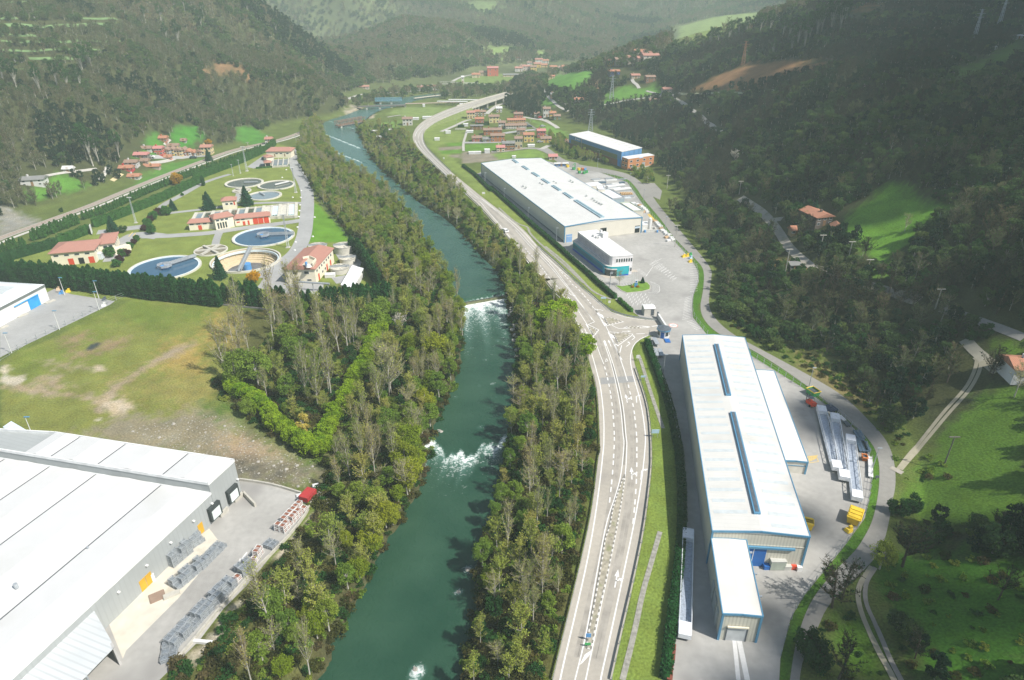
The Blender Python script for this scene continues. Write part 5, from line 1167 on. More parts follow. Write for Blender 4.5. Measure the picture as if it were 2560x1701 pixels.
def bld(name,label,c,x0,y0,x1,y1,depth,h,rise,hip=1.5,roof=TILE,wall=CREAM,cat='building',over=.5,z0=0.0,gable=False):
 a,b_=g(p1(c,x0,y0),z0),g(p1(c,x1,y1),z0);a.z=b_.z=0;d=(b_-a).normalized();n_=Vector((-d.y,d.x,0))
 P_=[a,b_,b_+n_*depth,a+n_*depth];t=thing(name,label,cat,(a.x,a.y,z0))
 m=MB();m.prism([(p.x,p.y)for p in P_],z0-.3,z0+h);
 rd=0 if(b_-a).length>depth else 1
 m.build('wall',wall,t);rb=MB();gable_roof(P_,z0+h+.02,rise,rb,over,rd,hip,.15);rb.build('roof',roof,t)
 return t,P_
def door(t,a,b_,u,w,h,m=RED,label=None,z=0.05):L_=(b_-a).length;return panel(t,'door',m,a,b_,u-w/L_/2,u+w/L_/2,z,z+h,.07,label=label)
t,P_=bld('pump_building','left low wing of the pump building with a small red door','M',95,868,345,850,4.5,3.3,.9,1.2)
for k in range(4):window(t,P_[0],P_[1],.12+.25*k,1.5,2.3,.5)
door(t,P_[0],P_[1],.41,1.4,1.9)
t,P_=bld('pump_building','tall middle of the pump building with dark glazed openings','M',350,866,525,832,6.0,5.0,1.1,1.5)
for k in range(4):panel(t,'glazing',GLASS,P_[0],P_[1],.10+.14*k,.19+.14*k,.5,3.0,.05)
for k in range(3):window(t,P_[0],P_[1],.16+.24*k,1.2,3.7,.6)
panel(t,'steps',CONC,P_[0],P_[1],.05,.7,0,.3,1.2,1.1)
t,P_=bld('pump_building','right wing of the pump building with three tall red gates','M',532,826,868,792,5.0,3.3,1.0,1.4)
for uu in(.58,.73,.89):door(t,P_[0],P_[1],uu,2.0,2.7,label='tall red folding gate')
door(t,P_[0],P_[1],.25,1.0,1.7);door(t,P_[0],P_[1],.38,.7,1.9)
panel(t,'shutter',RED,P_[0],P_[1],.05,.14,1.4,1.9,.07)
for k in range(2):window(t,P_[0],P_[1],.09+.15*k,1.3,2.4,.5)
t,P_=bld('control_house','small cream house with hipped roof behind the long basins','M',415,670,548,658,5.0,4.2,1.0,2.2)
for k in range(2):window(t,P_[0],P_[1],.32+.33*k,1.1,2.2,.8)
door(t,P_[0],P_[1],.86,.6,1.6,z=1.9)
hk_=5.4;K_=lambda x,y:V3(g(p1('k',x,y),hk_))
fr,flc,br_=K_(708,682),K_(95,686),K_(1085,262)
P_=ccw([fr,fr+(br_-fr),flc+(br_-fr),flc]);k0=find(P_,flc);P_=P_[k0:]+P_[:k0]
if(P_[1]-fr).length>.5:P_=[P_[0]]+P_[1:][::-1]
t=thing('plant_building','large cream building with red tiled roof and an open roof terrace','building',(P_[0].x,P_[0].y,0))
b=MB();b.prism([(p.x,p.y)for p in P_],-.1,hk_);b.build('wall',CREAM,t)
rb=MB();gable_roof(P_,hk_+.02,1.3,rb,.5,1,.1,.15);rb.build('roof',TILE,t)
T_=[P_[0].lerp(P_[1],.40).lerp(P_[3].lerp(P_[2],.40),.02),P_[0].lerp(P_[1],.95).lerp(P_[3].lerp(P_[2],.95),.02),P_[0].lerp(P_[1],.92).lerp(P_[3].lerp(P_[2],.92),.23),P_[0].lerp(P_[1],.62).lerp(P_[3].lerp(P_[2],.62),.36),P_[0].lerp(P_[1],.44).lerp(P_[3].lerp(P_[2],.44),.30)]
T_=ccw(T_);b=MB();b.prism([(p.x,p.y)for p in T_],hk_,hk_+1.25);te_=b.build('roof_terrace',mat('terrace_floor',(.52,.47,.36),.9),t)
for i in range(len(T_)):
 x,y=T_[i],T_[(i+1)%len(T_)]
 if i in(1,2,3):beam(x,y,.25,hk_+1.26,hk_+2.1,CREAM,'terrace_wall',te_)
q=g(p1('k',590,620),7);b=MB();b.cyl((q.x,q.y,hk_+1.27),1.0,.9,14,r2=.5);b.build('silo_top',WHITE,te_)
q=g(p1('k',540,570),7.6);b=MB();b.cyl((q.x,q.y,hk_+1.27),.4,1.4,12);b.build('blue_motor',BLUE,te_)
a,b_=P_[0],P_[1]
for uu in(.33,.72):window(t,a,b_,uu,1.5,3.6,.9)
for uu in(.40,.78):window(t,a,b_,uu,1.4,1.1,.5)
a,b_=P_[1],P_[2]
for k in range(7):window(t,a,b_,.10+.125*k,1.0,3.6,.8)
for uu in(.16,.60,.80):door(t,a,b_,uu,1.2,2.4)
for uu in(.36,.5):window(t,a,b_,uu,1.0,1.2,.8)
for(x,y,r_,h_,lab)in[(1390,455,2.9,1.7,'round concrete digester with ribbed top, middle of three'),(1225,650,3.2,1.8,'round concrete digester with an ochre stained top beside the cream wall'),(1305,200,3.6,2.6,'tall round thickener at the lawn edge behind the cream building'),(775,205,3.4,2.4,'round thickener half hidden behind the red roof')]:
 q=g(p1('k',x,y),h_);t=thing('digester',lab,'digester tank',(q.x,q.y,0))
 b=MB();b.cyl((q.x,q.y,-.05),r_,h_,40);b.build('wall',RIM,t)
 b=MB();b.ring((q.x,q.y),r_+.08,r_-.3,h_-.04,h_+.25,40);b.build('rim',CONC,t)
 b=MB();b.box((q.x,q.y,h_+.1),(r_*2.1,.6,.16),.15)
 for s_ in(-.3,.3):b.box((q.x,q.y+s_,h_+.27),(r_*2.1,.05,.5),.15)
 b.build('walkway',STEEL,t)
 for k in range(5):b=MB();a=k*.63+.3;b.box((q.x,q.y,h_+.03+k*.012),(r_*1.8,.5,.1),a);b.build('rib',mat('rib_pale',(.66,.62,.52),.9),t)
t=thing('white_canopy','long bright white canopy roof beside the digesters','canopy',tuple(g(p1('k',1400,1000))))
zc2=2.9;cs=[V3(g(p1('k',*v),zc2))for v in((1500,672),(1728,680),(1500,1095),(1250,1020))];cs=ccw([cs[3],cs[2],cs[1],cs[1]+(cs[3]-cs[2])])
b=MB();b.prism([(p.x,p.y)for p in cs],zc2,zc2+.18);b.build('roof',mat('bright_white',(.86,.86,.86),.5),t)
cc_=sum(cs,Vector())/4
for p in[cs[0],cs[1],cs[2],cs[3],cs[0].lerp(cs[3],.5),cs[1].lerp(cs[2],.5)]:
 q=cc_+(p-cc_)*.95;b=MB();b.box((q.x,q.y,0),(.16,.16,zc2-.002));b.build('post',WHITE,t)
q=cc_;b=MB();b.prism([tuple((cc_+(p-cc_)*.86).xy)for p in cs],0,1.7);b.build('container',mat('pale_container',(.66,.66,.64),.6),t)
for(c,x,y,s_,lab,m)in[('k',1040,850,(3.4,2.2,1.1),'low white chemical tank tub with a yellow hoist',WHITE),('j',1545,740,(4.6,2.4,2.2),'pale blue box container beside the office building',mat('pale_blue_box',(.58,.64,.66),.6)),('k',770,1290,(4.2,1.9,1.4),'white parked van glimpsed among the cypresses',WHITE)]:
 q=g(p1(c,x,y));t=thing('container',lab,'container',tuple(q));b=MB();b.box((q.x,q.y,.1),s_,.1);b.build('body',m,t);b=MB();b.box((q.x,q.y,.1+s_[2]),(s_[0]*1.04,s_[1]*1.04,.1),.1);b.build('lid',mat('lid_pale',(.7,.71,.7),.6),t)
 b=MB();b.box((q.x,q.y-.05,0),(s_[0]*.9,s_[1]*.8,.1),.1);b.build('base',DARKST,t)
t=thing('pipe_bridge','pale overhead pipe bridge below the cream building','pipe bridge',tuple(g(p1('k',700,1100))))
a,b_=g(p1('k',320,945),3),g(p1('k',1020,990),3)
b=MB();b.tube([a,b_],.35,8);b.build('pipe',STEEL,t)
for k in(.05,.5,.95):q=a.lerp(b_,k);b=MB();b.box((q.x,q.y,0),(.25,.25,2.7));b.build('post',STEEL,t)
J_=lambda x,y,z=5.0:V3(g(p1('j',x,y),z))
def wing(label,fl_,fr_,dep,h,rise,hip):
 d=(fr_-fl_).normalized();n_=Vector((-d.y,d.x,0));P_=[fl_,fr_,fr_+n_*dep,fl_+n_*dep];t=thing('plant_office',label,'building',(fl_.x,fl_.y,0))
 b=MB();b.prism([(p.x,p.y)for p in P_],-.1,h);b.build('wall',CREAM,t);rb=MB();gable_roof(P_,h+.02,rise,rb,.6,0,hip,.15);rb.build('roof',TILE,t);return t,P_
t,P_=wing('front wing of the plant office with four dark windows and a red gate',J_(540,622),J_(1455,545),12,5.0,1.5,5)
for k in range(4):window(t,P_[0],P_[1],.12+.24*k,1.5,3.5,.6)
door(t,P_[0],P_[1],.90,1.8,2.4);door(t,P_[0],P_[1],.66,1.8,2.3,m=DARK);door(t,P_[0],P_[1],.42,1.8,2.3)
for k in range(2):window(t,P_[1],P_[2],.2+.2*k,.8,3.4,.8)
t,P_=wing('rear wing of the plant office with hipped red roof and terrace',J_(1560,432,4.4),J_(1885,395,4.4),13,4.4,1.4,2)
for k in range(2):window(t,P_[0],P_[1],.4+.35*k,1.3,2.6,.9)
for k in range(4):window(t,P_[1],P_[2],.12+.22*k,.9,2.6,.9)
q=J_(1960,500,2.2);b=MB();b.box((q.x,q.y,0),(2.5,9,2.2),-.55);b.build('terrace',CREAM,t)
t,P_=bld('far_plant_building','far cream building with broad red roof at the head of the plant lawn','l',545,890,1740,880,9.5,3.9,1.4,2.5)
for uu in(.42,.6,.86):window(t,P_[0],P_[1],uu,1.3,2.3,.6)
for uu in(.33,.74):door(t,P_[0],P_[1],uu,.6,1.6,m=WOOD,z=.8)
t,P_=bld('garage','small tiled garage beside the far plant building','l',530,1060,870,1010,4.5,2.4,.7,1.0)
t,P_=bld('car_shelter','lowest tiled car shelter with a dark car inside','l',470,1330,770,1300,4.0,2.4,.7,.8);panel(t,'opening',DARK,P_[0],P_[1],.08,.85,0,1.9,.05)
tq=thing('basin_block','small railed basins in front of the far plant building','basins',tuple(g(p1('l',1200,1150))))
A_c,B_c,C_c,D_c=[g(p1('l',*v),1.0)for v in((850,950),(1600,900),(1560,1240),(800,1280))]
b=MB();b.prism([(p.x,p.y)for p in ccw([A_c,B_c,C_c,D_c])],0,.8);b.build('floor',CONC,tq)
for i in range(4):beam(bil(i/3,0),bil(i/3,1),.4,.1,1.2,RIM,'cross_wall',tq)
for i in range(3):P_=ccw([bil((i+.15)/3,.1),bil((i+.85)/3,.1),bil((i+.85)/3,.9),bil((i+.15)/3,.9)]);b=MB();b.prism([(p.x,p.y)for p in P_],.81,.9);b.build('pool',WAT3,tq)
for i,(x,y)in enumerate([(1287,742),(1270,927),(1098,1058),(1106,980),(1124,837),(1136,737),(1142,680),(1148,625),(1155,553),(1078,552),(1160,487),(977,362),(1016,288)]):
 q=g(p1('M',x,y));b=MB();b.cyl((q.x,q.y,0),.5,.35,10,r2=.4);tag(b.build('lawn_box',WHITE),'small white valve box on the plant lawn beside the road','valve box','white valve boxes on the plant lawn')
q=g(p1('L',885,905));t=thing('white_sign_board','tall white sign board at the gap in the hedge','sign',tuple(q));b=MB();b.box((q.x,q.y,.6),(.25,2.2,3.6),.4);b.build('board',WHITE,t);b=MB();b.box((q.x,q.y,0),(.2,.3,.6),.4);b.build('post',STEEL,t)
sheet('gate_marks',[q.xy for q in gts(pp('j',2200,275,2215,275,2300,175,2285,175))],PAINTY,.075,'yellow painted bar on the plant road');sheet('gate_marks',[q.xy for q in gts(pp('j',2290,270,2305,270,2360,200,2345,200))],PAINTY,.076,'second yellow painted bar on the plant road')
RT={'o':TILEO,'b':TILEG,'r':TILE,'g':mat('grey_slate',(.22,.22,.21),.8),'w':mat('pale_roof',(.62,.62,.60),.6),'p':rib_mat('pink_tile',(.50,.22,.20),.4,.8,.85,(1,.2),.3)}
WH,CRM=(232,228,220),(236,216,168)
def H_(c,x,y,w,d,h,col,rf,lab,rise=1.0,rot=0.1,hip=0,fl=2,grp='houses of the village',name='house',cat='house',wins=3,chim=True,**k):
 if c=='V':w,d=w*.88,d*.78
 return house(name,lab,c,(x,y),(w,d),h,rise,col,RT[rf],rot,hip,grp,fl,chim,cat,wins=wins,**k)
for a in[('V',715,545,7,6,4.6,CRM,'r','cream house nearest the viaduct foot'),('V',800,505,4,4,3.4,WH,'o','small white house with orange roof beside the cream one'),('V',885,505,4.5,4,3.2,WH,'b','low white house under the viaduct'),('V',1040,605,8.5,7,4.6,(238,222,160),'b','pale yellow house with a blue panel'),('V',1110,458,5,4.5,3.4,WH,'w','bright white cottage up the village lane'),('V',835,610,7,5,3.2,(190,110,90),'o','brick red huddle of a house in the village middle'),('V',1380,545,7.5,6,3.6,(204,120,108),'b','pinkish house below the dark copse'),('V',1640,525,4.5,4,2.8,WH,'b','small white house with red car'),('V',1775,522,6,5,6.2,WH,'b','tall white house at the village lane corner'),('V',1860,545,5,5,4.2,(230,190,80),'o','bright yellow house beside the tall white one'),('V',1920,560,5.5,4.5,2.8,(96,134,86),'b','green walled house at the village end'),('V',1150,680,5.5,5,4.0,WH,'b','white end house of the terrace'),('V',1090,870,10,8,4.0,(190,122,78),'b','big brown brick hall in the village'),('V',800,865,7,5,2.4,(196,104,84),'b','low red brick shed with white door'),('V',950,872,7,4.5,2.0,(150,146,140),'g','low grey shed beside the brown hall'),('V',1020,775,14,7,3.4,(180,116,80),'b','wide brown roofed hall behind the brown brick hall'),('V',1525,875,7.5,7,4.8,(236,208,124),'o','yellow house with orange hipped roof'),('V',1415,770,6,5,3.2,(170,160,146),'b','grey shed behind the yellow house'),('V',1700,812,6.3,6,4.6,(196,100,98),'p','pink house with pink roof'),('V',1765,880,7.5,5.5,2.6,(228,194,104),'b','low yellow house below the pink one'),('V',1382,968,5.2,5.5,6.4,(208,194,162),'b','tall stone coloured house with three rows of windows'),('V',1130,1008,5.5,4.5,2.7,(238,228,194),'p','small cream house with pink roof at the field'),('V',2065,915,3,3,2.2,(196,120,70),'b','orange hut beside the blue factory'),('g',1140,905,7,5.5,4.6,WH,'b','lone white house in the river meadow'),('f',230,775,4.5,4,2.8,(214,168,138),'g','small salmon barn beside the farm track'),('f',655,900,6.5,5.5,4.2,(226,214,200),'o','white and brown house among trees on the slope'),('f',190,460,7,4.5,2.6,CRM,'o','low farmhouse at the green hilltop'),('f',1255,405,9,7,3.6,(70,104,176),'o','blue walled house on the hilltop'),('f',1615,455,7,6,2.6,(200,184,160),'r','farmhouse with open shed on the hill'),('f',1865,515,7.5,6.5,4.0,(158,118,98),'b','square brown brick house on the hill'),('f',2150,712,6.5,6,3.4,(190,182,168),'r','pale stone house at the fork of hill tracks'),('f',1930,880,7,5,2.6,(196,172,150),'b','low house below the hill track')]:
 H_(*a)
def G_(c,x,y,w,d,h,col,rf,lab,grp,**k):return H_(c,x,y,w,d,h,col,rf,lab,grp=grp,**k)
hg='hamlet houses by the railway'
for x,y,w,d,h,col,rf,lab in[(1270,445,4.6,4.5,3.9,(212,92,78),'p','coral red house at the left end of the hamlet street'),(1412,452,4.2,4.5,3.2,(176,182,180),'b','pale grey hamlet house with balcony'),(1525,440,2.4,4.5,3.3,(244,200,84),'b','narrow golden yellow hamlet house'),(1650,462,4.4,4.5,3.4,(238,214,158),'b','cream hamlet house with eight windows'),(1748,452,2.0,5,3.5,(164,40,52),'b','narrow crimson hamlet house'),(1825,458,3.6,5,2.5,(240,238,236),'o','white gabled hamlet house'),(1925,455,2.4,4,2.0,(240,238,236),'o','low white annex in the hamlet row'),(2030,448,3.8,4,2.2,CRM,'b','low cream hamlet house'),(2185,440,6.0,5.5,4.6,(238,214,160),'r','tall cream house at the right end of the hamlet'),(1510,305,8.0,3,1.3,WH,'b','long white house behind the hamlet street'),(1030,352,5.2,3,1.2,(226,224,220),'b','low pale cottage on the grass above the hamlet'),(1350,190,4.2,4,2.2,(200,120,90),'o','brick house alone above the hamlet'),(930,520,7.0,5,2.4,(110,104,98),'p','open barn with pink roof'),(740,660,6.2,4.5,2.2,(226,222,220),'b','white gabled cottage in the lower hamlet'),(640,740,6.6,4,1.5,(214,62,78),'o','red cottage with orange roof in the lower hamlet'),(1000,612,3.6,3.4,1.7,(244,214,110),'b','tiny yellow house in the lower hamlet'),(1130,690,8.0,3,1.0,(200,180,170),'o','row of low sheds in the lower hamlet'),(790,905,5.6,4.2,1.6,WH,'o','white cottage with orange roof nearest the railway'),(1740,205,2.8,2.6,1.3,(214,208,200),'b','small pale hut above the hamlet'),(1440,520,3.6,2.8,1.3,(220,120,84),'o','orange kiosk on the hamlet street')]:
 G_('d',x,y,w,d,h,col,rf,lab,hg,chim=w>4)
G_('L',315,442,10,6.5,3.0,(238,236,232),'g','lone white house with grey roof below the left wood',None,rot=.25);G_('A',1845,992,4.2,4,3.4,WH,'r','white twin gabled house at the end of the long hedge',None);G_('A',465,1180,4.5,3,1.6,(200,190,176),'w','ruined pale hut at the foot of the left wood',None,chim=False)
G_('R',655,520,7.0,10,3.4,(120,108,100),'o','farmhouse with long weathered orange tile roof on the right slope',None,rot=.25);G_('R',440,590,3.4,3,2.0,(190,160,120),'o','little pump hut beside the gravel lane',None,chim=False,fl=1);G_('R',752,582,3.0,4.5,2.2,(214,196,150),'o','small cream outbuilding below the farmhouse',None,chim=False,fl=1,rot=-.3)
G_('R',430,870,3.2,3,2.0,(130,140,110),'g','grey green concrete box hut in the clearing',None,chim=False,fl=1,rise=.3);G_('C',1490,225,8,5,2.0,(170,165,150),'o','half ruined house hidden on the upper right slope',None)
for x,y,w,lab in[(2250,262,3.6,'small white shed in the upper right meadow'),(2325,268,4.6,'pale shed at the right edge of the upper meadow'),(2085,342,3.4,'white hut in the middle of the upper meadow'),(2145,345,3.2,'grey hut beside the white one in the upper meadow')]:G_('C',x,y,w,2.6,1.8,(206,208,206),'w',lab,None,chim=False,fl=1,rise=.4,wins=1)
t=G_('J',2325,318,10,6.5,2.5,(236,236,240),'o','white farmhouse with orange tiled roof at the right edge',None,rot=-.12,rise=1.3)
fg='far houses at the head of the valley'
for c,x,y,w,h,col,rf,lab in[('e',1250,575,10,7.5,(222,122,100),'p','tall salmon red far house'),('e',850,615,7,3.0,(226,214,180),'o','far cottage with orange roof left of the salmon house'),('e',1045,570,9,3.2,(216,190,160),'b','broad far barn beside the salmon house'),('e',1860,470,7,3.5,WH,'r','far white house at the left end of the upper village'),('e',1960,405,6,3,WH,'b','far white house, second of the upper village'),('e',2045,440,8,4,(230,214,200),'r','far pink roofed house of the upper village'),('e',2115,335,5,3.5,WH,'b','far slim white house of the upper village'),('e',2210,450,6,4,(236,206,130),'b','far yellow house of the upper village'),('e',2300,375,7,4,(236,200,110),'r','far ochre house of the upper village'),('e',2335,270,8,4,WH,'r','topmost far white house'),('e',1845,190,6,2,WH,'r','far white house alone on the slope'),('f',230,295,7,2.5,(224,200,180),'o','far orange roofed house left of the ridge'),('f',350,315,5,3,WH,'b','far white house left of the ridge'),('f',420,325,6,4.5,(190,160,140),'o','far brown house left of the ridge'),('f',565,312,5.5,4,(220,208,190),'o','far cream house behind the ridge'),('f',925,262,5.5,2.5,(210,190,170),'o','far house behind the lone ridge tree'),('f',1255,222,8,2.8,(236,196,90),'o','far yellow house right of the ridge'),('f',1420,212,12,3.5,(190,176,160),'b','far broad grey house right of the ridge'),('f',1600,180,11,3.5,(232,220,206),'r','far long pale house of the right village'),('f',1690,110,8,5,(226,206,180),'o','far church like house of the right village'),('f',1755,205,9,4,(220,190,170),'r','far rosy house of the right village'),('f',1875,185,11,5,(232,220,206),'r','far large white house at the right end of the village'),('f',60,262,8,2.4,(228,200,150),'o','far ochre farmhouse by the ridge foot'),('f',100,195,6,3,WH,'o','far white cottage on the slope behind the ridge'),('f',1800,120,7,4,WH,'r','far white house above the right village')]:
 H_(c,x,y,w*1.25,w*.9,h*1.15,col,rf,lab,grp=fg,rise=1.4,wins=2)
H_('g',1420,325,13,6,3.6,(240,238,232),'r','long white far building beyond the river',grp=None,wins=5);H_('g',1590,310,9,6,3.6,(240,238,232),'r','right hand wing of the long white far building',grp=None);H_('g',410,285,9,4,2,(220,206,196),'r','low far shed in the trees beyond the gorge',grp=None,chim=False);H_('e',540,735,2.6,2.6,6,(236,230,214),'w','slim white far tower by the highway',grp=None,name='tower',cat='tower',wins=1,chim=False)
H_('e',1720,590,22,4,2.2,(228,206,180),'g','long low far station shed with grey roof',grp=None,wins=4,chim=False)
H_('V',1350,625,15,5,3.2,(214,160,90),'o','ochre terrace with orange roof, back row',grp=None,name='terrace',cat='terrace',wins=9,rot=.12,chim=False);H_('V',1345,690,17,5,2.6,(226,220,210),'b','brown roofed terrace, front row',grp=None,name='terrace',cat='terrace',wins=8,rot=.12,chim=False)
H_('V',1240,990,8.5,6,4.4,(150,92,38),'g','brown timber house with long balcony',grp=None,wins=5);H_('V',795,700,10,5,2.8,(140,104,66),'g','brown timber barn with grey roof',grp=None,cat='barn',name='barn',wins=3,rise=.4,chim=False)
H_('V',1865,1120,5.5,4.5,2.0,(214,200,190),'p','pink roofed shed beside the service road',grp=None,cat='shed',name='shed',chim=False,fl=1);H_('a',420,130,7.5,2.4,1.6,(80,130,190),'w','low blue sided shed behind the northern hall',grp=None,cat='shed',name='shed',chim=False,fl=1,rise=.2)
for c,x,y,w,d,h,lab in[('V',768,1035,7.5,2.5,1.2,'white plastic greenhouse tunnel in the ploughed field'),('V',940,1022,3.2,2.8,2.2,'grey box hut in the field'),('V',395,750,3.6,2.6,1.6,'small dark allotment hut'),('V',700,740,4.5,2.4,1.4,'white caravan like hut on the lawn'),('V',240,845,3.4,2.4,1.4,'low grey allotment shed'),('V',640,650,3.5,2.4,1.8,'white shed beside the timber barn'),('V',1555,935,4.5,2.2,1.2,'white parked van beside the stone house'),('V',1315,1090,2.2,1.6,1.0,'white box in the field'),('g',1265,808,6,2.4,1.5,'pale tunnel greenhouse by the river meadow'),('g',1480,790,8,3,1.6,'white greenhouse under the road curve'),('g',2060,585,4,3,2.2,'blue grey hut beside the railway'),('g',1415,590,2,2,2,'small white round topped hut'),('g',600,1020,5,2,1.2,'white allotment frame by the river wood'),('g',660,1110,3.4,2,1.0,'white shed in the river wood clearing'),('g',800,995,6,1.6,1.0,'low allotment row by the river meadow')]:
 q=gt(p1(c,x,y));t=thing('shed',lab,'shed',tuple(q));b=MB();b.box((q.x,q.y,q.z-.4),(w,d,h+.4),.1);b.build('wall',mat('shed_wall',(.60,.61,.60),.7),t);b=MB();n0=len(b.v);P4=[Vector((q.x+math.cos(.1)*a_*w/2-math.sin(.1)*c_*d/2,q.y+math.sin(.1)*a_*w/2+math.cos(.1)*c_*d/2,0))for a_,c_ in((-1,-1),(1,-1),(1,1),(-1,1))];gable_roof(P4,q.z+h,.4,b,.1,0,0,.06);b.build('roof',RT['w'],t)
def bridge(name,label,c,x0,y0,x1,y1,z,w,m,truss=0.0,piers=(),zb=-3.2,lat=10):
 a,b_=g(p1(c,x0,y0),z),g(p1(c,x1,y1),z);t=thing(name,label,'bridge',tuple(a));d=b_-a;an=math.atan2(d.y,d.x);m_=(a+b_)/2;n_=Vector((-d.y,d.x,0)).normalized()*w/2
 b=MB();b.box((m_.x,m_.y,z-.7),(d.length,w,.6),an);b.build('deck',m,t)
 if truss:
  for s_ in(-1,1):
   k=MB();o=n_*s_;k.tube([a+o+Vector((0,0,truss)),b_+o+Vector((0,0,truss))],.22,4)
   for i in range(lat):p,q=a.lerp(b_,i/lat)+o,a.lerp(b_,(i+1)/lat)+o;k.tube([p,q+Vector((0,0,truss))]if i%2 else[p+Vector((0,0,truss)),q],.16,4);k.tube([p,p+Vector((0,0,truss))],.14,4)
   k.build('truss',m,t)
 for f in piers:q=a.lerp(b_,f);b=MB();b.box((q.x,q.y,zb-1),(1.6,w*.8,z-zb+.29),an);b.build('pier',CONC,t)
bridge('truss_bridge','brown steel lattice railway bridge over the upper river','g',-60,900,405,815,1.2,4,mat('rust_steel',(.22,.14,.10),.8),2.6,(.12,.98),lat=14)
bridge('girder_bridge','dark girder bridge on piers across the far river bend','g',300,578,1110,552,1.8,5,mat('dark_girder',(.13,.12,.11),.8),0,(.18,.45,.7,.98))
bridge('road_bridge','blue green parapet bridge half hidden by far trees','g',590,480,1045,470,2.0,6,mat('blue_green_steel',(.12,.26,.32),.7),1.6,(.2,.6),lat=22)
for x0,x1,y,lab in((1830,2360,470,'long pale station canopy beyond the railway'),(1640,2150,498,'second pale station canopy nearer the railway')):
 a,b_=g(p1('g',x0,y),3),g(p1('g',x1,y+6),3);t=thing('station_canopy',lab,'canopy',tuple(a));m_=(a+b_)/2;b=MB();b.box((m_.x,m_.y,3),((b_-a).length,4,.3),math.atan2((b_-a).y,(b_-a).x));b.build('roof',mat('pale_roof',(.6,.6,.6)),t)
 for f in range(9):q=a.lerp(b_,.03+f*.117);b=MB();b.box((q.x,q.y,0),(.3,.3,2.999));b.build('post',CONC,t)
def clone(src,loc,rz=0.0,label=None,sc=1.0):
 o=copy_tree(src);o.location=loc;o.rotation_euler=(0,0,rz);o.scale=(sc,sc,sc)
 if label:o['label']=label
 return o
def lamp(label,c,x,y,h,m,group,arm=1.2,rz=0.0,src=[{}]):
 q=gt(p1(c,x,y));key=(m.name,h)
 if key in src[0]:return clone(src[0][key],q,rz,label)
 t=thing('street_lamp',label,'street lamp',tuple(q),group);b=MB();b.tube([q,q+Vector((0,0,h))],[.11,.06],6);b.build('pole',m,t)
 b=MB();b.box((q.x+arm*.3,q.y,q.z+h),(arm,.32,.14));b.build('lamp_head',LBLUE if m is WHITE else STEEL,t);t.rotation_euler=(0,0,rz);src[0][key]=t;return t
for i,(x,y)in enumerate([(565,308),(863,338),(865,437),(520,610),(102,812)]):lamp(['white blue tipped lamp post at the corner of the white hall','white lamp post on the grass strip before the cypress row','white lamp post at the bend of the white hall fence','white lamp post in the middle of the white hall fence','white lamp post at the near end of the white hall fence'][i],'F',x,y,6.2,WHITE,'white lamp posts round the white hall')
lamp('white lamp post behind the big warehouse roof','F',300,1570,6.2,WHITE,'white lamp posts round the white hall')
for c,x,y,lab in[('W',55,465,'lamp post at the far end of the shaded lane'),('W',258,640,'second lamp post of the shaded lane'),('W',510,855,'third lamp post of the shaded lane'),('W',808,1078,'lamp post beside the pale blue door'),('W',1375,1568,'lamp post before the office entrance'),('X',680,680,'lamp post left of the parking island'),('W',1730,650,'lamp post on the green verge behind the plant room'),('W',1585,470,'lamp post where the service road bends'),('W',1960,950,'lamp post beside the row of white crates'),('W',1243,310,'lamp post below the blue factory'),('J',540,370,'lamp post behind the green skip'),('J',1035,1020,'lamp post beside the white girders'),('I',1010,720,'lamp post at the corner of the shaded yard'),('V',1550,590,'lamp post on the village lane'),('V',512,670,'lamp post on the village approach'),('V',910,1460,'lamp post at the north corner of the hall'),('X',1225,100,'lamp post on the fence by the gas tank')]:lamp(lab,c,x,y,5.6,STEEL,'grey lamp posts of the factories',.9)
def mast(label,c,x,y,h,src=[None]):
 q=gt(p1(c,x,y))
 if src[0]:return clone(src[0],q,0,label,h/13)
 t=thing('floodlight_mast',label,'floodlight mast',tuple(q),'floodlight masts of the treatment plant');b=MB()
 for sx,sy in((-1,-1),(1,-1),(1,1),(-1,1)):b.tube([q+Vector((sx*.38,sy*.38,0)),q+Vector((sx*.16,sy*.16,13))],.05,4)
 for k in range(13):
  z0,z1=k,k+1;r0,r1=.38-.017*z0,.38-.017*z1
  for s_ in(-1,1):b.tube([q+Vector((-r0,s_*r0,z0)),q+Vector((r1,s_*r1,z1))],.03,3,0,False);b.tube([q+Vector((s_*r0,-r0,z0)),q+Vector((s_*r1,r1,z1))],.03,3,0,False)
 b.build('lattice',STEEL,t);b=MB();b.box((q.x,q.y,0),(1.6,1.6,.25));b.build('foot',CONC,t)
 b=MB();b.box((q.x,q.y,13),(2.4,.25,.15));b.build('crossarm',STEEL,t)
 for k in(-.9,-.3,.3,.9):b=MB();b.box((q.x+k,q.y-.2,13.16),(.4,.25,.35));b.build('floodlight',WHITE,t)
 src[0]=t;return t
for c,x,y,h,lab in[('M',1035,1030,12,'lattice floodlight mast between the settling tanks'),('M',1108,505,12,'lattice floodlight mast beside the bridge tank'),('M',640,300,13,'lattice mast before the far plant building'),('M',510,345,6,'short mast on the lawn edge'),('L',1300,795,11,'lattice floodlight mast beside the clipped hedge'),('M',578,320,7,'thin mast near the far hedge'),('M',1115,40,6,'mast behind the far plant building')]:mast(lab,c,x,y,h)
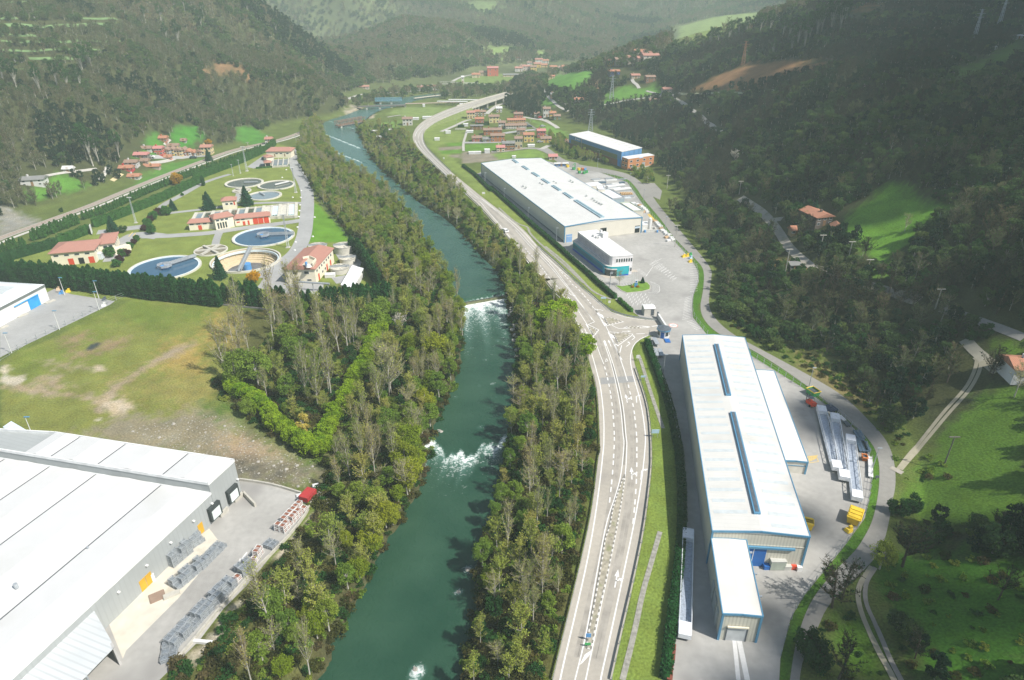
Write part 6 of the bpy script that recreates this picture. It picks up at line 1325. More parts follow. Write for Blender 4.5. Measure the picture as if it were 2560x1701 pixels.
def pylon(label,c,x,y,h,m=STEEL,wdt=1.6,src=[{}]):
 q=gt(p1(c,x,y));t=thing('power_pylon',label,'pylon',tuple(q),None);b=MB();n_=9
 for sx,sy in((-1,-1),(1,-1),(1,1),(-1,1)):b.tube([q+Vector((sx*wdt,sy*wdt,-.3)),q+Vector((sx*.2,sy*.2,h))],.13,4)
 for k in range(n_):
  z0,z1=h*k/n_,h*(k+1)/n_;f=lambda z:wdt+(.2-wdt)*z/h
  for s_ in(-1,1):b.tube([q+Vector((-f(z0),s_*f(z0),z0)),q+Vector((f(z1),s_*f(z1),z1))],.08,3,0,False);b.tube([q+Vector((s_*f(z0),-f(z0),z0)),q+Vector((s_*f(z1),f(z1),z1))],.08,3,0,False);b.tube([q+Vector((f(z0),s_*f(z0),z0)),q+Vector((-f(z1),s_*f(z1),z1))],.08,3,0,False)
 b.build('lattice',m,t)
 for z,l_ in((h*.97,1.6),(h*.86,2.6),(h*.75,2.2)):b=MB();b.box((q.x,q.y,q.z+z),(l_*2,.2,.2));b.build('crossarm',m,t)
pylon('steel lattice pylon on the meadow below the blue house','f',1205,790,17);pylon('lattice pylon rising behind the blue factory roof','b',690,170,15);pylon('rust brown lattice pylon on the right ridge','C',430,450,16,mat('rust_pylon',(.32,.17,.10)),1.1)
pylon('slender pylon in the dark wood','C',2010,290,18,STEEL,1.0);pylon('pylon far up the right hand wood','C',2180,200,20,STEEL,1.0)
BARKD2=mat('dark_pole',(.16,.15,.13),.8)
def pole(label,c,x,y,h,m=CONC,arm=True):
 q=gt(p1(c,x,y));t=thing('utility_pole',label,'utility pole',tuple(q),'concrete utility poles');b=MB();b.tube([q-Vector((0,0,.3)),q+Vector((0,0,h))],[.17,.1],6);b.build('pole',m,t)
 if arm:b=MB();b.box((q.x,q.y,q.z+h-.3),(2.2,.2,.2));b.build('crossarm',m,t)
pole('slim grey pole with crossarm in the right hand meadow','J',1605,970,7,BARKD2)
for c,x,y,h,lab in[('X',1322,265,9,'tall concrete pole standing in the factory yard corner'),('W',1980,520,7,'concrete pole in the dark shrubs by the spur'),('b',880,815,5.5,'concrete pole before the olive glass band'),('C',405,1335,6,'concrete pole at the edge of the lower wood'),('R',350,900,9,'pole beside the concrete box hut'),('R',985,925,6,'pale pole below the farm meadow'),('R',845,790,6.5,'leaning pale pole below the farmhouse'),('R',625,720,6,'pale pole before the farmhouse trees'),('R',1530,1170,6,'pole at the corner of the dark lane'),('f',425,1010,6,'pole where the farm track ends'),('A',1705,1020,4,'pale pole beside the railway')]:pole(lab,c,x,y,h)
for i,(x,y)in enumerate([(892,650),(905,645),(925,645),(945,640)]):
 q=g(p1('X',x,y));t=thing('flagpole',['leftmost','second','third','rightmost'][i]+' of the four white flagpoles before the office','flagpole',tuple(q),'white flagpoles');b=MB();b.tube([q,q+Vector((0,0,5.0))],[.09,.05],6);b.build('pole',WHITE,t);b=MB();b.cyl((q.x,q.y,0),.2,.12,8);b.build('base',CONC,t)
isl=[q.xy for q in gs(pp('X',728,645,800,655,890,640,950,605,1005,600,1060,620,1085,650,1080,685,1000,705,850,720,800,700))]
tI=thing('parking_island','green lawn island with flagpoles before the office','traffic island',(isl[0].x,isl[0].y,0));b=MB();b.prism([(p.x,p.y)for p in ccw([V3(p)for p in isl])],0,.16);b.build('kerb',CONC,tI)
cI=sum([V3(p)for p in isl],Vector())/len(isl);b=MB();b.prism([tuple((cI+(V3(p)-cI)*.95).xy)for p in ccw([V3(p)for p in isl])],.1,.2);b.build('lawn',gm(122,160,60,'island_lawn',var=.2),tI)
q=g(p1('X',938,662));t=thing('sign_pillar','blue and white sign pillar on the parking island','sign',tuple(q));b=MB();b.box((q.x,q.y,.2),(1.0,.35,1.6));b.build('blue_base',BLUE,t);b=MB();b.box((q.x,q.y,1.8),(1.1,.4,.9));b.build('white_top',WHITE,t);b=MB();b.box((q.x,q.y-.21,1.95),(.5,.03,.55));b.build('emblem',DBLUE,t)
ym=MB()
def yl(c,*v,w=.16,z=.03):stripe3(ym,[g(p)for p in pp(c,*v)],w,None,z)
for k in range(11):yl('X',1075+22*k,440+14*k,1140+20*k,395+17*k)
for k in range(8):yl('X',1140+22*k,470+18*k,1200+20*k,430+20*k)
for k in range(12):yl('X',1330-0*k+12*k,280+12*k,1390+10*k,275+10*k)
for k in range(13):yl('X',1470,440+22*k,1545,432+22*k)
for k in range(14):yl('X',1420-2*k,770+16*k,1478,750+16*k)
for k in range(7):yl('X',1440+14*k,1000+13*k,1500+12*k,985+13*k)
yl('X',1105,460,1035,560);yl('X',1085,440,1190,380);yl('X',1080,605,1165,640,1175,690,1160,720,1060,712)
for k in range(8):yl('X',1075+8*min(k,3),612+13*k,1130+10*min(k,4),620+12*k)
for k in range(5):yl('X',815+28*k,625,845+28*k,655)
for r_ in range(5):
 for k in range(5):x,y=850+44*k+14*r_,730+24*r_;yl('X',x,y+14,x+12,y-8);yl('X',x+4,y+2,x+16,y+2)
for k in range(10):yl('X',940+8*k,490+7*k,985+8*k,480+7*k)
yl('P',735,1230,770,1568,w=.8);yl('P',770,1230,840,1568,w=1.0)
ym.build('parking_lines',PAINT,None,'worn white parking bays and lines on the factory yards','ground marking',None,'structure')
ys=MB()
for i in range(9):stripe3(ys,[g(p)for p in pp('J',530+8*i,965-4*i,545+8*i,912-i)],.12,None,.034)
stripe3(ys,[g(p)for p in pp('J',528,966,615,958,600,912,525,915,528,966)],.15,None,.036);stripe3(ys,[g(p)for p in pp('W',1780,790,1830,850,1850,850,1790,785)],.9,None,.034)
ys.build('yellow_hatching',PAINTY,None,'yellow hatched square beside the lean-to hall','ground marking',None,'structure')
q=g(p1('m',2065,895));b=MB();b.cyl((q.x,q.y,.028),1.35,.006,32);b.build('painted_roundel',PAINT,None,'round white painted sign with red rim on the yard','ground marking',None,'structure')
b=MB();b.ring((q.x,q.y),1.4,1.15,.034,.042,32);b.build('painted_roundel_rim',mat('faded_red',(.62,.28,.22),.8),None,'faded red rim of the painted roundel','ground marking',None,'structure')
def glyph(s,x,y,w,h):
 """digits drawn with bars: segments a..g"""
 seg={'2':'abged','0':'abcdef'}[s];K={'a':(0,1,1,1),'b':(1,1,1,.5),'c':(1,.5,1,0),'d':(0,0,1,0),'e':(0,0,0,.5),'f':(0,.5,0,1),'g':(0,.5,1,.5)};b=MB()
 for k in seg:x0,y0,x1,y1=K[k];stripe3(b,[Vector((x+x0*w,y+y0*h,0)),Vector((x+x1*w,y+y1*h,0))],.14,None,.046)
 return b
for s,dx in(('2',-.55),('0',.12)):glyph(s,q.x+dx,q.y-.5,.42,1.0).build('painted_digit',DARKST,None,'dark digit %s inside the painted roundel'%s,'ground marking',None,'structure')
a,b_=g(p1('m',1755,745)),g(p1('m',1905,980));t=thing('sliding_gate','long white sliding gate at the factory entrance','gate',tuple(a));d=b_-a;m_=(a+b_)/2
b=MB();b.box((m_.x,m_.y,.15),(d.length,.5,1.5),math.atan2(d.y,d.x));b.build('panel',WHITE,t);b=MB();b.box((a.x,a.y,0),(.5,.8,1.9));b.build('post',DARKST,t)
q=g(p1('m',1890,1165));q.y+=1.9;t=thing('guard_booth','octagonal white guard booth with dark roof and blue trim','guard booth',tuple(q));b=MB();b.cyl((q.x,q.y,0),1.8,2.3,8);b.build('wall',WHITE,t)
for k in range(8):
 a_=math.pi/4*k+math.pi/8;c_=Vector((math.cos(a_),math.sin(a_),0));b=MB();b.box((q.x+c_.x*1.67,q.y+c_.y*1.67,.8 if k!=5 else .1),(.12,.95,1.2 if k!=5 else 1.9),a_);b.build('window' if k!=5 else 'door',GLASS if k!=5 else DBLUE,t)
b=MB();b.cyl((q.x,q.y,2.3),2.15,.35,8);b.build('fascia',LBLUE,t);b=MB();b.cyl((q.x,q.y,2.652),2.1,.4,8,r2=.3);b.build('roof',DARKST,t)
b=MB();b.box((q.x+.6,q.y-3.0,0),(1.5,2.2,.25));b.build('steps',DBLUE,t)
bq=g(p1('m',1965,1030));t=thing('barrier','red tipped barrier post beside the guard booth','barrier',tuple(bq));b=MB();b.box((bq.x,bq.y,0),(.3,.3,1.0));b.build('post',RED,t);b=MB();b.tube([bq+Vector((0,0,.9)),bq+Vector((-.6,.9,2.2))],.06,5);b.build('arm',WHITE,t)
t,P_=bld('gate_shed','small cream shed with white roof beside the factory gate','m',1490,708,1700,700,3.2,2.3,.35,0,WHITE,mat('pale_shed',(.60,.57,.50),.8),'shed',.12);panel(t,'door',DARKST,P_[0],P_[1],.62,.9,0,2.1,.06)
q=g(p1('W',1795,965));t=thing('gas_tank','upright white gas tank in a white walled pit','gas tank',tuple(q));b=MB();b.cyl((q.x,q.y+.6,.6),.75,4.6,20);b.cyl((q.x,q.y+.6,5.2),.75,.35,20,r2=.3);b.build('tank',WHITE,t)
for dx,dy,sx,sy in((0,-1.3,5,.3),(0,2.2,5,.3),(-2.5,.45,.3,3.2),(2.5,.45,.3,3.2)):b=MB();b.box((q.x+dx,q.y+dy,0),(sx,sy,1.1));b.build('pit_wall',mat('pit_white',(.66,.65,.60),.8),t)
for dx,m in((-2.2,BLUE),(2.9,BLUE)):b=MB();b.cyl((q.x+dx,q.y-1.9,0),.4,.9,12);tag(b.build('blue_drum',m),'blue drum '+('left' if dx<0 else 'right')+' of the gas tank pit','drum','blue drums at the gas tank')
def car(label,p,rz,col,s=1.0,group=None,src=[{}]):
 k=col.name
 if k in src[0]:o=clone(src[0][k],p,rz,label,s);return o
 q=Vector((0,0,0));t=thing('car',label,'car',(0,0,0),group);b=MB();L_,W_=4.2,1.75
 prof=[(-2.1,.35),(-2.1,.85),(-1.9,.95),(-1.55,1.38),(.35,1.42),(1.05,.98),(1.95,.80),(2.1,.55),(2.1,.35)]
 vs=[(x,-W_/2*(.86 if z>1.1 else 1),z)for x,z in prof]+[(x,W_/2*(.86 if z>1.1 else 1),z)for x,z in prof];n_=len(prof)
 fs=[tuple(range(n_))[::-1],tuple(range(n_,2*n_))]+[(i,(i+1)%n_,n_+(i+1)%n_,n_+i)for i in range(n_)];b.add(vs,fs);b.build('body',col,t)
 b=MB();b.quad((-1.93,-.7,.99),(-1.93,.7,.99),(-1.6,.66,1.36),(-1.6,-.66,1.36));b.build('rear_window',GLASS,t);b=MB();b.quad((1.03,.72,1.02),(1.03,-.72,1.02),(.42,-.66,1.40),(.42,.66,1.40));b.build('windscreen',GLASS,t)
 for s_ in(-1,1):b=MB();y=s_*(W_/2-.03);b.quad((-1.5,y+s_*.04,.95),(.9,y+s_*.04,.95),(.3,y*.9,1.34),(-1.3,y*.9,1.34));b.build('side_window',GLASS,t)
 for x in(-1.35,1.3):
  for s_ in(-1,1):b=MB();b.tube([(x,s_*.70,.32),(x,s_*.90,.32)],.32,12);b.build('wheel',DARK,t)
 t.location=p;t.rotation_euler=(0,0,rz);t.scale=(s,s,s);src[0][k]=t;return t
CW,CG_,CR_,CB_=WHITE,mat('car_silver',(.45,.46,.47),.35,.5,.4),mat('car_red',(.45,.03,.03),.3,.5),mat('car_dark',(.04,.06,.08),.3,.5)
def cg(c,x,y):q=gt(p1(c,x,y));q.z+=.05;return q
car('small white car driving on the main road before the northern hall',cg('W',262,975),2.1,CW)
for c,x,y,r_,m,lab in[('V',1690,535,.3,CR_,'red car parked by the white village house'),('l',640,1270,.2,CB_,'dark car inside the tiled car shelter'),('l',370,1310,.3,CB_,'dark teal car on the plant parking area'),('l',450,960,.4,CB_,'dark car beside the garage'),('L',1850,178,.2,CB_,'dark car on the hamlet street'),('d',1120,492,.15,CW,'white car in the hamlet'),('V',930,420,.2,CB_,'dark car under the viaduct'),('V',1720,660,.4,CG_,'silver car by the village lane'),('V',1530,660,.2,CB_,'dark car at the end of the terrace'),('V',1680,880,.3,CG_,'silver car before the pink house'),('C',0,0,0,CW,'')][:-1]:car(lab,cg(c,x,y),r_,m)
q=g(p1('i',240,330));t=thing('forklift','red forklift truck parked beside the green skip','forklift',tuple(q));b=MB();b.box((q.x,q.y,.3),(1.3,2.2,.8),.25);b.box((q.x+.2,q.y-.9,.4),(1.25,.8,.9),.25);b.build('body',mat('forklift_red',(.7,.07,.03),.4),t)
b=MB()
for sx,sy in((-.5,-.3),(.5,-.3),(-.5,.8),(.5,.8)):b.tube([(q.x+sx,q.y+sy,1.1),(q.x+sx,q.y+sy,2.0)],.05,4)
b.box((q.x,q.y+.25,2.0),(1.1,1.2,.08));b.build('cage',DARKST,t);b=MB()
for s_ in(-.35,.35):b.box((q.x+s_-.3,q.y+1.35,.1),(.12,.15,2.4),.25);b.box((q.x+s_-.3,q.y+1.9,.1),(.12,1.0,.06),.25)
b.build('mast',DARKST,t)
for sx in(-.62,.62):
 for sy in(-.8,.8):b=MB();b.tube([(q.x+sx-.1,q.y+sy,.3),(q.x+sx+.1,q.y+sy,.3)],.3,10);b.build('wheel',DARK,t)
def skip(label,c,x0,y0,x1,y1,w,h,m,rimm,name='skip',lid=False):
 a,b_=g(p1(c,x0,y0)),g(p1(c,x1,y1));d=b_-a;an=math.atan2(d.y,d.x);m_=(a+b_)/2;t=thing(name,label,'skip',(m_.x,m_.y,0));L_=d.length;b=MB();u_=d.normalized();n_=Vector((-u_.y,u_.x,0))
 def P3(s,v,z):q=m_+u_*s+n_*v;return(q.x,q.y,z)
 lo=[P3(-L_*.42,-w*.42,.15),P3(L_*.42,-w*.42,.15),P3(L_*.42,w*.42,.15),P3(-L_*.42,w*.42,.15)];hi=[P3(-L_/2,-w/2,h),P3(L_/2,-w/2,h),P3(L_/2,w/2,h),P3(-L_/2,w/2,h)]
 b.add(lo+hi,[(3,2,1,0)]+[(i,(i+1)%4,4+(i+1)%4,4+i)for i in range(4)]+([(4,5,6,7)]if lid else[]));b.build('body',m,t);b=MB()
 for i in range(4):b.tube([hi[i],hi[(i+1)%4]],.12,4)
 b.build('rim',rimm,t);b=MB();b.add([P3(-L_*.44,-w*.44,h*.75),P3(L_*.44,-w*.44,h*.75),P3(L_*.44,w*.44,h*.75),P3(-L_*.44,w*.44,h*.75)],[(0,1,2,3)])
 if not lid:b.build('scrap',DARKST,t)
 else:b=MB();[b.box((m_.x+u_.x*s,m_.y+u_.y*s,h+.01),(.9,w*.9,.16),an)for s in(-L_*.3,0,L_*.3)];b.build('lid',YEL,t)
skip('green open skip with yellow rim and scrap metal','i',215,160,320,232,2.2,1.5,GREENP,YEL);skip('yellow closed waste container near the bend of the service road','J',875,1460,905,1370,2.3,1.8,YEL,YEL,'waste_container',True)
skip('yellow container peeping past the hall corner','P',1300,400,1300,350,2.0,1.6,YEL,YEL,'waste_container',True);skip('small orange brown skip beside the girders','J',950,940,990,945,1.4,1.1,mat('rust_orange',(.45,.14,.04),.8),ORANGE)
for c,x,y,m,lab in[('a',660,200,GREENP,'bright green crane like skip behind the northern hall'),('a',760,210,YEL,'yellow green skip behind the northern hall'),('a',840,210,ORANGE,'orange skip behind the northern hall'),('a',877,212,BLUE,'small blue skip behind the northern hall'),('a',540,150,YEL,'yellow skip near the blue shed'),('a',910,260,GREENP,'dark green skip row end'),('a',860,280,GREENP,'dark green skip second in row'),('a',770,270,GREENP,'dark green skip beside the wall')]:skip(lab,c,x-20,y,x+20,y-5,1.5,1.3,m,m)
q=g(p1('a',685,190));t=thing('grapple_crane','bright green upright grapple crane','crane',tuple(q));b=MB();b.tube([q,q+Vector((0,0,3.6))],[.35,.2],6);b.build('column',GREENP,t);b=MB();b.tube([q+Vector((0,0,3.6)),q+Vector((-1.6,-.5,2.4))],.14,5);b.build('boom',GREENP,t)
def girder(label,c,x0,y0,x1,y1,w=1.9,h=1.5,z=.5):
 a,b_=g(p1(c,x0,y0),h),g(p1(c,x1,y1),h);a.z=b_.z=0;d=b_-a;u_=d.normalized();n_=Vector((-u_.y,u_.x,0));L_=d.length;t=thing('truss_girder',label,'girder',tuple((a+b_)/2),'long white truss girders');m_=(a+b_)/2;an=math.atan2(d.y,d.x)
 b=MB();b.box((m_.x,m_.y,z),(L_,w*.92,.12),an);b.build('deck',mat('girder_deck',(.40,.45,.52),.4,.4,.2,.25,3),t)
 for s_ in(-1,1):
  b=MB();o=n_*s_*w/2;Z=Vector((0,0,1));b.tube([a+o+Z*z,b_+o+Z*z],.09,4);b.tube([a+o+Z*h,b_+o+Z*h],.09,4);N_=int(L_/1.2)
  for i in range(N_):p,q=a.lerp(b_,i/N_)+o,a.lerp(b_,(i+1)/N_)+o;b.tube([p+Z*(z if i%2 else h),q+Z*(h if i%2 else z)],.06,3,0,False)
  b.build('side_truss',mat('girder_white',(.66,.69,.72),.4),t)
 for f in(0.04,.955):q=a.lerp(b_,f);b=MB();b.box((q.x,q.y,z+.13),(L_*.11,w*1.02,h-z-.05),an);b.build('wrapped_end',mat('foil_white',(.80,.82,.84),.5,.3,0,.1,2),t)
 for f in(.1,.5,.9):q=a.lerp(b_,f);b=MB();b.box((q.x,q.y,0),(.3,w,z-.1),an);b.build('trestle',DARKST,t)
girder('leftmost of the three white girders beside the curved fence','i',385,345,598,1140);girder('middle of the three white girders beside the curved fence','i',562,445,692,1265);girder('rightmost of the three white girders beside the curved fence','i',765,725,858,1530);girder('single white girder in the shade of the southern hall','P',380,390,352,1205)
def beams(label,c,x0,y0,x1,y1,n_,w,m,z=.0,h=.45,grp='stacked steel sections',name='steel_beam'):
 a,b_=g(p1(c,x0,y0)),g(p1(c,x1,y1));d=b_-a;nn=Vector((-d.y,d.x,0)).normalized();an=math.atan2(d.y,d.x)
 for k in range(n_):m_=(a+b_)/2+nn*(k-(n_-1)/2)*w*1.15;b=MB();b.box((m_.x,m_.y,z),(d.length,w*.22,h),an);b.box((m_.x,m_.y,z+h+.001),(d.length,w,.1),an);tag(b.build(name,m),label,'steel beam',grp)
BS=mat('slate_blue_steel',(.12,.18,.24),.5,.4,.2,.25,2)
beams('slate blue steel beam lying in the right hand pile by the fence','i',870,790,940,960,3,.6,BS);beams('slate blue beam in the outer pile against the fence','i',930,820,985,945,2,.6,BS);beams('slate blue beam in the upper pile against the fence','i',840,680,905,790,3,.55,BS);beams('dark beam behind the middle girder','i',690,560,740,620,2,.5,DARKST)
beams('dark scrap section between skip and first girder','i',430,350,540,430,4,.7,mat('dark_scrap',(.05,.07,.12),.6));beams('pale cream rolled section beside the first girder','i',455,450,520,480,1,.7,CREAM,h=.6);beams('white wrapped section by the fence','i',610,490,680,560,1,1.0,WHITE,h=.6);beams('white wrapped pipe beside the fence','i',1010,1030,1022,1295,1,.9,WHITE,h=.5)
beams('slate steel box section beside the guard booth','m',1680,1190,1750,1320,1,1.2,STEEL,h=.9);beams('slate steel section in the pair below the guard booth','m',1740,1400,1800,1540,2,1.1,STEEL,h=.8)
for k,(x,y)in enumerate([(258,1340),(238,1490)]):beams('rusty rail trolley %s at the yard edge'%('nearer the girder' if k==0 else 'lowest in the picture'),'P',x,y-30,x-10,y+100,1,.8,mat('rust_brown',(.20,.06,.04),.8),h=.7,grp='rusty trolleys',name='trolley')
q=g(p1('P',1070,700));t=thing('grey_container','grey green box container before the blue door','container',tuple(q));b=MB();b.box((q.x,q.y+.6,.1),(2.6,1.8,1.9),0);b.build('body',mat('grey_green_box',(.36,.40,.34),.7),t);b=MB();b.box((q.x,q.y+.6,2.001),(2.7,1.9,.1));b.build('lid',mat('lid_grey',(.5,.5,.46),.7),t)
for x,y,m,s_,lab in[(1145,690,mat('pale_crate',(.5,.5,.46),.8),1.2,'pale crate beside the grey green container'),(1195,690,RED,.9,'red crate against the ribbed gable'),(1240,705,WHITE,.8,'white crate near the hall corner'),(985,690,DBLUE,1.0,'blue bins before the blue door')]:
 q=g(p1('P',x,y));t=thing('crate',lab,'crate',tuple(q));b=MB();b.box((q.x,q.y,0),(s_,s_,.8));b.build('body',m,t);b=MB();b.box((q.x,q.y,.801),(s_*1.08,s_*1.08,.1));b.build('rim',m,t)
def cage(m,name,group,cat='metal crate'):
 t=thing(name,None,cat,(0,0,0),group);b=MB()
 for sx in(-1,1):
  for sy in(-1,1):b.box((sx*.5,sy*.5,0),(.1,.1,.85))
 for z in(.02,.42,.78):
  for s_ in(-1,1):b.box((0,s_*.5,z),(1.0,.06,.09));b.box((s_*.5,0,z),(.06,1.0,.09))
 b.build('frame',m,t);b=MB();b.box((0,0,.12),(.86,.86,.60));b.build('load',mat(name+'_load',(.34,.37,.39)if m is STEEL else(.25,.10,.06),.35 if m is STEEL else .8,.4,.5 if m is STEEL else 0,.4,5),t);return t
cs_=cage(STEEL,'metal_crate','silver metal crates stacked in the loading yard');cr_=cage(WHITE,'white_framed_crate','white topped rust red crates in the loading yard')
first={'s':True,'r':True};rc=random.Random(3)
def stack(kind,c,x0,y0,x1,y1,n_,rows,hmax,lab,sp=1.12):
 a,b_=g(p1(c,x0,y0)),g(p1(c,x1,y1));d=(b_-a);an=math.atan2(d.y,d.x);nn=Vector((-d.y,d.x,0)).normalized()
 for i in range(n_):
  for r_ in range(rows):
   for z in range(max(1,hmax-(rc.random()<.3))):
    q=a+d*((i+.5)/n_)+nn*(r_-(rows-1)/2)*sp+Vector((rc.uniform(-.06,.06),rc.uniform(-.06,.06),0));src_=cs_ if kind=='s' else cr_;an2=an+rc.uniform(-.06,.06)
    if first[kind]:o=src_;first[kind]=False;o.location=(q.x,q.y,.05+z*.88);o.rotation_euler=(0,0,an2)
    else:o=clone(src_,(q.x,q.y,.05+z*.88),an2)
    o['label']=['lowest','second layer','top'][z]+' '+lab
stack('s','h',150,1560,170,1400,3,2,1,'silver crate of the nearest end of the long fence row');stack('s','h',160,1440,490,1090,9,2,2,'silver crate of the near half of the fence row');stack('s','h',490,1080,690,890,5,2,2,'silver crate in the middle of the fence row');stack('r','h',690,890,740,840,2,1,2,'white framed crate between the silver fence rows')
stack('s','h',750,810,850,730,3,2,2,'silver crate just below the red crates');stack('r','h',860,720,930,620,4,1,2,'white framed rusty crate in the short fence row');stack('s','h',990,590,1040,540,2,2,1,'silver crate between the rusty rows');stack('r','h',1090,450,1290,240,8,2,2,'white framed rusty crate in the long upper row')
stack('s','h',150,740,320,600,4,2,3,'silver crate of the block against the warehouse wall');stack('s','h',290,590,430,500,3,2,2,'silver crate of the upper wall block');stack('s','h',190,930,440,720,6,2,2,'silver crate on the apron edge, near part');stack('s','h',440,720,600,560,5,2,2,'silver crate on the apron edge, far part')
b=MB();q=g(p1('h',1335,165));t=thing('red_trailer','bright red covered trailer at the end of the crate rows','trailer',tuple(q));b.box((q.x,q.y,.5),(2.1,3.0,1.2),-.35);b.build('cover',mat('faded_red_cover',(.40,.04,.04),.7),t);b=MB();b.box((q.x,q.y,.1),(2.0,3.0,.38),-.35);b.build('chassis',DARKST,t)
for x,y,lab in[(1262,145,'crumpled white sacks beside the red trailer'),(1398,60,'white square crate beyond the red trailer'),(1428,130,'flat white pallet on the verge'),(1475,200,'second flat white pallet on the verge')]:
 q=g(p1('h',x,y));b=MB();b.box((q.x,q.y,0),(1.5,1.3,.5),.4,top=.8);tag(b.build('white_pallet',WHITE),lab,'pallet','white pallets near the trailer')
for x,y,s_,m,lab in[(45,1000,(2.4,2.0,.25),mat('rusty_plate',(.28,.20,.15),.9),'brown plate ramp lying on the apron'),(20,860,(.5,.5,1.6),WHITE,'white cabinet at the warehouse wall'),(170,985,(2.6,1.0,.4),CONC,'pale concrete block at the apron corner')]:
 q=g(p1('h',x,y));b=MB();b.box((q.x,q.y,.03),s_,.6,top=.96);tag(b.build('yard_item',m),lab,'yard object')
b=MB();q=g(p1('h',430,1390));b.box((q.x,q.y,0),(3.4,.5,.5),-.1);tag(b.build('concrete_block',WHITE),'long white concrete block beside the gravel path','concrete block')
def wall(label,pts,h,w,m,name='wall',cat='wall'):
 P_=smooth3([V3(q)for q in gts(pts)],1);t=MB()
 for a,b_ in zip(P_,P_[1:]):d=b_-a;m_=(a+b_)/2;t.box((m_.x,m_.y,-.05),(d.length+.05,w,h),math.atan2(d.y,d.x))
 tag(t.build(name,m),label,cat)
wall('low pale wall along the crate rows',pp('h',1385,130,1340,260,1210,440,1050,610,860,800,640,1040,500,1200,340,1400,190,1568),.7,.3,CONC);wall('low wall at the head of the loading yard',pp('h',750,5,900,25,1060,55,1270,120),.6,.3,CONC);wall('low kerb wall between the field and the cypress row',[(343,741),(430,750),(520,760),(600,768),(700,778)],.5,.3,mat('dark_wall',(.2,.2,.19),.9))
wall('curb wall of the lower slope track',pp('J',1950,200,1880,320,1830,440,1760,520,1600,680,1480,830),.9,.4,mat('old_stone',(.40,.38,.34),.95))
def fence(label,pts,h,gap,m,zoff=0.0,group='fences',every=1,panel_m=None,rail=True,name='fence'):
 P_=smooth3([Vector(q)for q in gts(pts)],1);L_=sum((b_-a).length for a,b_ in zip(P_,P_[1:]));n_=min(98,max(3,int(L_/gap)));Q=res3(P_,n_+1)
 t=thing(name,label,'fence',tuple(Q[0]));pm=None
 for i,q in enumerate(Q):
  if pm is None:b=MB();b.box((q.x,q.y,q.z),(.12,.12,h));pm=b.build('post',m,t)
  else:o=pm.copy();COL.objects.link(o);o.parent=t;o.location=q-Q[0]
 b=MB();R_=res3(P_,n_*3)
 for a,b_ in zip(R_,R_[1:]):
  for z in((.45,.75)if rail else()):b.quad(a+Vector((0,0,h*z)),b_+Vector((0,0,h*z)),b_+Vector((0,0,h*z+.28)),a+Vector((0,0,h*z+.28)))
  if not rail:
   for z in(.08,.5,.95):b.quad(a+Vector((0,0,h*z)),b_+Vector((0,0,h*z)),b_+Vector((0,0,h*z+.07)),a+Vector((0,0,h*z+.07)))
 b.build('rail',panel_m or m,t)
GRD=mat('guard_rail',(.40,.44,.45),.45,.4,.3)
fence('steel guard rail along the river side of the main road',ROAD_L[:9],.75,3.5,GRD);fence('steel guard rail along the river side from the junction to the northern hall',ROAD_L[9:22],.75,3.5,GRD);fence('steel guard rail on the verge side of the near main road',ROAD_R[:9],.75,3.2,GRD);fence('steel guard rail bending into the factory entrance',[(1346,619),(1389,656),(1430,695),(1475,736),(1503,761),(1529,781),(1567,794),(1641,804)],.75,3.2,GRD);fence('steel guard rail on the village side of the road curve',ROAD_R[21:31],.75,5,GRD)
fence('wire fence between yard and green verge, southern part',[(1951,1640),(1977,1545),(2012,1487),(2111,1366),(2162,1296),(2175,1232),(2180,1169),(2173,1130),(2137,1073),(2073,1019),(2003,968),(1875,888)],1.5,2.6,STEEL,rail=False);fence('wire fence between yard and green verge, northern part',[(1768,838),(1733,795),(1730,767),(1733,739),(1747,703),(1744,677),(1730,652),(1697,616),(1636,550),(1601,503),(1568,456),(1502,432)],1.5,3,STEEL,rail=False)
fence('wire fence along the white hall yard',pp('F',0,880,300,700,600,560,900,400,1090,320,1180,296),1.6,3,STEEL,rail=False);fence('dark fence between plant road and river trees',[(745,418),(774,468),(800,510),(835,555),(868,595)],1.6,3,DARKST,rail=False);fence('wire fence on the factory hedge',pp('I',870,350,960,700,1060,960,1160,1400),1.9,3.5,STEEL,rail=False)
for pts,lab in((pp('X',50,260,240,410,420,600,500,690,600,745,700,780),'grey drain channel in the northern verge'),(pp('W',200,720,340,850,430,905,510,920,520,990,680,1140,900,1330,1100,1520),'curving drain channel beside the shaded lane'),(pp('I',770,540,800,620,830,720,880,880,940,1060,1010,1260),'stony drain channel in the southern verge'),(pp('O',1435,600,1370,830,1320,1000,1270,1250,1190,1568),'concrete drain channel in the near verge')):
 lane('drain_channel',[q.xy for q in gts(pts)],.9,mat('drain_grey',(.30,.29,.25),.95,.1,0,.3,1.5),lab,.03,60,'drain')
def sign(label,c,x,y,h,w,hh2,m,n_=2):
 q=gt(p1(c,x,y));t=thing('road_sign',label,'road sign',tuple(q));b=MB();b.box((q.x,q.y,q.z+h-hh2),(w,.08,hh2));b.build('panel',m,t)
 for s_ in((-w*.35,w*.35)if n_==2 else(0,)):b=MB();b.box((q.x+s_,q.y,q.z-.1),(.08,.06,h-hh2+.1));b.build('post',STEEL,t)
SGB=mat('sign_pale_blue',(.45,.62,.74),.5)
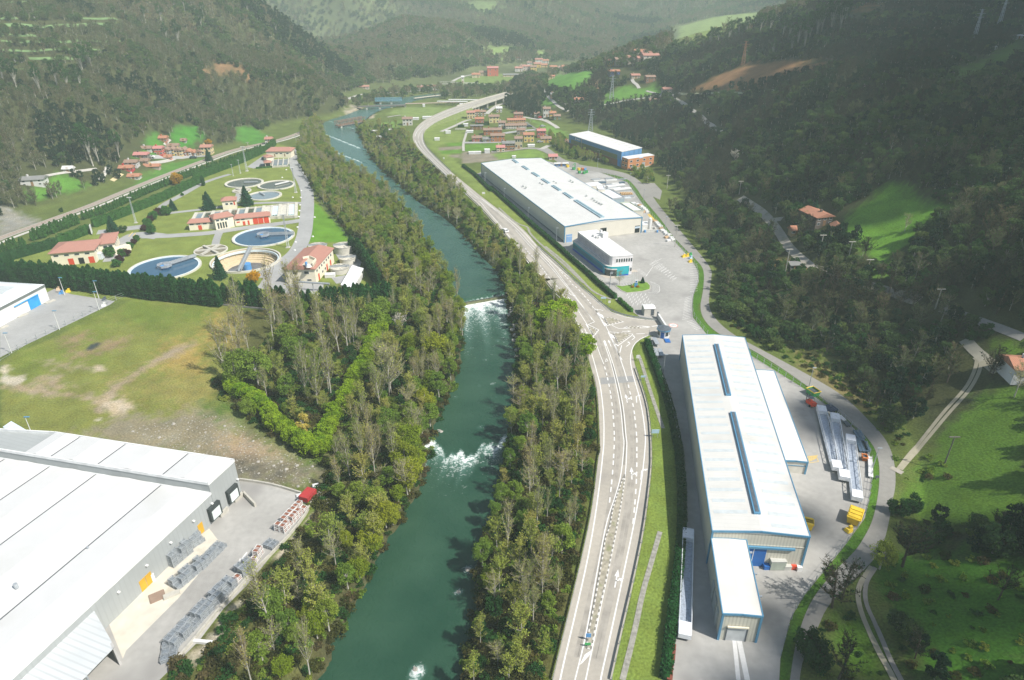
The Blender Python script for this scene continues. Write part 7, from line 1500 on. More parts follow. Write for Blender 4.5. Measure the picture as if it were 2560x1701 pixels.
for c,x,y,h,w,k,m,lab,n_ in[('m',690,440,1.8,1.7,.5,SGB,'small pale blue direction sign on the upper verge',2),('m',808,510,1.8,.8,.8,WHITE,'round white warning sign on the upper verge',1),('I',812,795,1.6,1.3,.5,SGB,'pale blue direction sign beside the verge drain',2),('I',928,1350,2.2,1.7,1.0,SGB,'large pale blue direction sign on the southern verge',2),('I',760,600,1.8,.9,.9,WHITE,'red rimmed white sign on the southern verge',1),('W',38,600,2.2,1.5,.9,WHITE,'white board sign beside the road before the northern hall',2),('W',1782,445,3.0,1.8,1.4,WHITE,'white board at the spur of the service road',2),('b',1752,1060,1.8,1.6,1.0,WHITE,'white board beside the red gate hut',2),('V',335,1130,1.8,.8,.8,WHITE,'round sign at the inside of the road curve',1),('O',966,1310,1.6,.8,.8,BLUE,'round blue arrow sign on the splitter island',1),('O',962,1350,.9,.9,.5,GREENP,'green bollard sign at the tip of the splitter island',1),('J',1070,1095,1.0,.8,.6,DARKST,'dark marker board on the green strip',1)]:sign(lab,c,x,y,h,w,k,m,n_)
for i,(x,y)in enumerate([(1855,870),(1870,885),(1885,900),(1895,915),(1910,925),(1920,945),(1930,965),(1955,980),(1970,1000),(2000,1015),(1975,1040),(2025,1045),(2040,1065),(1995,1075),(1665,690),(1690,700),(1710,715),(1735,730),(1755,750),(1770,770),(1740,770)]):
 q=g(p1('W',x,y));b=MB();b.box((q.x,q.y,.15),(1.9,1.2,.6),.5,top=.9);b.box((q.x,q.y,0),(1.7,1.0,.15),.5);tag(b.build('white_crate',WHITE if i%5 else mat('tan_crate',(.55,.38,.22),.8)),('tan' if i%5==0 else 'white')+' crate in the line along the yard fence','crate',('tan' if i%5==0 else 'white')+' crates along the yard fence')
for i in range(46):
 a=random.Random(i);u_,v_=a.random(),a.random();x=900+u_*700+v_*260;y=330+u_*60+v_*440+u_*v_*80
 if x>1640+(y-300)*.75 or y>300+(x-880)*.62:continue
 q=g(p1('a',x,y));L_=a.uniform(3,8);m=a.choice([WHITE,STEEL,mat('pipe_pale',(.58,.62,.64),.5),BS,WHITE]);n_=a.randint(2,3);hgt=a.uniform(.3,.7);an=.22+a.uniform(-.08,.08)
 b=MB()
 for k in range(n_):b.box((q.x-math.sin(an)*k*.62,q.y+math.cos(an)*k*.62,.12),(L_,.55,hgt),an)
 for s_ in(-.35,.35):b.box((q.x+s_*L_*math.cos(an),q.y+s_*L_*math.sin(an),0),(.2,n_*.6,.12),an)
 tag(b.build('profile_bundle',m),'bundle of long profiles stacked in the stockyard behind the northern hall','profile bundle','profile bundles in the stockyard')
for x0,y0,x1,y1,lab in[(1310,530,1650,490,'upper of two long bright white tarpaulined stacks'),(1440,600,1770,560,'lower of two long bright white tarpaulined stacks')]:
 a,b_=g(p1('a',x0,y0),.8),g(p1('a',x1,y1),.8);d=b_-a;m_=(a+b_)/2;t=thing('covered_stack',lab,'covered stack',(m_.x,m_.y,0));b=MB();b.box((m_.x,m_.y,.8),(d.length,2.2,.5),math.atan2(d.y,d.x));b.build('cover',WHITE,t);b=MB();b.box((m_.x,m_.y,0),(d.length*.97,1.9,.79),math.atan2(d.y,d.x));b.build('stack',STEEL,t)
q=g(p1('a',1700,700));t=thing('timber_stack','stack of tan timber frames in the stockyard','timber stack',tuple(q));
for k in range(7):b=MB();b.box((q.x-2.6+.85*k,q.y+1,.1),(.5,3,1.0),.1);b.build('timber_frame',mat('tan_timber',(.62,.42,.22),.9),t)
for c,x,y,m,lab in[('X',1405,365,YEL,'yellow machine part by the yard fence, left'),('X',1440,358,YEL,'yellow machine part by the yard fence, middle'),('X',1470,350,GREENP,'green yellow machine part by the yard fence'),('X',1475,382,SGB,'pale blue machine part by the yard fence'),('X',1470,415,YEL,'lowest yellow machine part by the yard fence'),('F',595,280,YEL,'yellow sacks beside the white hall'),('F',535,295,BLUE,'blue green bin beside the white hall'),('F',510,262,mat('tan_pile',(.6,.45,.3),.9),'pale timber pile behind the white hall'),('F',910,352,DARKST,'dark panel lying at the yard end'),('F',905,402,WHITE,'white panel lying along the fence'),('J',850,1500,YEL,'yellow small frames below the yellow container')]:
 q=g(p1(c,x,y));b=MB();b.box((q.x,q.y,0),(1.4,1.1,.7),.4,top=.75);b.box((q.x+.3,q.y+.1,.7),(.6,.5,.5),.2);tag(b.build('machine_part',m),lab,'yard object')
for i,(x,y)in enumerate([(0,0)]*0):pass
rb_=random.Random(5);RK=mat('river_rock',(.36,.34,.30),.9,.1,0,.2,1.2,.3)
def rock_mesh(seed):
 r_=random.Random(seed);bm=bmesh.new();bmesh.ops.create_icosphere(bm,subdivisions=2,radius=1)
 for v in bm.verts:v.co*=1+.22*math.sin(v.co.x*3+seed)*math.sin(v.co.y*4+seed*2)+r_.uniform(-.08,.08);v.co.z*=.7
 me_=bpy.data.meshes.new('boulder');bm.to_mesh(me_);bm.free();me_.materials.append(RK);return me_
RM=[rock_mesh(i)for i in range(4)]
line=resample([q.xy for q in gs(pp('H',1000,40,1050,100,1090,190,1100,280,1110,380,1130,470,1150,580,1165,700,1170,800,1165,900,1165,1000,1145,1120),-2.4)],200)
def boulder(x,y,z,s,lab,grp):o=bpy.data.objects.new('boulder',RM[rb_.randint(0,3)]);COL.objects.link(o);o.location=(x,y,z);o.scale=(s,s*rb_.uniform(.7,1.1),s*rb_.uniform(.7,1));o.rotation_euler=(0,0,rb_.uniform(0,6));tag(o,lab,'boulder',grp)
for i in range(150):q=line[int(rb_.random()**1.2*199)];boulder(q.x+rb_.gauss(.4,.8),q.y+rb_.gauss(0,.6),-2.3+rb_.uniform(-.3,.5),rb_.uniform(.3,.95),'pale boulder in the stone embankment on the right bank below the weir','boulders of the right bank')
for c,x,y,s in[('H',400,1490,1.0),('H',380,1475,.8),('H',350,1500,.7),('O',180,845,.8),('O',120,990,.6),('O',420,220,.7),('O',300,610,.8),('N',1215,70,.9),('N',1130,110,.9),('N',1055,1500,.7)]:q=g(p1(c,x,y),-2.9);boulder(q.x,q.y,-2.95,s*.6,'wet boulder standing in the river','boulders in the river')
a,b_=g(p1('H',560,222),-1.4),g(p1('H',1015,143),-1.4);d=b_-a;m_=(a+b_)/2;t=thing('weir','concrete weir sill across the river above the white water','weir',(m_.x,m_.y,-2));b=MB();b.box((m_.x,m_.y,-4.5),(d.length+1,.8,2.62),math.atan2(d.y,d.x));b.build('sill',mat('mossy_concrete',(.16,.17,.09),.8,.2,0,.3,1),t)
for k in range(26):q=a.lerp(b_,(k+.5)/26);b=MB();b.box((q.x,q.y-.1,-1.95),(.5,.5,.2),math.atan2(d.y,d.x));b.build('crest_block',mat('dark_weir',(.08,.09,.08),.7),t)
def quads(C_,size,rng,up=0.0,aspect=1.0):
 """one small leaf face at every centre"""
 n_=len(C_);a=rng.normal(size=(n_,3));a[:,2]+=up;a/=np.linalg.norm(a,axis=1)[:,None]+1e-9
 b_=rng.normal(size=(n_,3));u_=np.cross(a,b_);u_/=np.linalg.norm(u_,axis=1)[:,None]+1e-9;v_=np.cross(a,u_)
 s=(size*rng.uniform(.6,1.35,n_))[:,None]/2
 V=np.stack([C_-u_*s-v_*s*aspect*.6,C_+u_*s-v_*s*aspect,C_+u_*s*.7+v_*s*aspect,C_-u_*s+v_*s*aspect*.8],1).reshape(-1,3)
 return V,np.arange(n_*4).reshape(-1,4)
def strips(A,B_,w,rng):
 """thin twig faces from A to B"""
 d=B_-A;r_=rng.normal(size=A.shape);n_=np.cross(d,r_);n_/=np.linalg.norm(n_,axis=1)[:,None]+1e-9
 n_=n_*(np.asarray(w)[:,None]/2)
 V=np.stack([A-n_,A+n_,B_+n_*.35,B_-n_*.35],1).reshape(-1,3);return V,np.arange(len(A)*4).reshape(-1,4)
class Form:
 """collects quads for trunk (slot 0) and crown (slot 1)"""
 def __init__(s,seed):s.rng=np.random.default_rng(seed);s.parts={0:[],1:[],2:[]}
 def put(s,slot,V,F,sh):s.parts[slot].append((V,F,sh))
 def limb(s,pts,rad,n_=5,slot=0):
  pts=[Vector(p)for p in pts];vs=[]
  for i,p in enumerate(pts):
   d=(pts[min(i+1,len(pts)-1)]-pts[max(i-1,0)]).normalized();a=Vector((1,0,0))if abs(d.x)<.8 else Vector((0,1,0))
   u_=d.cross(a).normalized();w=d.cross(u_)
   for k in range(n_):t_=2*math.pi*k/n_;vs.append(p+(u_*math.cos(t_)+w*math.sin(t_))*rad[i])
  F=[(i*n_+k,i*n_+(k+1)%n_,(i+1)*n_+(k+1)%n_,(i+1)*n_+k)for i in range(len(pts)-1)for k in range(n_)]
  V=np.array([tuple(v)for v in vs]);s.put(slot,V,np.array(F),np.full(len(V),.5))
 def leaves(s,C_,size,sh,up=.3,slot=1,aspect=1.0):
  V,F=quads(C_,size,s.rng,up,aspect);s.put(slot,V,F,np.repeat(sh,4))
 def twigs(s,A,B_,w,slot=1,sh=None):
  V,F=strips(A,B_,w,s.rng);s.put(slot,V,F,np.repeat(s.rng.uniform(.2,.8,len(A))if sh is None else sh,4))
 def mesh(s,name,slots,mats):
  Vs,Fs,Ss,Ms=[],[],[],[];o=0
  for mi,sl in enumerate(slots):
   for V,F,sh in s.parts[sl]:
    Vs.append(V);Fs.append(F+o);Ss.append(sh);Ms.append(np.full(len(F),mi));o+=len(V)
  return mesh_np(name,np.concatenate(Vs),np.concatenate(Fs),mats,{'sh':('FLOAT',np.concatenate(Ss))},np.concatenate(Ms))
def leafy(seed,H,Rr,leaf,nclump,per,low=.25,squash=.8,branches=10,trunk_r=.22,core=False,drop_=0.0):
 f=Form(seed);r_=f.rng
 f.limb([(0,0,-.4),(r_.normal()*.1,r_.normal()*.1,H*.35),(r_.normal()*.25,r_.normal()*.25,H*.7)],[trunk_r,trunk_r*.7,trunk_r*.3])
 cz_=H*(low+(1-low)/2);hz=H*(1-low)/2
 CC=[]
 while len(CC)<nclump:
  p=r_.uniform(-1,1,3)
  if .25<(p**2).sum()<1:CC.append(p)
 CC=np.array(CC);CC[:,:2]*=Rr*.82;CC[:,2]=cz_+CC[:,2]*hz*.86
 rad=r_.uniform(.55,1.15,nclump)*Rr*.36
 for i in range(min(branches,nclump)):
  c=CC[i];z0=H*r_.uniform(.15,.5);f.limb([(0,0,z0),tuple(c*[.5,.5,.5]+[0,0,z0*.45]),tuple(c)],[trunk_r*.45,trunk_r*.28,trunk_r*.08],4)
 sh=r_.uniform(0,1,nclump)
 P_=[];S_=[]
 for i in range(nclump):
  q=r_.normal(size=(per,3));q/=np.linalg.norm(q,axis=1)[:,None];q*=(r_.uniform(.35,1.05,per)**.6)[:,None]*rad[i];q[:,2]*=squash
  if drop_:q[:,2]-=np.abs(r_.normal(size=per))*drop_
  P_.append(CC[i]+q);S_.append(np.clip(sh[i]*.75+r_.uniform(0,.35,per),0,1))
 P_=np.concatenate(P_);P_[:,2]=np.maximum(P_[:,2],.15);f.leaves(P_,leaf,np.concatenate(S_))
 return f
def bare(seed,H,Rr,nb=22,twn=55,upright=.6,trunk_r=.2,buds=300,bud=.16,tw=.05):
 f=Form(seed);r_=f.rng
 lx,ly=r_.normal(0,.03*H,2)
 f.limb([(0,0,-.4),(lx*.3,ly*.3,H*.4),(lx*.7,ly*.7,H*.75),(lx,ly,H)],[trunk_r,trunk_r*.7,trunk_r*.35,.03])
 A,B_,Wd=[],[],[]
 for i in range(nb):
  z0=H*r_.uniform(.22,.88);a=r_.uniform(0,6.283);L_=Rr*r_.uniform(.6,1.1)*(1.25-z0/H*.8);u_=upright*r_.uniform(.7,1.3)
  s0=np.array([lx*z0/H,ly*z0/H,z0]);d=np.array([math.cos(a),math.sin(a),0])*L_
  m_=s0+d*.5+[0,0,L_*u_*.8];e=s0+d+[0,0,L_*u_*2.1];e[2]=min(e[2],H*1.02)
  f.limb([tuple(s0),tuple(m_),tuple(e)],[trunk_r*.35*(1.2-z0/H),trunk_r*.2*(1.2-z0/H),.02],4)
  t_=r_.uniform(.2,1,twn)[:,None];P_=np.where(t_<.5,s0+(m_-s0)*t_*2,m_+(e-m_)*(t_-.5)*2)
  q=r_.normal(size=(twn,3));q[:,2]=np.abs(q[:,2])*.9+upright*.8;q/=np.linalg.norm(q,axis=1)[:,None]
  A.append(P_);B_.append(P_+q*r_.uniform(.5,1.7,twn)[:,None]*(H/14));Wd.append(r_.uniform(.5,1.2,twn)*tw)
 t_=r_.uniform(.3,1,twn*2)[:,None];P_=np.array([lx,ly,H])*t_;q=r_.normal(size=(twn*2,3));q[:,2]=np.abs(q[:,2])+upright;q/=np.linalg.norm(q,axis=1)[:,None]
 A.append(P_);B_.append(P_+q*r_.uniform(.4,1.4,twn*2)[:,None]*(H/14));Wd.append(np.full(twn*2,tw))
 A=np.concatenate(A);B_=np.concatenate(B_);f.twigs(A,B_,np.concatenate(Wd))
 if buds:
  k=r_.integers(0,len(A),buds);f.leaves(A[k]+(B_[k]-A[k])*r_.uniform(.2,1.1,buds)[:,None],bud,r_.uniform(.2,1,buds),slot=2)
 return f
def column(seed,H,Rr,leaf,n_,taper=.35,fuzz=.2,tiers=0,core=True):
 """cypress / spruce: dense surface of small sprays around a dark heart"""
 f=Form(seed);r_=f.rng;f.limb([(0,0,-.3),(0,0,H*.5)],[.18,.1])
 z=H*(1-r_.uniform(0,1,n_)**.75*.97)
 if tiers:prof=lambda zz:(1-zz/H)**.85*(.72+.42*np.abs(((zz/H*tiers)%1)-.9))+.02
 else:prof=lambda zz:np.minimum(1,((1-zz/H)/taper)**.6)*(.72+.28*np.minimum(1,zz/H/.15))*(1+.10*np.sin(zz*3.1+seed))
 a=r_.uniform(0,6.283,n_);lob=1+.12*np.sin(a*3+seed)+.07*np.sin(a*7+seed*2)
 rr=prof(z)*Rr*lob*r_.uniform(.78,1.0+fuzz,n_);P_=np.c_[rr*np.cos(a),rr*np.sin(a),np.maximum(z,.1)]
 f.leaves(P_,leaf,np.clip(.5+.3*np.sin(a*3+z*.8)+r_.uniform(-.35,.35,n_),0,1),up=.5)
 if core:
  zs=np.linspace(.05*H,.93*H,7);rd=prof(zs)*Rr*.78;f.limb([(0,0,q)for q in zs],list(rd),8,1)
 return f
def rgbs(*c):return[alb(x)for x in c]
BARK=mat('pale_bark',(.42,.40,.34),.9,.1,0,.25,2);BARKD=mat('dark_bark',(.10,.08,.06),.9,.1,0,.2,2)
def alb2(c,f=.62):return lin(c,f)
F_TW=leaf_mat('twigs_grey_brown',[lin(c,1.0)for c in((158,152,118),(170,162,130),(146,146,108),(166,150,120))],trans=.3,spread=.35)
F_BUD=leaf_mat('opening_buds',[lin(c,1.0)for c in((152,166,72),(162,166,78),(138,156,66),(166,160,82))],trans=.3)
F_OLV=leaf_mat('olive_leaves',[lin(c,.95)for c in((120,150,58),(140,162,68),(108,142,60),(152,164,68))])
F_WIL=leaf_mat('yellow_green_leaves',[lin(c,.95)for c in((152,168,52),(138,160,50),(166,172,56),(132,156,56))])
F_LIME=leaf_mat('lime_leaves',[lin(c,.95)for c in((144,174,42),(156,182,48),(128,164,42))])
F_DRK=leaf_mat('dark_evergreen_leaves',[lin(c,1.0)for c in((54,92,46),(62,104,50),(48,84,44),(76,108,52))])
F_CYP=leaf_mat('cypress_sprays',[lin(c,.8)for c in((38,84,44),(44,90,44),(50,94,46))],trans=.12)
F_SPR=leaf_mat('spruce_needles',[lin(c,.8)for c in((38,84,60),(44,90,60))],trans=.1)
F_SHADED=leaf_mat('shade_darkened_wood',[lin(c,.8)for c in((72,70,54),(84,78,60),(64,68,48),(78,68,54))],trans=.15)  # bare wood colours darkened to stand in for shade on the right side
F_FAR1=leaf_mat('hill_bare_wood',[lin(c,1.0)for c in((118,114,88),(128,120,94),(102,108,76),(126,110,84),(106,116,76))],trans=.12,spread=.3)
F_FAR2=leaf_mat('hill_green_wood',[lin(c,.9)for c in((84,112,62),(98,122,68),(72,102,60),(110,126,68))],spread=.3)
F_FAR3=leaf_mat('hill_dark_wood',[lin(c,.8)for c in((40,72,50),(48,80,52),(42,68,46))],spread=.3)  # dark evergreen colours, deepened further in place of shade on the right hill
F_PUR=leaf_mat('purple_leaves',[lin(c,.8)for c in((84,48,56),(96,52,56))]);F_GOR=leaf_mat('gorse_flowers',[lin(c,.95)for c in((206,160,30),(190,150,36))])
F_WHT=leaf_mat('white_blossom',[lin(c,.95)for c in((214,208,196),(200,196,186))])
F_CREAMY=leaf_mat('pale_yellow_leaves',[lin(c,.95)for c in((206,190,100),(196,184,96))])
F_HDG=leaf_mat('clipped_hedge_leaves',[lin(c,.8)for c in((66,116,50),(72,120,52))],trans=.15)
FORMS={}
def reg(key,f,tm,cm,bm=None):
 sl,ml=[1],[cm]
 if f.parts[2]:sl.append(2);ml.append(bm)
 FORMS.setdefault(key,[]).append((f.mesh('trunk',[0],[tm]),f.mesh('crown',sl,ml),f.mesh('tree_form',[0]+sl,[tm]+ml)))
for i in range(4):reg('poplar',bare(20+i,15+i,2.0,26,28,1.25,.2,380,.2,.045),BARK,F_TW,F_BUD)
for i in range(3):reg('bare',bare(30+i,9+i,3.6,26,38,.45,.2,260,.2,.05),BARK,F_TW,F_BUD)
for i in range(3):reg('budding',bare(40+i,9+i*1.2,3.0,22,40,.6,.18,2100,.21,.045),BARK,F_TW,F_BUD)
for i in range(3):reg('olive',leafy(50+i,8+i,2.9,.23,40,105,.18),BARK,F_OLV)
for i in range(2):reg('willow',leafy(60+i,7.5+i,3.0,.22,40,110,.12,.8,10,.2,False,.3),BARK,F_WIL)
for i in range(2):reg('lime',leafy(64+i,5.5+i,2.6,.27,34,90,.03,.85),BARKD,F_LIME)
for i in range(2):reg('dark',leafy(70+i,4.5+i,2.4,.28,30,90,.02,.85),BARKD,F_DRK)
for i in range(2):reg('cypress',column(80+i,9,1.25,.33,1700),BARKD,F_CYP)
reg('youngcypress',column(84,4.2,.75,.3,520,.55),BARKD,F_HDG)
reg('spruce',column(86,9,2.6,.34,2600,tiers=9,fuzz=.28),BARKD,F_SPR)
for i in range(2):
 f=leafy(90+i,19,3.4,.38,22,80,.42,.9,14,.28);reg('eucalypt',f,BARK,F_DRK)
reg('round',leafy(94,3.6,1.9,.24,30,80,.12,.9),BARKD,F_HDG);reg('purple',leafy(95,3.2,1.7,.24,28,70,.12,.9),BARKD,F_PUR)
reg('gorse',leafy(96,3.2,2.2,.26,26,70,.02,.9),BARKD,F_GOR);reg('blossom',bare(97,6,2.4,18,30,.5,.14,900,.22),BARK,F_TW,F_WHT);reg('creamy',leafy(98,5.5,1.9,.26,24,60,.05,.9),BARK,F_CREAMY)
for i in range(2):reg('farbare',bare(100+i,8.5,3.4,16,30,.45,.18,0,.2,.16),BARKD,F_FAR1)
for i in range(2):reg('farbare',leafy(102+i,8,3.3,.42,26,16,.2,.8,6,.2),BARK,F_FAR1)
for i in range(2):reg('fargreen',leafy(104+i,8,3.4,.62,24,22,.1,.85,4),BARK,F_FAR2)
for i in range(2):reg('fardark',leafy(106+i,11,3.0,.66,26,24,.12,.9,4),BARK,F_FAR3)
for i in range(2):reg('midbare',bare(110+i,9.5,3.4,22,44,.5,.16,260,.3,.09),BARKD if i else BARK,F_FAR1,F_FAR2)
for i in range(2):reg('eastshadebare',bare(120+i,9,3.4,22,44,.5,.22,160,.3,.09),BARKD,F_SHADED,F_FAR3)
for i in range(2):reg('midgreen',leafy(112+i,7.5,3.1,.42,30,50,.08,.85,6),BARK,F_FAR2)
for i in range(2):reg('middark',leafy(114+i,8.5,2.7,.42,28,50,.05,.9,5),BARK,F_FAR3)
OCC=[]
def keep(c,*v,grow=0):OCC.append(gtn(pp(c,*v))[:,:2])
PLACED=[]
def in_any(P,polys):
 r=np.zeros(len(P),bool)
 for q in polys:r|=inside(P,q)
 return r
def scatter(poly,step,rng,jit=.45):
 lo,hi=poly.min(0),poly.max(0)
 gx,gy=np.meshgrid(np.arange(lo[0],hi[0],step),np.arange(lo[1],hi[1],step*.9));gx=gx+(np.arange(gx.shape[0])[:,None]%2)*step/2
 P_=np.c_[gx.ravel(),gy.ravel()];P_=P_+rng.uniform(-jit,jit,P_.shape)*step
 return P_[inside(P_,poly)]
def zonepoly(c,*v):return gtn(pp(c,*v))[:,:2]
roads_xy=[np.array([(q.x,q.y)for q in LL[::3]]),np.array([(q.x,q.y)for q in RR[::3]])]
ROADPOLY=np.r_[roads_xy[0],roads_xy[1][::-1]]
def clear_of_river(P_,m_=0.3):
 i_=inside(P_,RP);d=np.minimum(dist_path(P_,BL[::5]),dist_path(P_,BR[::5]));return(~i_)&(d>m_)
def drop_trees(P_,kinds,weights,zone,rng,smin=.75,smax=1.25,noise_k=None):
 zs=Hn(P_[:,0],P_[:,1]);ks=rng.choice(len(kinds),len(P_),p=np.array(weights)/sum(weights))
 if noise_k is not None:
  nval=np.sin(P_[:,0]*noise_k+2.1*np.sin(P_[:,1]*noise_k*.7))*np.sin(P_[:,1]*noise_k*1.2+1.7*np.sin(P_[:,0]*noise_k*.8))
  alt=np.clip(((nval+1)/2*len(kinds)).astype(int),0,len(kinds)-1);m_=rng.uniform(size=len(P_))<(.72 if 'hill' in zone else .5);ks=np.where(m_,alt,ks)
 for(x,y),z,k in zip(P_,zs,ks):PLACED.append((kinds[k],x,y,z-.1,rng.uniform(smin,smax),rng.uniform(0,6.28),zone))
rg=np.random.default_rng(11)
def put(kind,c,x,y,s,zone,rot=None):q=gt(p1(c,x,y));PLACED.append((kind,q.x,q.y,q.z-.1,s,rg.uniform(0,6.28)if rot is None else rot,zone))
YARDK=zonepoly('h',1540,40,1580,450,1400,700,1180,960,960,1250,740,1560,600,1800,200,1800,-800,1800,-800,-400,700,-200)
CLEARK=[YARDK,ROADPOLY]
zA=zonepoly('z',640,905,700,790,760,770,860,770,930,755,962,720,905,600,875,590,780,470,752,415,745,375,760,310,800,300,830,340,850,405,960,470,1040,560,1100,660,1140,740,1165,850,1135,980,1085,1090,1080,1150,1050,1230,960,1390,850,1600,800,1720,380,1720,520,1560,700,1330,830,1180,760,1140,640,1060,560,1000,530,950)
P_=scatter(zA,3.6,rg);P_=P_[clear_of_river(P_)&~in_any(P_,CLEARK)]
limeline=np.array([q.xy for q in gts(pp('G',1440,470,1400,640,1320,800,1230,980,1150,1140,1060,1300,990,1440,900,1560)+pp('N',540,190,470,215,330,160)+pp('G',560,1500,430,1400,330,1270,180,1190,110,1120))])
P_=P_[(dist_path(P_,limeline)>3.0)]
d=np.minimum(dist_path(P_,BL[::5]),99)
edge=d<5.5;far_=P_[:,1]>215
drop_trees(P_[edge&~far_],['willow','olive','budding','bare','poplar'],[3,4,3,1,.5],'left_edge',rg,.5,.8)
inV=inside(P_,np.r_[limeline,zonepoly('G',60,1000,150,800,500,560,1000,480)])&~edge&~far_
drop_trees(P_[inV],['olive','budding','dark','poplar','bare','budding'],[2,3,2.2,1,1.4,2],'left_wood',rg,.34,.6,.1)
P_=P_[~inV];d=d[~inV];edge=edge[~inV];far_=far_[~inV]
drop_trees(P_[~edge&~far_],['poplar','budding','bare','olive','dark','budding'],[1.6,3.6,1.3,2.4,1.2,2],'left_wood',rg,.4,.82,.11)
drop_trees(P_[far_],['budding','bare','olive','budding','willow'],[4,2.5,3,2,.5],'left_far',rg,.4,.68,.09)
ll=resample(limeline,64)
for i,q in enumerate(ll):
 for k in range(2):PLACED.append(('lime',q.x+rg.normal()*.5,q.y+rg.normal()*.5,0,rg.uniform(.55,.85),rg.uniform(0,6.28),'lime_row'))
for(x,y,s)in[(215,270,1.1),(60,300,.8),(110,290,.8),(480,130,1.2),(640,120,.9),(180,520,.9)]:put('poplar' if s>1 else 'bare','G',x,y+420,s,'field_edge')
for(x,y,s)in[(70,1020,1.0),(200,910,1.1),(260,850,.8),(465,720,1.0),(535,690,.55),(675,520,1.25),(715,500,1.05),(850,1280,1.0),(970,1190,1.1),(750,1210,1.0),(1040,820,1.0),(1115,800,1.0),(1185,680,.85),(915,880,1.1)]:put('poplar','G',x,y,s,'field_edge')
for(x,y,s)in[(600,800,1.0),(640,900,1.0),(160,1130,1.2),(240,1060,1.1),(340,1120,1.2),(600,1240,.9),(1330,640,1.2),(1400,560,1.1),(900,440,.7)]:put('olive','G',x,y,s,'field_edge')
put('creamy','G',730,1500,.9,'creamy');put('bare','G',1490,1180,1.5,'big_bare')
for(x,y,s)in[(1830,140,1.1),(1660,790,.9),(1900,900,1.2),(1840,1160,.9),(1660,1568,.8)]:put('willow','G',x,y,s,'willow')
for(x,y,s)in[(1040,200,1.0),(1000,300,.95),(1020,420,.9),(850,600,.8),(790,760,.8),(880,640,.8),(470,1220,.55),(410,1230,.5),(980,260,.9)]:put('willow','N',x,y,s,'willow')
zB=zonepoly('z',1262,640,1300,640,1345,705,1385,750,1425,810,1450,860,1478,945,1488,1000,1490,1080,1488,1150,1478,1240,1455,1340,1420,1495,1370,1710,1148,1710,1180,1500,1195,1350,1240,1280,1270,1100,1285,990,1295,880,1275,780,1262,735,1250,690)
P_=scatter(zB,3.4,rg);P_=P_[clear_of_river(P_)&~inside(P_,ROADPOLY)&(dist_path(P_,roads_xy[0])>2.2)]
d=dist_path(P_,BR[::5]);edge=d<4
drop_trees(P_[edge],['olive','dark','budding','bare','willow'],[3,2,3,1.5,.6],'right_edge',rg,.42,.7)
drop_trees(P_[~edge],['bare','budding','poplar','dark','budding','olive'],[2.2,3.4,1.4,1.8,2.6,2],'right_wood',rg,.42,.8,.12)
put('lime','X',150,1080,1.7,'lime_big');put('lime','X',235,1000,1.5,'lime_big');put('lime','X',60,1130,1.4,'lime_big');put('lime','X',440,1330,1.1,'lime_small')
zC=zonepoly('z',885,322,960,312,1010,330,1030,365,1065,400,1100,432,1165,498,1255,590,1300,645,1262,690,1190,640,1100,540,1040,500,985,455,940,420,905,375)
P_=scatter(zC,4.6,rg);P_=P_[clear_of_river(P_,.6)&~inside(P_,ROADPOLY)&(dist_path(P_,roads_xy[0])>2.5)]
keepm=(dist_path(P_,BR[::5])<9)|(np.sin(P_[:,0]*.13)*np.sin(P_[:,1]*.08+1)>-.15)|(P_[:,1]<270);P_=P_[keepm]
drop_trees(P_,['budding','bare','olive','dark','budding'],[4,2.5,3,1,2],'right_far',rg,.35,.65,.1)
MEAD=[zonepoly(c,*v)for c,v in[('f',(90,545,330,370,560,340,880,345,900,400,760,570,620,660,420,670,100,640)),('f',(0,590,140,770,330,930,480,1005,200,1010,0,960,-60,600)),('f',(1060,830,1240,640,1480,560,1500,420,1750,330,2000,520,2050,640,2360,690,2360,740,1900,780,1500,800,1100,900)),('f',(-60,300,300,420,60,500,-100,480)),('B',(1010,320,1180,320,1180,360,1100,400,1020,380)),('B',(1340,350,1420,350,1400,420,1350,400)),('B',(860,20,1060,10,1090,60,960,100)),('C',(-60,185,200,125,560,80,540,150,330,190,300,230,60,300,-60,330)),('C',(110,605,300,500,480,435,800,415,1120,440,1000,500,700,540,300,620)),('C',(1880,540,1830,470,2100,400,2400,180,2400,380,2140,490,1960,620)),('C',(1640,270,1950,130,1880,230,1700,290)),('C',(1180,70,1300,40,1500,20,1300,130,1150,170)),('A',(1170,930,1230,860,1340,870,1400,920,1330,1010,1180,1000)),('A',(1610,880,1740,865,1850,930,1780,1000,1620,960)),('A',(850,1300,900,1150,800,1120,950,950,1080,910,1200,960,1500,1000,1480,1100,1100,1220)),('A',(150,1310,160,1180,300,1180,400,1190,640,1270,420,1330,250,1372,160,1372)),('A',(1380,520,1500,445,1600,450,1700,530)),('L',(0,640,70,630,200,700,340,760,400,800,0,950)),('R',(1180,180,1420,270,1650,370,1500,520,1400,600,1330,680,1250,860,1050,860,900,640,780,630,560,620,480,420,640,360,830,430,950,350)),('R',(160,790,330,775,420,830,640,900,420,880,300,830)),('J',(2400,300,2000,310,1850,400,1700,620,1480,860,1420,960,1300,1110,1250,1140,1250,1300,1400,1380,1700,1440,2400,1500)),('J',(2000,-60,2400,-60,2400,330,2060,330,1930,250,1850,100)),('J',(250,20,560,100,900,330,960,520,900,560,700,400,480,240)),('Q',(700,600,1000,540,1700,620,1900,700,1900,1700,1200,1700,900,1300,700,900)),('Q',(300,1150,420,1110,640,1568,440,1568)),('g',(420,940,760,860,1000,820,1010,900,960,980,480,990)),('g',(760,700,1100,600,1700,560,1900,620,1600,740,1200,780)),('B',(780,550,1000,500,1260,520,1260,590,600,600)),('g',(0,860,0,700,60,580,200,540,420,620,300,760)),('B',(330,400,400,470,460,490,400,500,340,450))]]
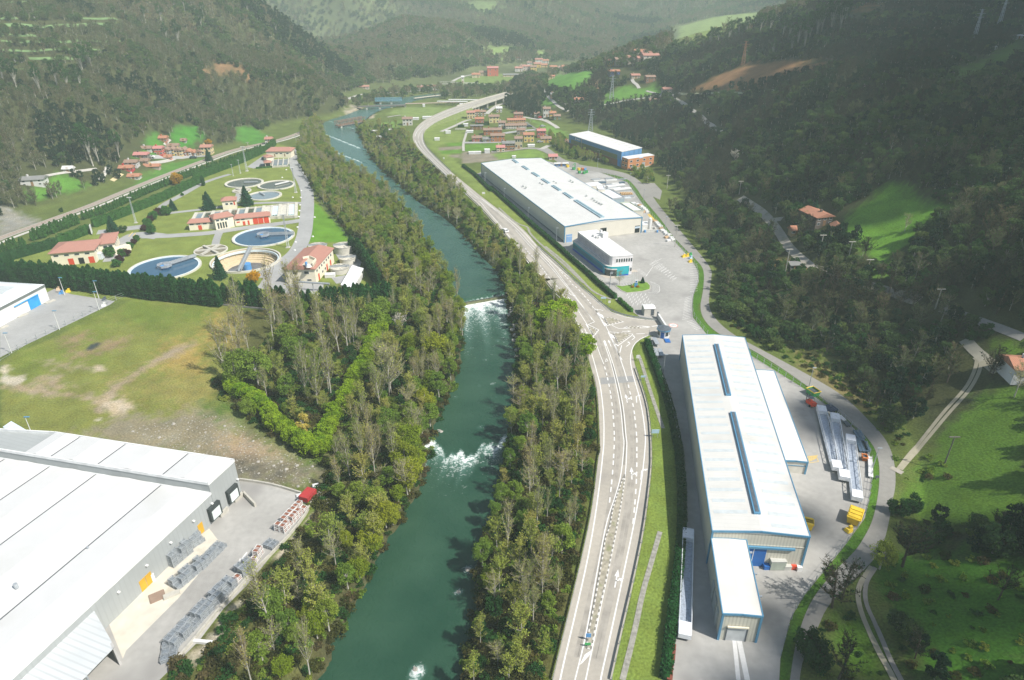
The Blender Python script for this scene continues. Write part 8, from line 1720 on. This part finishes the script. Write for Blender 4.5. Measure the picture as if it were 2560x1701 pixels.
VILL=[zonepoly('z',1040,300,1150,265,1260,250,1340,265,1400,270,1440,300,1420,345,1390,400,1300,420,1180,480,1060,380),zonepoly('d',430,640,800,360,900,260,1250,200,1700,150,2150,200,2350,330,2350,440,1500,600,900,880,450,880),zonepoly('b',100,480,200,200,620,120,1900,520,2200,700,2250,1000,1600,1120,1300,1000,600,720,160,540),zonepoly('f',1100,420,1120,260,1700,300,1740,440,1500,480),zonepoly('e',900,700,900,560,1050,400,1400,360,1400,480,1900,520,1900,640),zonepoly('a',1950,130,2250,100,2250,500,1950,520,1900,400)]
TERL=[np.array([q.xy for q in gts(pp('A',*pts))])for pts in([0,20,330,18,640,22,900,30],[0,178,380,190,800,160],[0,285,420,298,860,290],[560,130,800,132],[0,345,300,350,700,350],[0,485,200,482,560,478],[200,405,500,405])]
LANES=[np.array([q.xy for q in gts(pp(c,*v))])for c,v in[('R',(0,300,100,360,240,480,310,570,370,680,470,770,560,840,700,880)),('C',(0,645,350,640,680,622)),('C',(0,700,180,830,280,905)),('J',(1860,100,1855,200,1760,390,1460,740,1240,1015)),('Q',(560,680,480,790,450,880,500,1100,620,1360,750,1600)),('f',(1060,900,1850,765,2150,735)),('A',(2130,890,2190,820,2320,720)),('g',(80,490,400,370,700,370,1300,320)),('e',(0,740,900,750,1900,770)),('L',(420,350,600,315,930,280)),('R',(1590,1170,1900,1280,2227,1400))]]
SRVL=np.array([q.xy for q in gts(SV_R)]);SERV=np.r_[np.array([q.xy for q in gts(SV_L)]),SRVL[::-1]]
def wood_ok(P_,extra=0):
 ok=clear_of_river(P_,1.0)&~in_any(P_,MEAD+VILL+[SERV])&(dist_path(P_,SRVL)>2.5)
 for l_ in LANES:ok&=dist_path(P_,l_)>3.0
 for l_ in TERL:ok&=dist_path(P_,l_)>5.0
 ok&=dist_path(P_,np.array([(v.x,v.y)for v in rw]))>7
 return ok
def visible_cut(P_,hgt=9):
 """drop what lies far outside the picture"""
 z=Hn(P_[:,0],P_[:,1])+hgt*.5;zc=P_[:,1]*CT-(z-CAMH)*ST;u_=P_[:,0]/zc
 v_=(P_[:,1]*ST+(z-CAMH)*CT)/zc
 return(zc>20)&(np.abs(u_)<.92)&(v_<.60)&(v_>-.62)
gyz={}
def hillwood(y0,y1,x0,x1,step,kinds,w,zone,smin,smax,nk,cond=None):
 P_=scatter(np.array([(x0,y0),(x1,y0),(x1,y1),(x0,y1)]),step,rg);P_=P_[visible_cut(P_)]
 z=Hn(P_[:,0],P_[:,1]);m_=(z>.35)
 if cond is not None:m_=cond(P_,z)
 P_=P_[m_];P_=P_[wood_ok(P_)];drop_trees(P_,kinds,w,zone,rg,smin,smax,nk)
EFR=zonepoly('z',1640,480,1700,500,1790,600,1850,640,1900,740,1980,800,2080,850,2200,930,2260,1060,2250,1150,2200,1060,2120,985,2010,925,1960,895,1880,850,1830,820,1790,780,1785,690,1720,590,1660,520)
east=lambda P_,z:((z>.25)|inside(P_,EFR))&(P_[:,0]>40)
hillwood(40,300,40,330,3.5,['eastshadebare','midbare','midgreen','dark','midgreen','middark'],[2.2,1.4,2.4,3.4,3.0,3.4],'east_slope',.5,.85,.06,east)
hillwood(300,620,20,470,4.4,['eastshadebare','midgreen','middark','eastshadebare'],[4,1.4,3.4,3],'east_hill',.5,.85,.035,lambda P_,z:z>.8)
hillwood(130,620,-520,-20,4.4,['midbare','midgreen','midbare','middark'],[5,2,3,1.6],'west_hill',.5,.85,.03,lambda P_,z:z>1.2)
hillwood(620,1650,-900,1150,6.6,['farbare','fargreen','farbare','fargreen','fardark'],[5,3,4,2,.8],'far_hill',.8,1.3,.014,lambda P_,z:z>1.0)
zG=zonepoly('z',860,262,930,238,1000,228,1140,224,1300,215,1310,235,1240,240,1150,250,1090,246,1010,252,930,262,880,276)
P_=scatter(zG,6.5,rg);P_=P_[clear_of_river(P_,1)];drop_trees(P_,['farbare','fargreen','farbare'],[4,3,2],'far_hill',rg,.6,1.0,.05)
zD=zonepoly('z',1290,205,1330,190,1352,210,1360,260,1345,292,1310,290,1270,275,1262,250,1280,222)
P_=scatter(zD,4.5,rg);drop_trees(P_,['middark','middark','midbare'],[4,2,1],'copse',rg,.7,1.05)
zE=zonepoly('z',1365,340,1440,350,1520,372,1600,410,1640,455,1620,462,1560,425,1500,408,1430,398,1380,368)
P_=scatter(zE,2.8,rg);P_=P_[(dist_path(P_,SRVL)>1.6)&~inside(P_,VILL[2])];drop_trees(P_,['olive','dark','budding'],[3,2,2],'hedge_bank',rg,.35,.55)
for c,x,y,s in[('C',205,330,.9),('C',330,290,.9),('C',545,240,1.0),('C',610,240,1.0),('C',700,280,.95),('C',760,380,.9),('C',800,340,1.2),('C',850,350,1.2),('C',930,290,1.3),('C',1030,240,1.3),('C',1090,240,1.2),('C',630,400,.7),('C',440,440,.7),('C',400,260,.9),('C',980,370,.6),('C',880,300,1.2),('C',960,260,1.3),('C',1120,200,1.2),('C',740,300,1.0),('C',450,250,.9),('C',260,320,.9)]:put('eucalypt',c,x,y,s,'ridge_eucalypt')
for c,x,y,s in[('A',640,1140,1.3),('A',600,1100,1.0),('A',680,1120,.9),('A',820,1080,.8),('A',1000,160,.8),('A',1110,170,.9),('A',1230,320,1.1),('A',1390,230,1.1),('A',1150,290,.8),('A',1270,90,.9),('A',580,540,1.1),('A',640,500,1.0),('A',120,620,.9),('A',290,660,1.0),('A',400,620,.9),('A',480,640,.9),('A',560,620,.8),('A',40,600,.9),('A',1400,130,.8),('A',1700,100,.8),('A',1800,190,.9),('A',1900,250,.9),('A',2000,200,.9),('A',2080,370,.9)]:put('eucalypt',c,x,y,s,'west_pine')
put('blossom','C',370,1130,1.1,'blossom');put('blossom','G',1560,640,1.0,'blossom2')
for(c,x,y,k,s)in[('M',285,668,'spruce',.95),('M',645,628,'spruce',1.05),('M',392,1328,'spruce',.95),('L',1090,895,'spruce',.85),('M',225,438,'cypress',.6),('A',1435,1105,'spruce',.8),('X',1003,622,'spruce',.28),('L',1655,675,'spruce',.6),('L',1180,885,'dark',.7),('L',590,690,'dark',.4),('A',1400,1372,'spruce',.3)]:put(k,c,x,y,s,'plant_'+k)
for(x,y,k,s)in[(1595,720,'round',1.25),(1520,715,'purple',1.1),(1475,760,'round',1.1),(1445,790,'purple',1.1),(1415,835,'round',1.1),(1385,870,'purple',.9),(1450,900,'round',1.2),(1315,970,'round',.8),(1285,1000,'purple',.8),(1245,1040,'round',.8),(1215,1110,'purple',1.0),(1170,1120,'round',.9),(1145,1180,'purple',1.1),(1120,1215,'round',.9),(1065,1120,'round',1.2),(990,1080,'dark',.8),(950,1050,'dark',.7)]:put(k,'L',x,y,s,'topiary')
put('gorse','L',1690,425,1.8,'gorse');put('gorse','L',1615,425,.9,'gorse');put('gorse','M',715,1350,1.15,'gorse2');put('gorse','d',2230,240,1.0,'gorse3');put('gorse','X',905,668,.28,'bed');put('gorse','X',955,665,.28,'bed')
put('round','M',22,535,.45,'lawnball');put('bare','X',778,640,.62,'parking_tree')
for(c,x,y,k,s)in[('Q',800,680,'eastshadebare',1.1),('Q',870,250,'dark',.8),('Q',760,260,'dark',.8),('Q',120,1450,'dark',.9),('Q',250,1000,'eastshadebare',1.0),('Q',330,930,'eastshadebare',.9),('Q',1550,940,'eastshadebare',.7),('Q',900,1400,'eastshadebare',.6),('Q',620,700,'olive',.7),('Q',60,1350,'dark',.9),('Q',300,1560,'eastshadebare',.9),('R',1290,560,'bare',.6),('J',2150,450,'bare',.8),('R',440,500,'dark',1.4),('R',420,460,'dark',1.2),('R',570,440,'spruce',.7),('R',510,520,'olive',.7)]:put(k,c,x,y,s,'east_single')
def row(kind,pts,step,s0,s1,zone,jitter=.12):
 q=resample([(p.x,p.y)for p in gts(pts)],400);L_=sum((q[i+1]-q[i]).length for i in range(399));n_=max(1,int(L_/step))
 q=resample(q,n_+1)
 for p in q:PLACED.append((kind,p.x+rg.normal()*jitter,p.y+rg.normal()*jitter,0,rg.uniform(s0,s1),rg.uniform(0,6.28),zone))
row('cypress',[(-30,704),(113,716),(240,730),(400,750),(500,760),(549,766)],1.45,.92,1.08,'front_row')
row('cypress',pp('G',0,375,70,380),1.4,.75,.95,'front_row');row('cypress',pp('G',130,385,330,405),1.4,.9,1.05,'front_row');row('cypress',pp('G',385,410,400,412),1.4,.65,.75,'front_row');row('cypress',pp('G',460,420,560,430),1.4,.8,.95,'front_row')
row('cypress',pp('G',700,440,790,445),1.4,.7,.9,'front_row');row('cypress',pp('G',910,448,1140,452),1.35,.92,1.05,'front_row');row('cypress',pp('G',1190,450,1490,420),1.35,.95,1.1,'front_row')
row('cypress',pp('k',1500,330,1640,400,1760,620,1900,850,2060,1060),1.7,.62,.8,'side_row')
row('youngcypress',pp('L',0,1060,110,1050,240,1010),1.3,.8,1.1,'rail_row');row('youngcypress',pp('L',320,965,425,935),1.2,1.0,1.25,'rail_row');row('youngcypress',pp('L',450,915,750,805),1.3,1.0,1.25,'rail_row')
row('youngcypress',pp('L',805,765,1000,700,1400,520,1912,310)+pp('M',200,310,560,190,780,105),1.7,.8,1.05,'rail_row')
UND=[]
for zp,st in((zA,1.65),(zB,1.5),(zC,2.6)):
 P_=scatter(zp,st,rg);P_=P_[clear_of_river(P_,-.0)&~in_any(P_,[ROADPOLY])&(dist_path(P_,roads_xy[0])>1.2)]
 hp=zonepoly('h',1330,260,1420,260,1240,470,1030,680,860,940,560,1290,400,1568,0,1568,0,0,1330,0);P_=P_[~inside(P_,hp)];UND+=[(x,y)for x,y in P_]
UND=np.array(UND)
LAB={'poplar':('bare_poplar','bare tree'),'bare':('bare_tree','bare tree'),'budding':('budding_tree','tree'),'olive':('leafy_tree','tree'),'willow':('willow_tree','willow'),'lime':('lime_green_tree','tree'),'dark':('evergreen_shrub','evergreen shrub'),'cypress':('cypress_tree','cypress'),'youngcypress':('young_cypress','cypress'),'spruce':('spruce_tree','spruce'),'eucalypt':('tall_evergreen_tree','tree'),'round':('round_shrub','shrub'),'purple':('purple_shrub','shrub'),'gorse':('flowering_shrub','flowering shrub'),'blossom':('blossoming_tree','tree'),'creamy':('yellow_leaved_tree','tree'),'midbare':('bare_tree','bare tree'),'eastshadebare':('bare_tree','bare tree'),'midgreen':('leafy_tree','tree'),'middark':('evergreen_tree','evergreen tree')}
LOOK={'poplar':'tall slim bare poplar','bare':'bare grey brown tree with spreading twigs','budding':'olive budding tree with thin crown','olive':'rounded olive green tree in leaf','willow':'yellow green willow','lime':'fresh lime green tree','dark':'dark green evergreen bush','cypress':'tall dark green cypress column','youngcypress':'short pointed green cypress','spruce':'pointed blue green spruce','eucalypt':'tall dark crowned tree','round':'clipped round green shrub','purple':'round purple leaved shrub','gorse':'golden yellow flowering shrub','blossom':'white blossoming tree','creamy':'pale yellow leaved tree','midbare':'bare brown tree','eastshadebare':'dark bare tree','midgreen':'soft green tree','middark':'dark evergreen tree'}
ZONE={'left_edge':'overhanging the left river bank','left_wood':'in the wood between field and river','left_far':'in the strip between treatment plant and river','field_edge':'at the edge of the olive field','lime_row':'in the bright curved row inside the left wood','right_edge':'on the right river bank','right_wood':'between the river and the curved main road','right_far':'between river and road upstream of the weir','east_slope':'on the slope behind the factory service road','east_hill':'on the right hill','west_hill':'on the left hill','hedge_bank':'on the bank below the blue factory','copse':'in the dark copse beside the viaduct','ridge_eucalypt':'along the ridge of the right hill','west_pine':'standing out of the left hillside wood','front_row':'in the high row in front of the treatment plant','side_row':'in the row on the river side of the plant','rail_row':'in the row beside the railway','topiary':'along the plant office drive','willow':'leaning over the left river bank','east_single':'standing in the open beside the right hand lane','lime_big':'beside the main road before the junction','lime_small':'overhanging the road edge opposite the junction','creamy':'at the corner of the bright green row','big_bare':'rising behind the bright green row','blossom':'on the lower right hill behind the blue factory','blossom2':'behind the end of the cypress row','gorse':'between the cypress rows by the railway','gorse2':'beside the cream plant building','gorse3':'behind the hamlet','bed':'in the bed at the flagpoles','lawnball':'alone on the far plant lawn','parking_tree':'on the tip of the parking island','far_hill':'on the far hills'}
cnt={};individual=[];rest=[]
PLACED.sort(key=lambda p:p[1]**2+p[2]**2)
FAMILY={'poplar':'bare','midbare':'bare','eastshadebare':'bare','farbare':'bare','midgreen':'olive','middark':'dark'}
CAP={'bare':300,'budding':260,'olive':260,'dark':240,'lime':140,'cypress':300,'youngcypress':300}
for p in PLACED:
 fam=FAMILY.get(p[0],p[0])
 if p[0]in('farbare','fargreen','fardark'):rest.append(p);continue
 cnt[fam]=cnt.get(fam,0)+1
 (individual if cnt[fam]<=CAP.get(fam,300)else rest).append(p)
proto={}
for p in individual:
 kind,x,y,z,s,rot,zone=p;key=(kind,int(abs(x*7+y*13))%len(FORMS[kind]))
 nm,cat=LAB[kind]
 if key not in proto:
  tm,cm,wm_=FORMS[kind][key[1]]
  r_=thing(nm,None,cat);a=bpy.data.objects.new('trunk',tm);c_=bpy.data.objects.new('crown',cm)
  for q in(a,c_):COL.objects.link(q);q.parent=r_
  proto[key]=r_;o=r_
 else:
  o=proto[key].copy();COL.objects.link(o)
  for ch in proto[key].children:c2=ch.copy();COL.objects.link(c2);c2.parent=o
 o.location=(x,y,z);o.rotation_euler=(rg.normal()*.03,rg.normal()*.03,rot);sx=s*(1+.12*math.sin(x*3+y));o.scale=(sx,sx,s)
 lb=LOOK[kind]+' '+ZONE.get(zone,'on the lawn of the treatment plant')
 o['label']=lb;o['group']=lb.split(' ',1)[1]if False else(LAB[kind][0].replace('_',' ')+'s '+ZONE.get(zone,'on the plant lawn'))
def wood(name,label,pts,keys,cat='woodland'):
 """pts: list of (form index, x, y, z, scale, rot); keys: meshes in order"""
 col=bpy.data.collections.new(name+'_forms')
 for i,m_ in enumerate(keys):q=bpy.data.objects.new('form_%03d'%i,m_);col.objects.link(q)
 A=np.array(pts);me=bpy.data.meshes.new(name);me.vertices.add(len(A));me.vertices.foreach_set('co',A[:,1:4].astype(np.float32).ravel())
 for nm_,ar,ty in(('pick',A[:,0].astype(np.int32),'INT'),('size',A[:,4].astype(np.float32),'FLOAT'),('turn',A[:,5].astype(np.float32),'FLOAT')):
  at=me.attributes.new(nm_,ty,'POINT');at.data.foreach_set('value',ar)
 o=bpy.data.objects.new(name,me);COL.objects.link(o);tag(o,label,cat,None,'stuff')
 ng=bpy.data.node_groups.new(name,'GeometryNodeTree');ng.interface.new_socket('Geometry',in_out='INPUT',socket_type='NodeSocketGeometry');ng.interface.new_socket('Geometry',in_out='OUTPUT',socket_type='NodeSocketGeometry')
 N=ng.nodes;Lk=ng.links;gi=N.new('NodeGroupInput');go=N.new('NodeGroupOutput');ip=N.new('GeometryNodeInstanceOnPoints');ci=N.new('GeometryNodeCollectionInfo')
 ci.inputs['Collection'].default_value=col;ci.inputs['Separate Children'].default_value=True;ci.inputs['Reset Children'].default_value=True
 def na(nm_,ty):q=N.new('GeometryNodeInputNamedAttribute');q.data_type=ty;q.inputs['Name'].default_value=nm_;return q.outputs['Attribute']
 Lk.new(gi.outputs[0],ip.inputs['Points']);Lk.new(ci.outputs[0],ip.inputs['Instance']);ip.inputs['Pick Instance'].default_value=True
 Lk.new(na('pick','INT'),ip.inputs['Instance Index']);cx=N.new('ShaderNodeCombineXYZ');Lk.new(na('turn','FLOAT'),cx.inputs[2])
 try:e2=N.new('FunctionNodeEulerToRotation');Lk.new(cx.outputs[0],e2.inputs[0]);Lk.new(e2.outputs[0],ip.inputs['Rotation'])
 except Exception:Lk.new(cx.outputs[0],ip.inputs['Rotation'])
 Lk.new(na('size','FLOAT'),ip.inputs['Scale']);Lk.new(ip.outputs[0],go.inputs[0])
 md=o.modifiers.new('scatter','NODES');md.node_group=ng;return o
def wood_of(name,label,sel,remap=None):
 ks=sorted({p[0]for p in sel});keys=[];base_i={}
 for k in ks:base_i[k]=len(keys);keys+=[f[2]for f in FORMS[k]]
 pts=[(base_i[p[0]]+int(abs(p[1]*7+p[2]*13))%len(FORMS[p[0]]),p[1],p[2],p[3],p[4],p[5])for p in sel]
 if pts:wood(name,label,pts,keys)
wood_of('far_woodland','hazy mixed woodland covering the far hillsides',[p for p in rest if p[6]=='far_hill'])
wood_of('left_hill_woodland','bare and evergreen woodland covering the left hillside',[p for p in rest if p[6]in('west_hill','west_pine')])
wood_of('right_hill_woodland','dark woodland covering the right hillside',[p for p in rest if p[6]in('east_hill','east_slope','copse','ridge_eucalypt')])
wood_of('river_woodland','remaining riverside trees farther upstream',[p for p in rest if p[6]not in('far_hill','west_hill','west_pine','east_hill','east_slope','copse','ridge_eucalypt')])
brf=[leafy(200+i,1.5,1.5,.24,16,26,.0,.6,0,.03)for i in range(3)]
BRM=[brf[0].mesh('brush',[1],[leaf_mat('bramble',[lin(c,.8)for c in((92,98,50),(110,104,60),(78,92,46),(120,108,74))])]),brf[1].mesh('brush',[1],[F_OLV]),brf[2].mesh('brush',[1],[F_DRK])]
zs=Hn(UND[:,0],UND[:,1]);dd_=np.minimum(dist_path(UND,BL[::5]),dist_path(UND,BR[::5]));zs=np.where(dd_<3,np.clip(-3.4+dd_,-3,0),zs)
wood('undergrowth','brambles and low brush under the riverside trees',[(rg.choice([0,0,1,2]),x,y,z-.2,rg.uniform(.5,1.1),rg.uniform(0,6.28))for(x,y),z in zip(UND,zs)],BRM,'undergrowth')
SCR=[]
for c,v,st in[('z',(1790,780,1830,820,1960,895,2120,985,2200,1060,2250,1150,2280,1080,2200,930,2080,850,1980,800,1900,740),2.0),('Q',(640,560,1000,520,1753,640,1753,1568,900,1568,640,900),3.0),('Q',(200,1100,420,1060,700,1568,40,1568),2.6),('J',(1380,1400,1900,1440,2227,1500,2227,1620,1500,1568,1300,1440),2.2),('J',(1280,1110,1500,880,1600,940,1750,1100,1500,1140),2.0),('J',(500,120,900,340,1000,560,1180,820,1230,960,1150,800,1000,600,700,330),2.4),('z',(1345,700,1380,735,1420,790,1462,880,1480,1000,1482,1150,1462,1270,1380,1640,1366,1640,1450,1260,1470,1150,1468,1000,1450,900),1.3)]:
 P_=scatter(zonepoly(c,*v),st,rg);P_=P_[(dist_path(P_,roads_xy[0])>1.0)&~inside(P_,SERV)&~inside(P_,ROADPOLY)];SCR+=[(x,y)for x,y in P_]
SCR=np.array(SCR);zs=Hn(SCR[:,0],SCR[:,1])
wood('scrub','rough scrub and brambles on the open lower slopes',[(rg.choice([0,1,1,2]),x,y,z-.2,rg.uniform(.3,.8),rg.uniform(0,6.28))for(x,y),z in zip(SCR,zs)],BRM,'scrub')
RUB=scatter(gtn([(300,1070),(520,1035),(640,1075),(790,1155),(782,1210),(735,1228),(600,1180),(440,1130)])[:,:2],.75,rg);RUB=RUB[rg.uniform(size=len(RUB))<.6]
wood('rubble','scattered pale rubble stones on the disturbed ground',[(rg.integers(0,2),x,y,-.05,rg.uniform(.06,.2)*(1+(rg.uniform()<.05)*1.5),rg.uniform(0,6))for x,y in RUB],[RM[0],RM[1]],'rubble')
def hedge(label,pts,w,h,m,dens=26,seed=1,name='hedge',leaf=.24,wav=.12):
 r_=np.random.default_rng(seed);q=[(p.x,p.y)for p in(gts(pts))];n_=200;Q=resample(q,n_);L_=sum((Q[i+1]-Q[i]).length for i in range(n_-1));N_=int(L_*(2*h+w)*dens)
 Qa=np.array([tuple(v)for v in Q]);T_=np.gradient(Qa,axis=0);T_/=np.linalg.norm(T_,axis=1)[:,None]+1e-9;Nn=np.c_[-T_[:,1],T_[:,0]]
 s=r_.uniform(0,n_-1.001,N_);i=s.astype(int);f=(s-i)[:,None];P_=Qa[i]*(1-f)+Qa[i+1]*f;nn=Nn[i]
 side=r_.uniform(0,2*h+w,N_);hh=h*(1+wav*np.sin(s*.9*L_/n_)*np.sin(s*.37*L_/n_+1))
 o_=np.where(side<h,-w/2,np.where(side<h+w,side-h-w/2,w/2));z=np.where(side<h,side,np.where(side<h+w,hh,2*h+w-side));z=np.minimum(z,hh)
 P3=np.c_[P_+nn*(o_+r_.normal(0,.09,N_))[:,None],np.maximum(.05,z+r_.normal(0,.08,N_))]
 V,F=quads(P3,leaf,r_,.3);sh=np.repeat(np.clip(.5+.25*np.sin(s*1.7*L_/n_)+r_.uniform(-.3,.3,N_),0,1),4)
 cv=[];cf=[]
 for k in range(n_):
  for(oo,zz_)in((-w*.4,0),(-w*.4,h*.88),(w*.4,h*.88),(w*.4,0)):cv.append((*(Qa[k]+Nn[k]*oo),zz_))
 for k in range(n_-1):
  for j in range(3):cf.append((4*k+j,4*k+4+j,4*k+5+j,4*k+1+j))
 cf.append((0,1,2,3));cf.append((4*n_-4,4*n_-1,4*n_-2,4*n_-3))
 V2=np.r_[np.array(cv),V];F2=np.r_[np.array(cf),F+len(cv)]
 me=mesh_np(name,V2,F2,[m],{'sh':('FLOAT',np.r_[np.full(len(cv),.4),sh])});o=obj_of(name,me,label=label,cat='hedge');return o
hedge('long clipped hedge along the railway side of the plant lawn',pp('L',905,835,1250,705,1530,592,1912,410)+pp('M',150,385,480,262,600,215,850,100,905,48),2.4,3.6,F_HDG,24,1)
hedge('clipped hedge running down to the white sign board',pp('L',570,1000,740,935,870,885),2.4,3.4,F_HDG,24,2)
hedge('broad dark hedge left of the plant office',pp('L',-100,1180,120,1140,300,1090,555,1015),3.0,3.4,F_CYP,24,3)
hedge('thin dark green hedge between the main road verge and the northern factory',pp('V',600,1215,760,1330,1000,1568)+pp('W',120,520,500,860,800,1120,1150,1430)+pp('X',560,620,740,775),1.3,1.4,F_CYP,26,4,leaf=.22)
hedge('short hedge piece curving to the factory gate',pp('X',770,790,900,905),1.1,1.1,F_HDG,26,5,leaf=.2)
hedge('dark green hedge between the lower verge and the southern factory yard',pp('I',850,420,880,520,950,700,1040,950,1100,1180,1160,1500)+pp('P',325,60,325,400,300,700,262,1000,230,1250,195,1568),1.5,1.5,F_CYP,26,6,leaf=.22)
hedge('low green hedge in front of the far plant building',pp('l',0,1420,800,1350,1650,1270),.8,.8,F_HDG,30,7,leaf=.2)
hedge('low clipped hedge at the end of the long basins',pp('M',880,745,1108,732),.9,.9,F_HDG,30,8,leaf=.2)
hedge('dark hedge around the village garden',pp('V',530,665,620,665),1.5,1.6,F_CYP,30,9);hedge('dark hedge behind the brown sheds',pp('V',780,640,970,635),1.5,1.5,F_CYP,30,10)
hedge('dark bramble hedge under the steel pylon',pp('f',1075,870,1150,830,1290,790),2.2,1.8,F_DRK,14,11)
cr_=random.Random(9);shp=gtn([(1700,130),(1730,330),(1900,420),(2060,500),(2250,700),(2400,800),(2560,860)])[:,:2];shp=np.r_[shp,[[420,160],[620,420],[560,700],[330,700]]]
mc=gt(p1('R',1180,470));cl=MB();lo,hi=shp.min(0),shp.max(0);off_=SUN_DIR*(650/SUN_DIR.z);pts_=[]
for yy in np.arange(lo[1]-40,hi[1]+40,17):
 for xx in np.arange(lo[0]-40,hi[0]+40,17):pts_.append((xx+cr_.uniform(-7,7),yy+cr_.uniform(-7,7)))
sh2=gtn([(2120,1470),(2240,1345),(2560,1300),(2560,1800),(2040,1800)])[:,:2];sh2=np.r_[sh2,[[75,20]]]  # second patch of puffs, added to darken the lower right corner
for yy in np.arange(sh2[:,1].min()-10,sh2[:,1].max()+30,9):
 for xx in np.arange(sh2[:,0].min()-10,sh2[:,0].max()+60,9):pts_.append((xx+cr_.uniform(-3,3),yy+cr_.uniform(-3,3)))
pts_=np.array(pts_);sg=np.full(len(pts_),-1e3)
for q_ in(shp,sh2):
 in_=inside(pts_,q_);dd_=dist_path(pts_,np.r_[q_,q_[:1]]);sg=np.maximum(sg,np.where(in_,dd_,-dd_)+(15 if q_ is sh2 else 0))
near_=pts_[:,1]<120
bm=bmesh.new();bmesh.ops.create_icosphere(bm,subdivisions=1,radius=1);IV=[tuple(v.co)for v in bm.verts];IF=[tuple(v.index for v in f.verts)for f in bm.faces];bm.free()
for(xx,yy),s_,nr_ in zip(pts_,sg,near_):
 if nr_ and s_<10:continue
 if cr_.random()>(s_+28)/56 or math.hypot(xx-mc.x,(yy-mc.y)*.8)<30+cr_.uniform(-5,5):continue
 r_=cr_.uniform(12,18)*(1 if s_>15 else .75)*(.5 if nr_ else 1);c_=(xx+off_.x,yy+off_.y,650+cr_.uniform(-20,25));cl.add([(c_[0]+v[0]*r_,c_[1]+v[1]*r_,c_[2]+v[2]*r_*.7)for v in IV],IF)
cl.build('cloud',mat('blocker_white',(.9,.9,.9),1,0),None,'broken cloud above the right hill, outside the picture','cloud',None,'structure',True)  # unseen puffs added only to block the sun over right hill and corner
hz=MB();hz.box((0,900,-9),(8400,2800,275));ho=hz.build('haze',[],None,'thin bluish green spring haze filling the valley','haze',None,'stuff')
hm=bpy.data.materials.new('valley_haze');hm.use_nodes=True;nt=hm.node_tree
nt.nodes.remove(nt.nodes['Principled BSDF']);pv=nt.nodes.new('ShaderNodeVolumePrincipled');pv.inputs['Color'].default_value=(.82,.98,.94,1)
pv.inputs['Density'].default_value=.00031;pv.inputs['Anisotropy'].default_value=-.1;nt.links.new(pv.outputs[0],nt.nodes['Material Output'].inputs['Volume'])
ho.data.materials.append(hm)
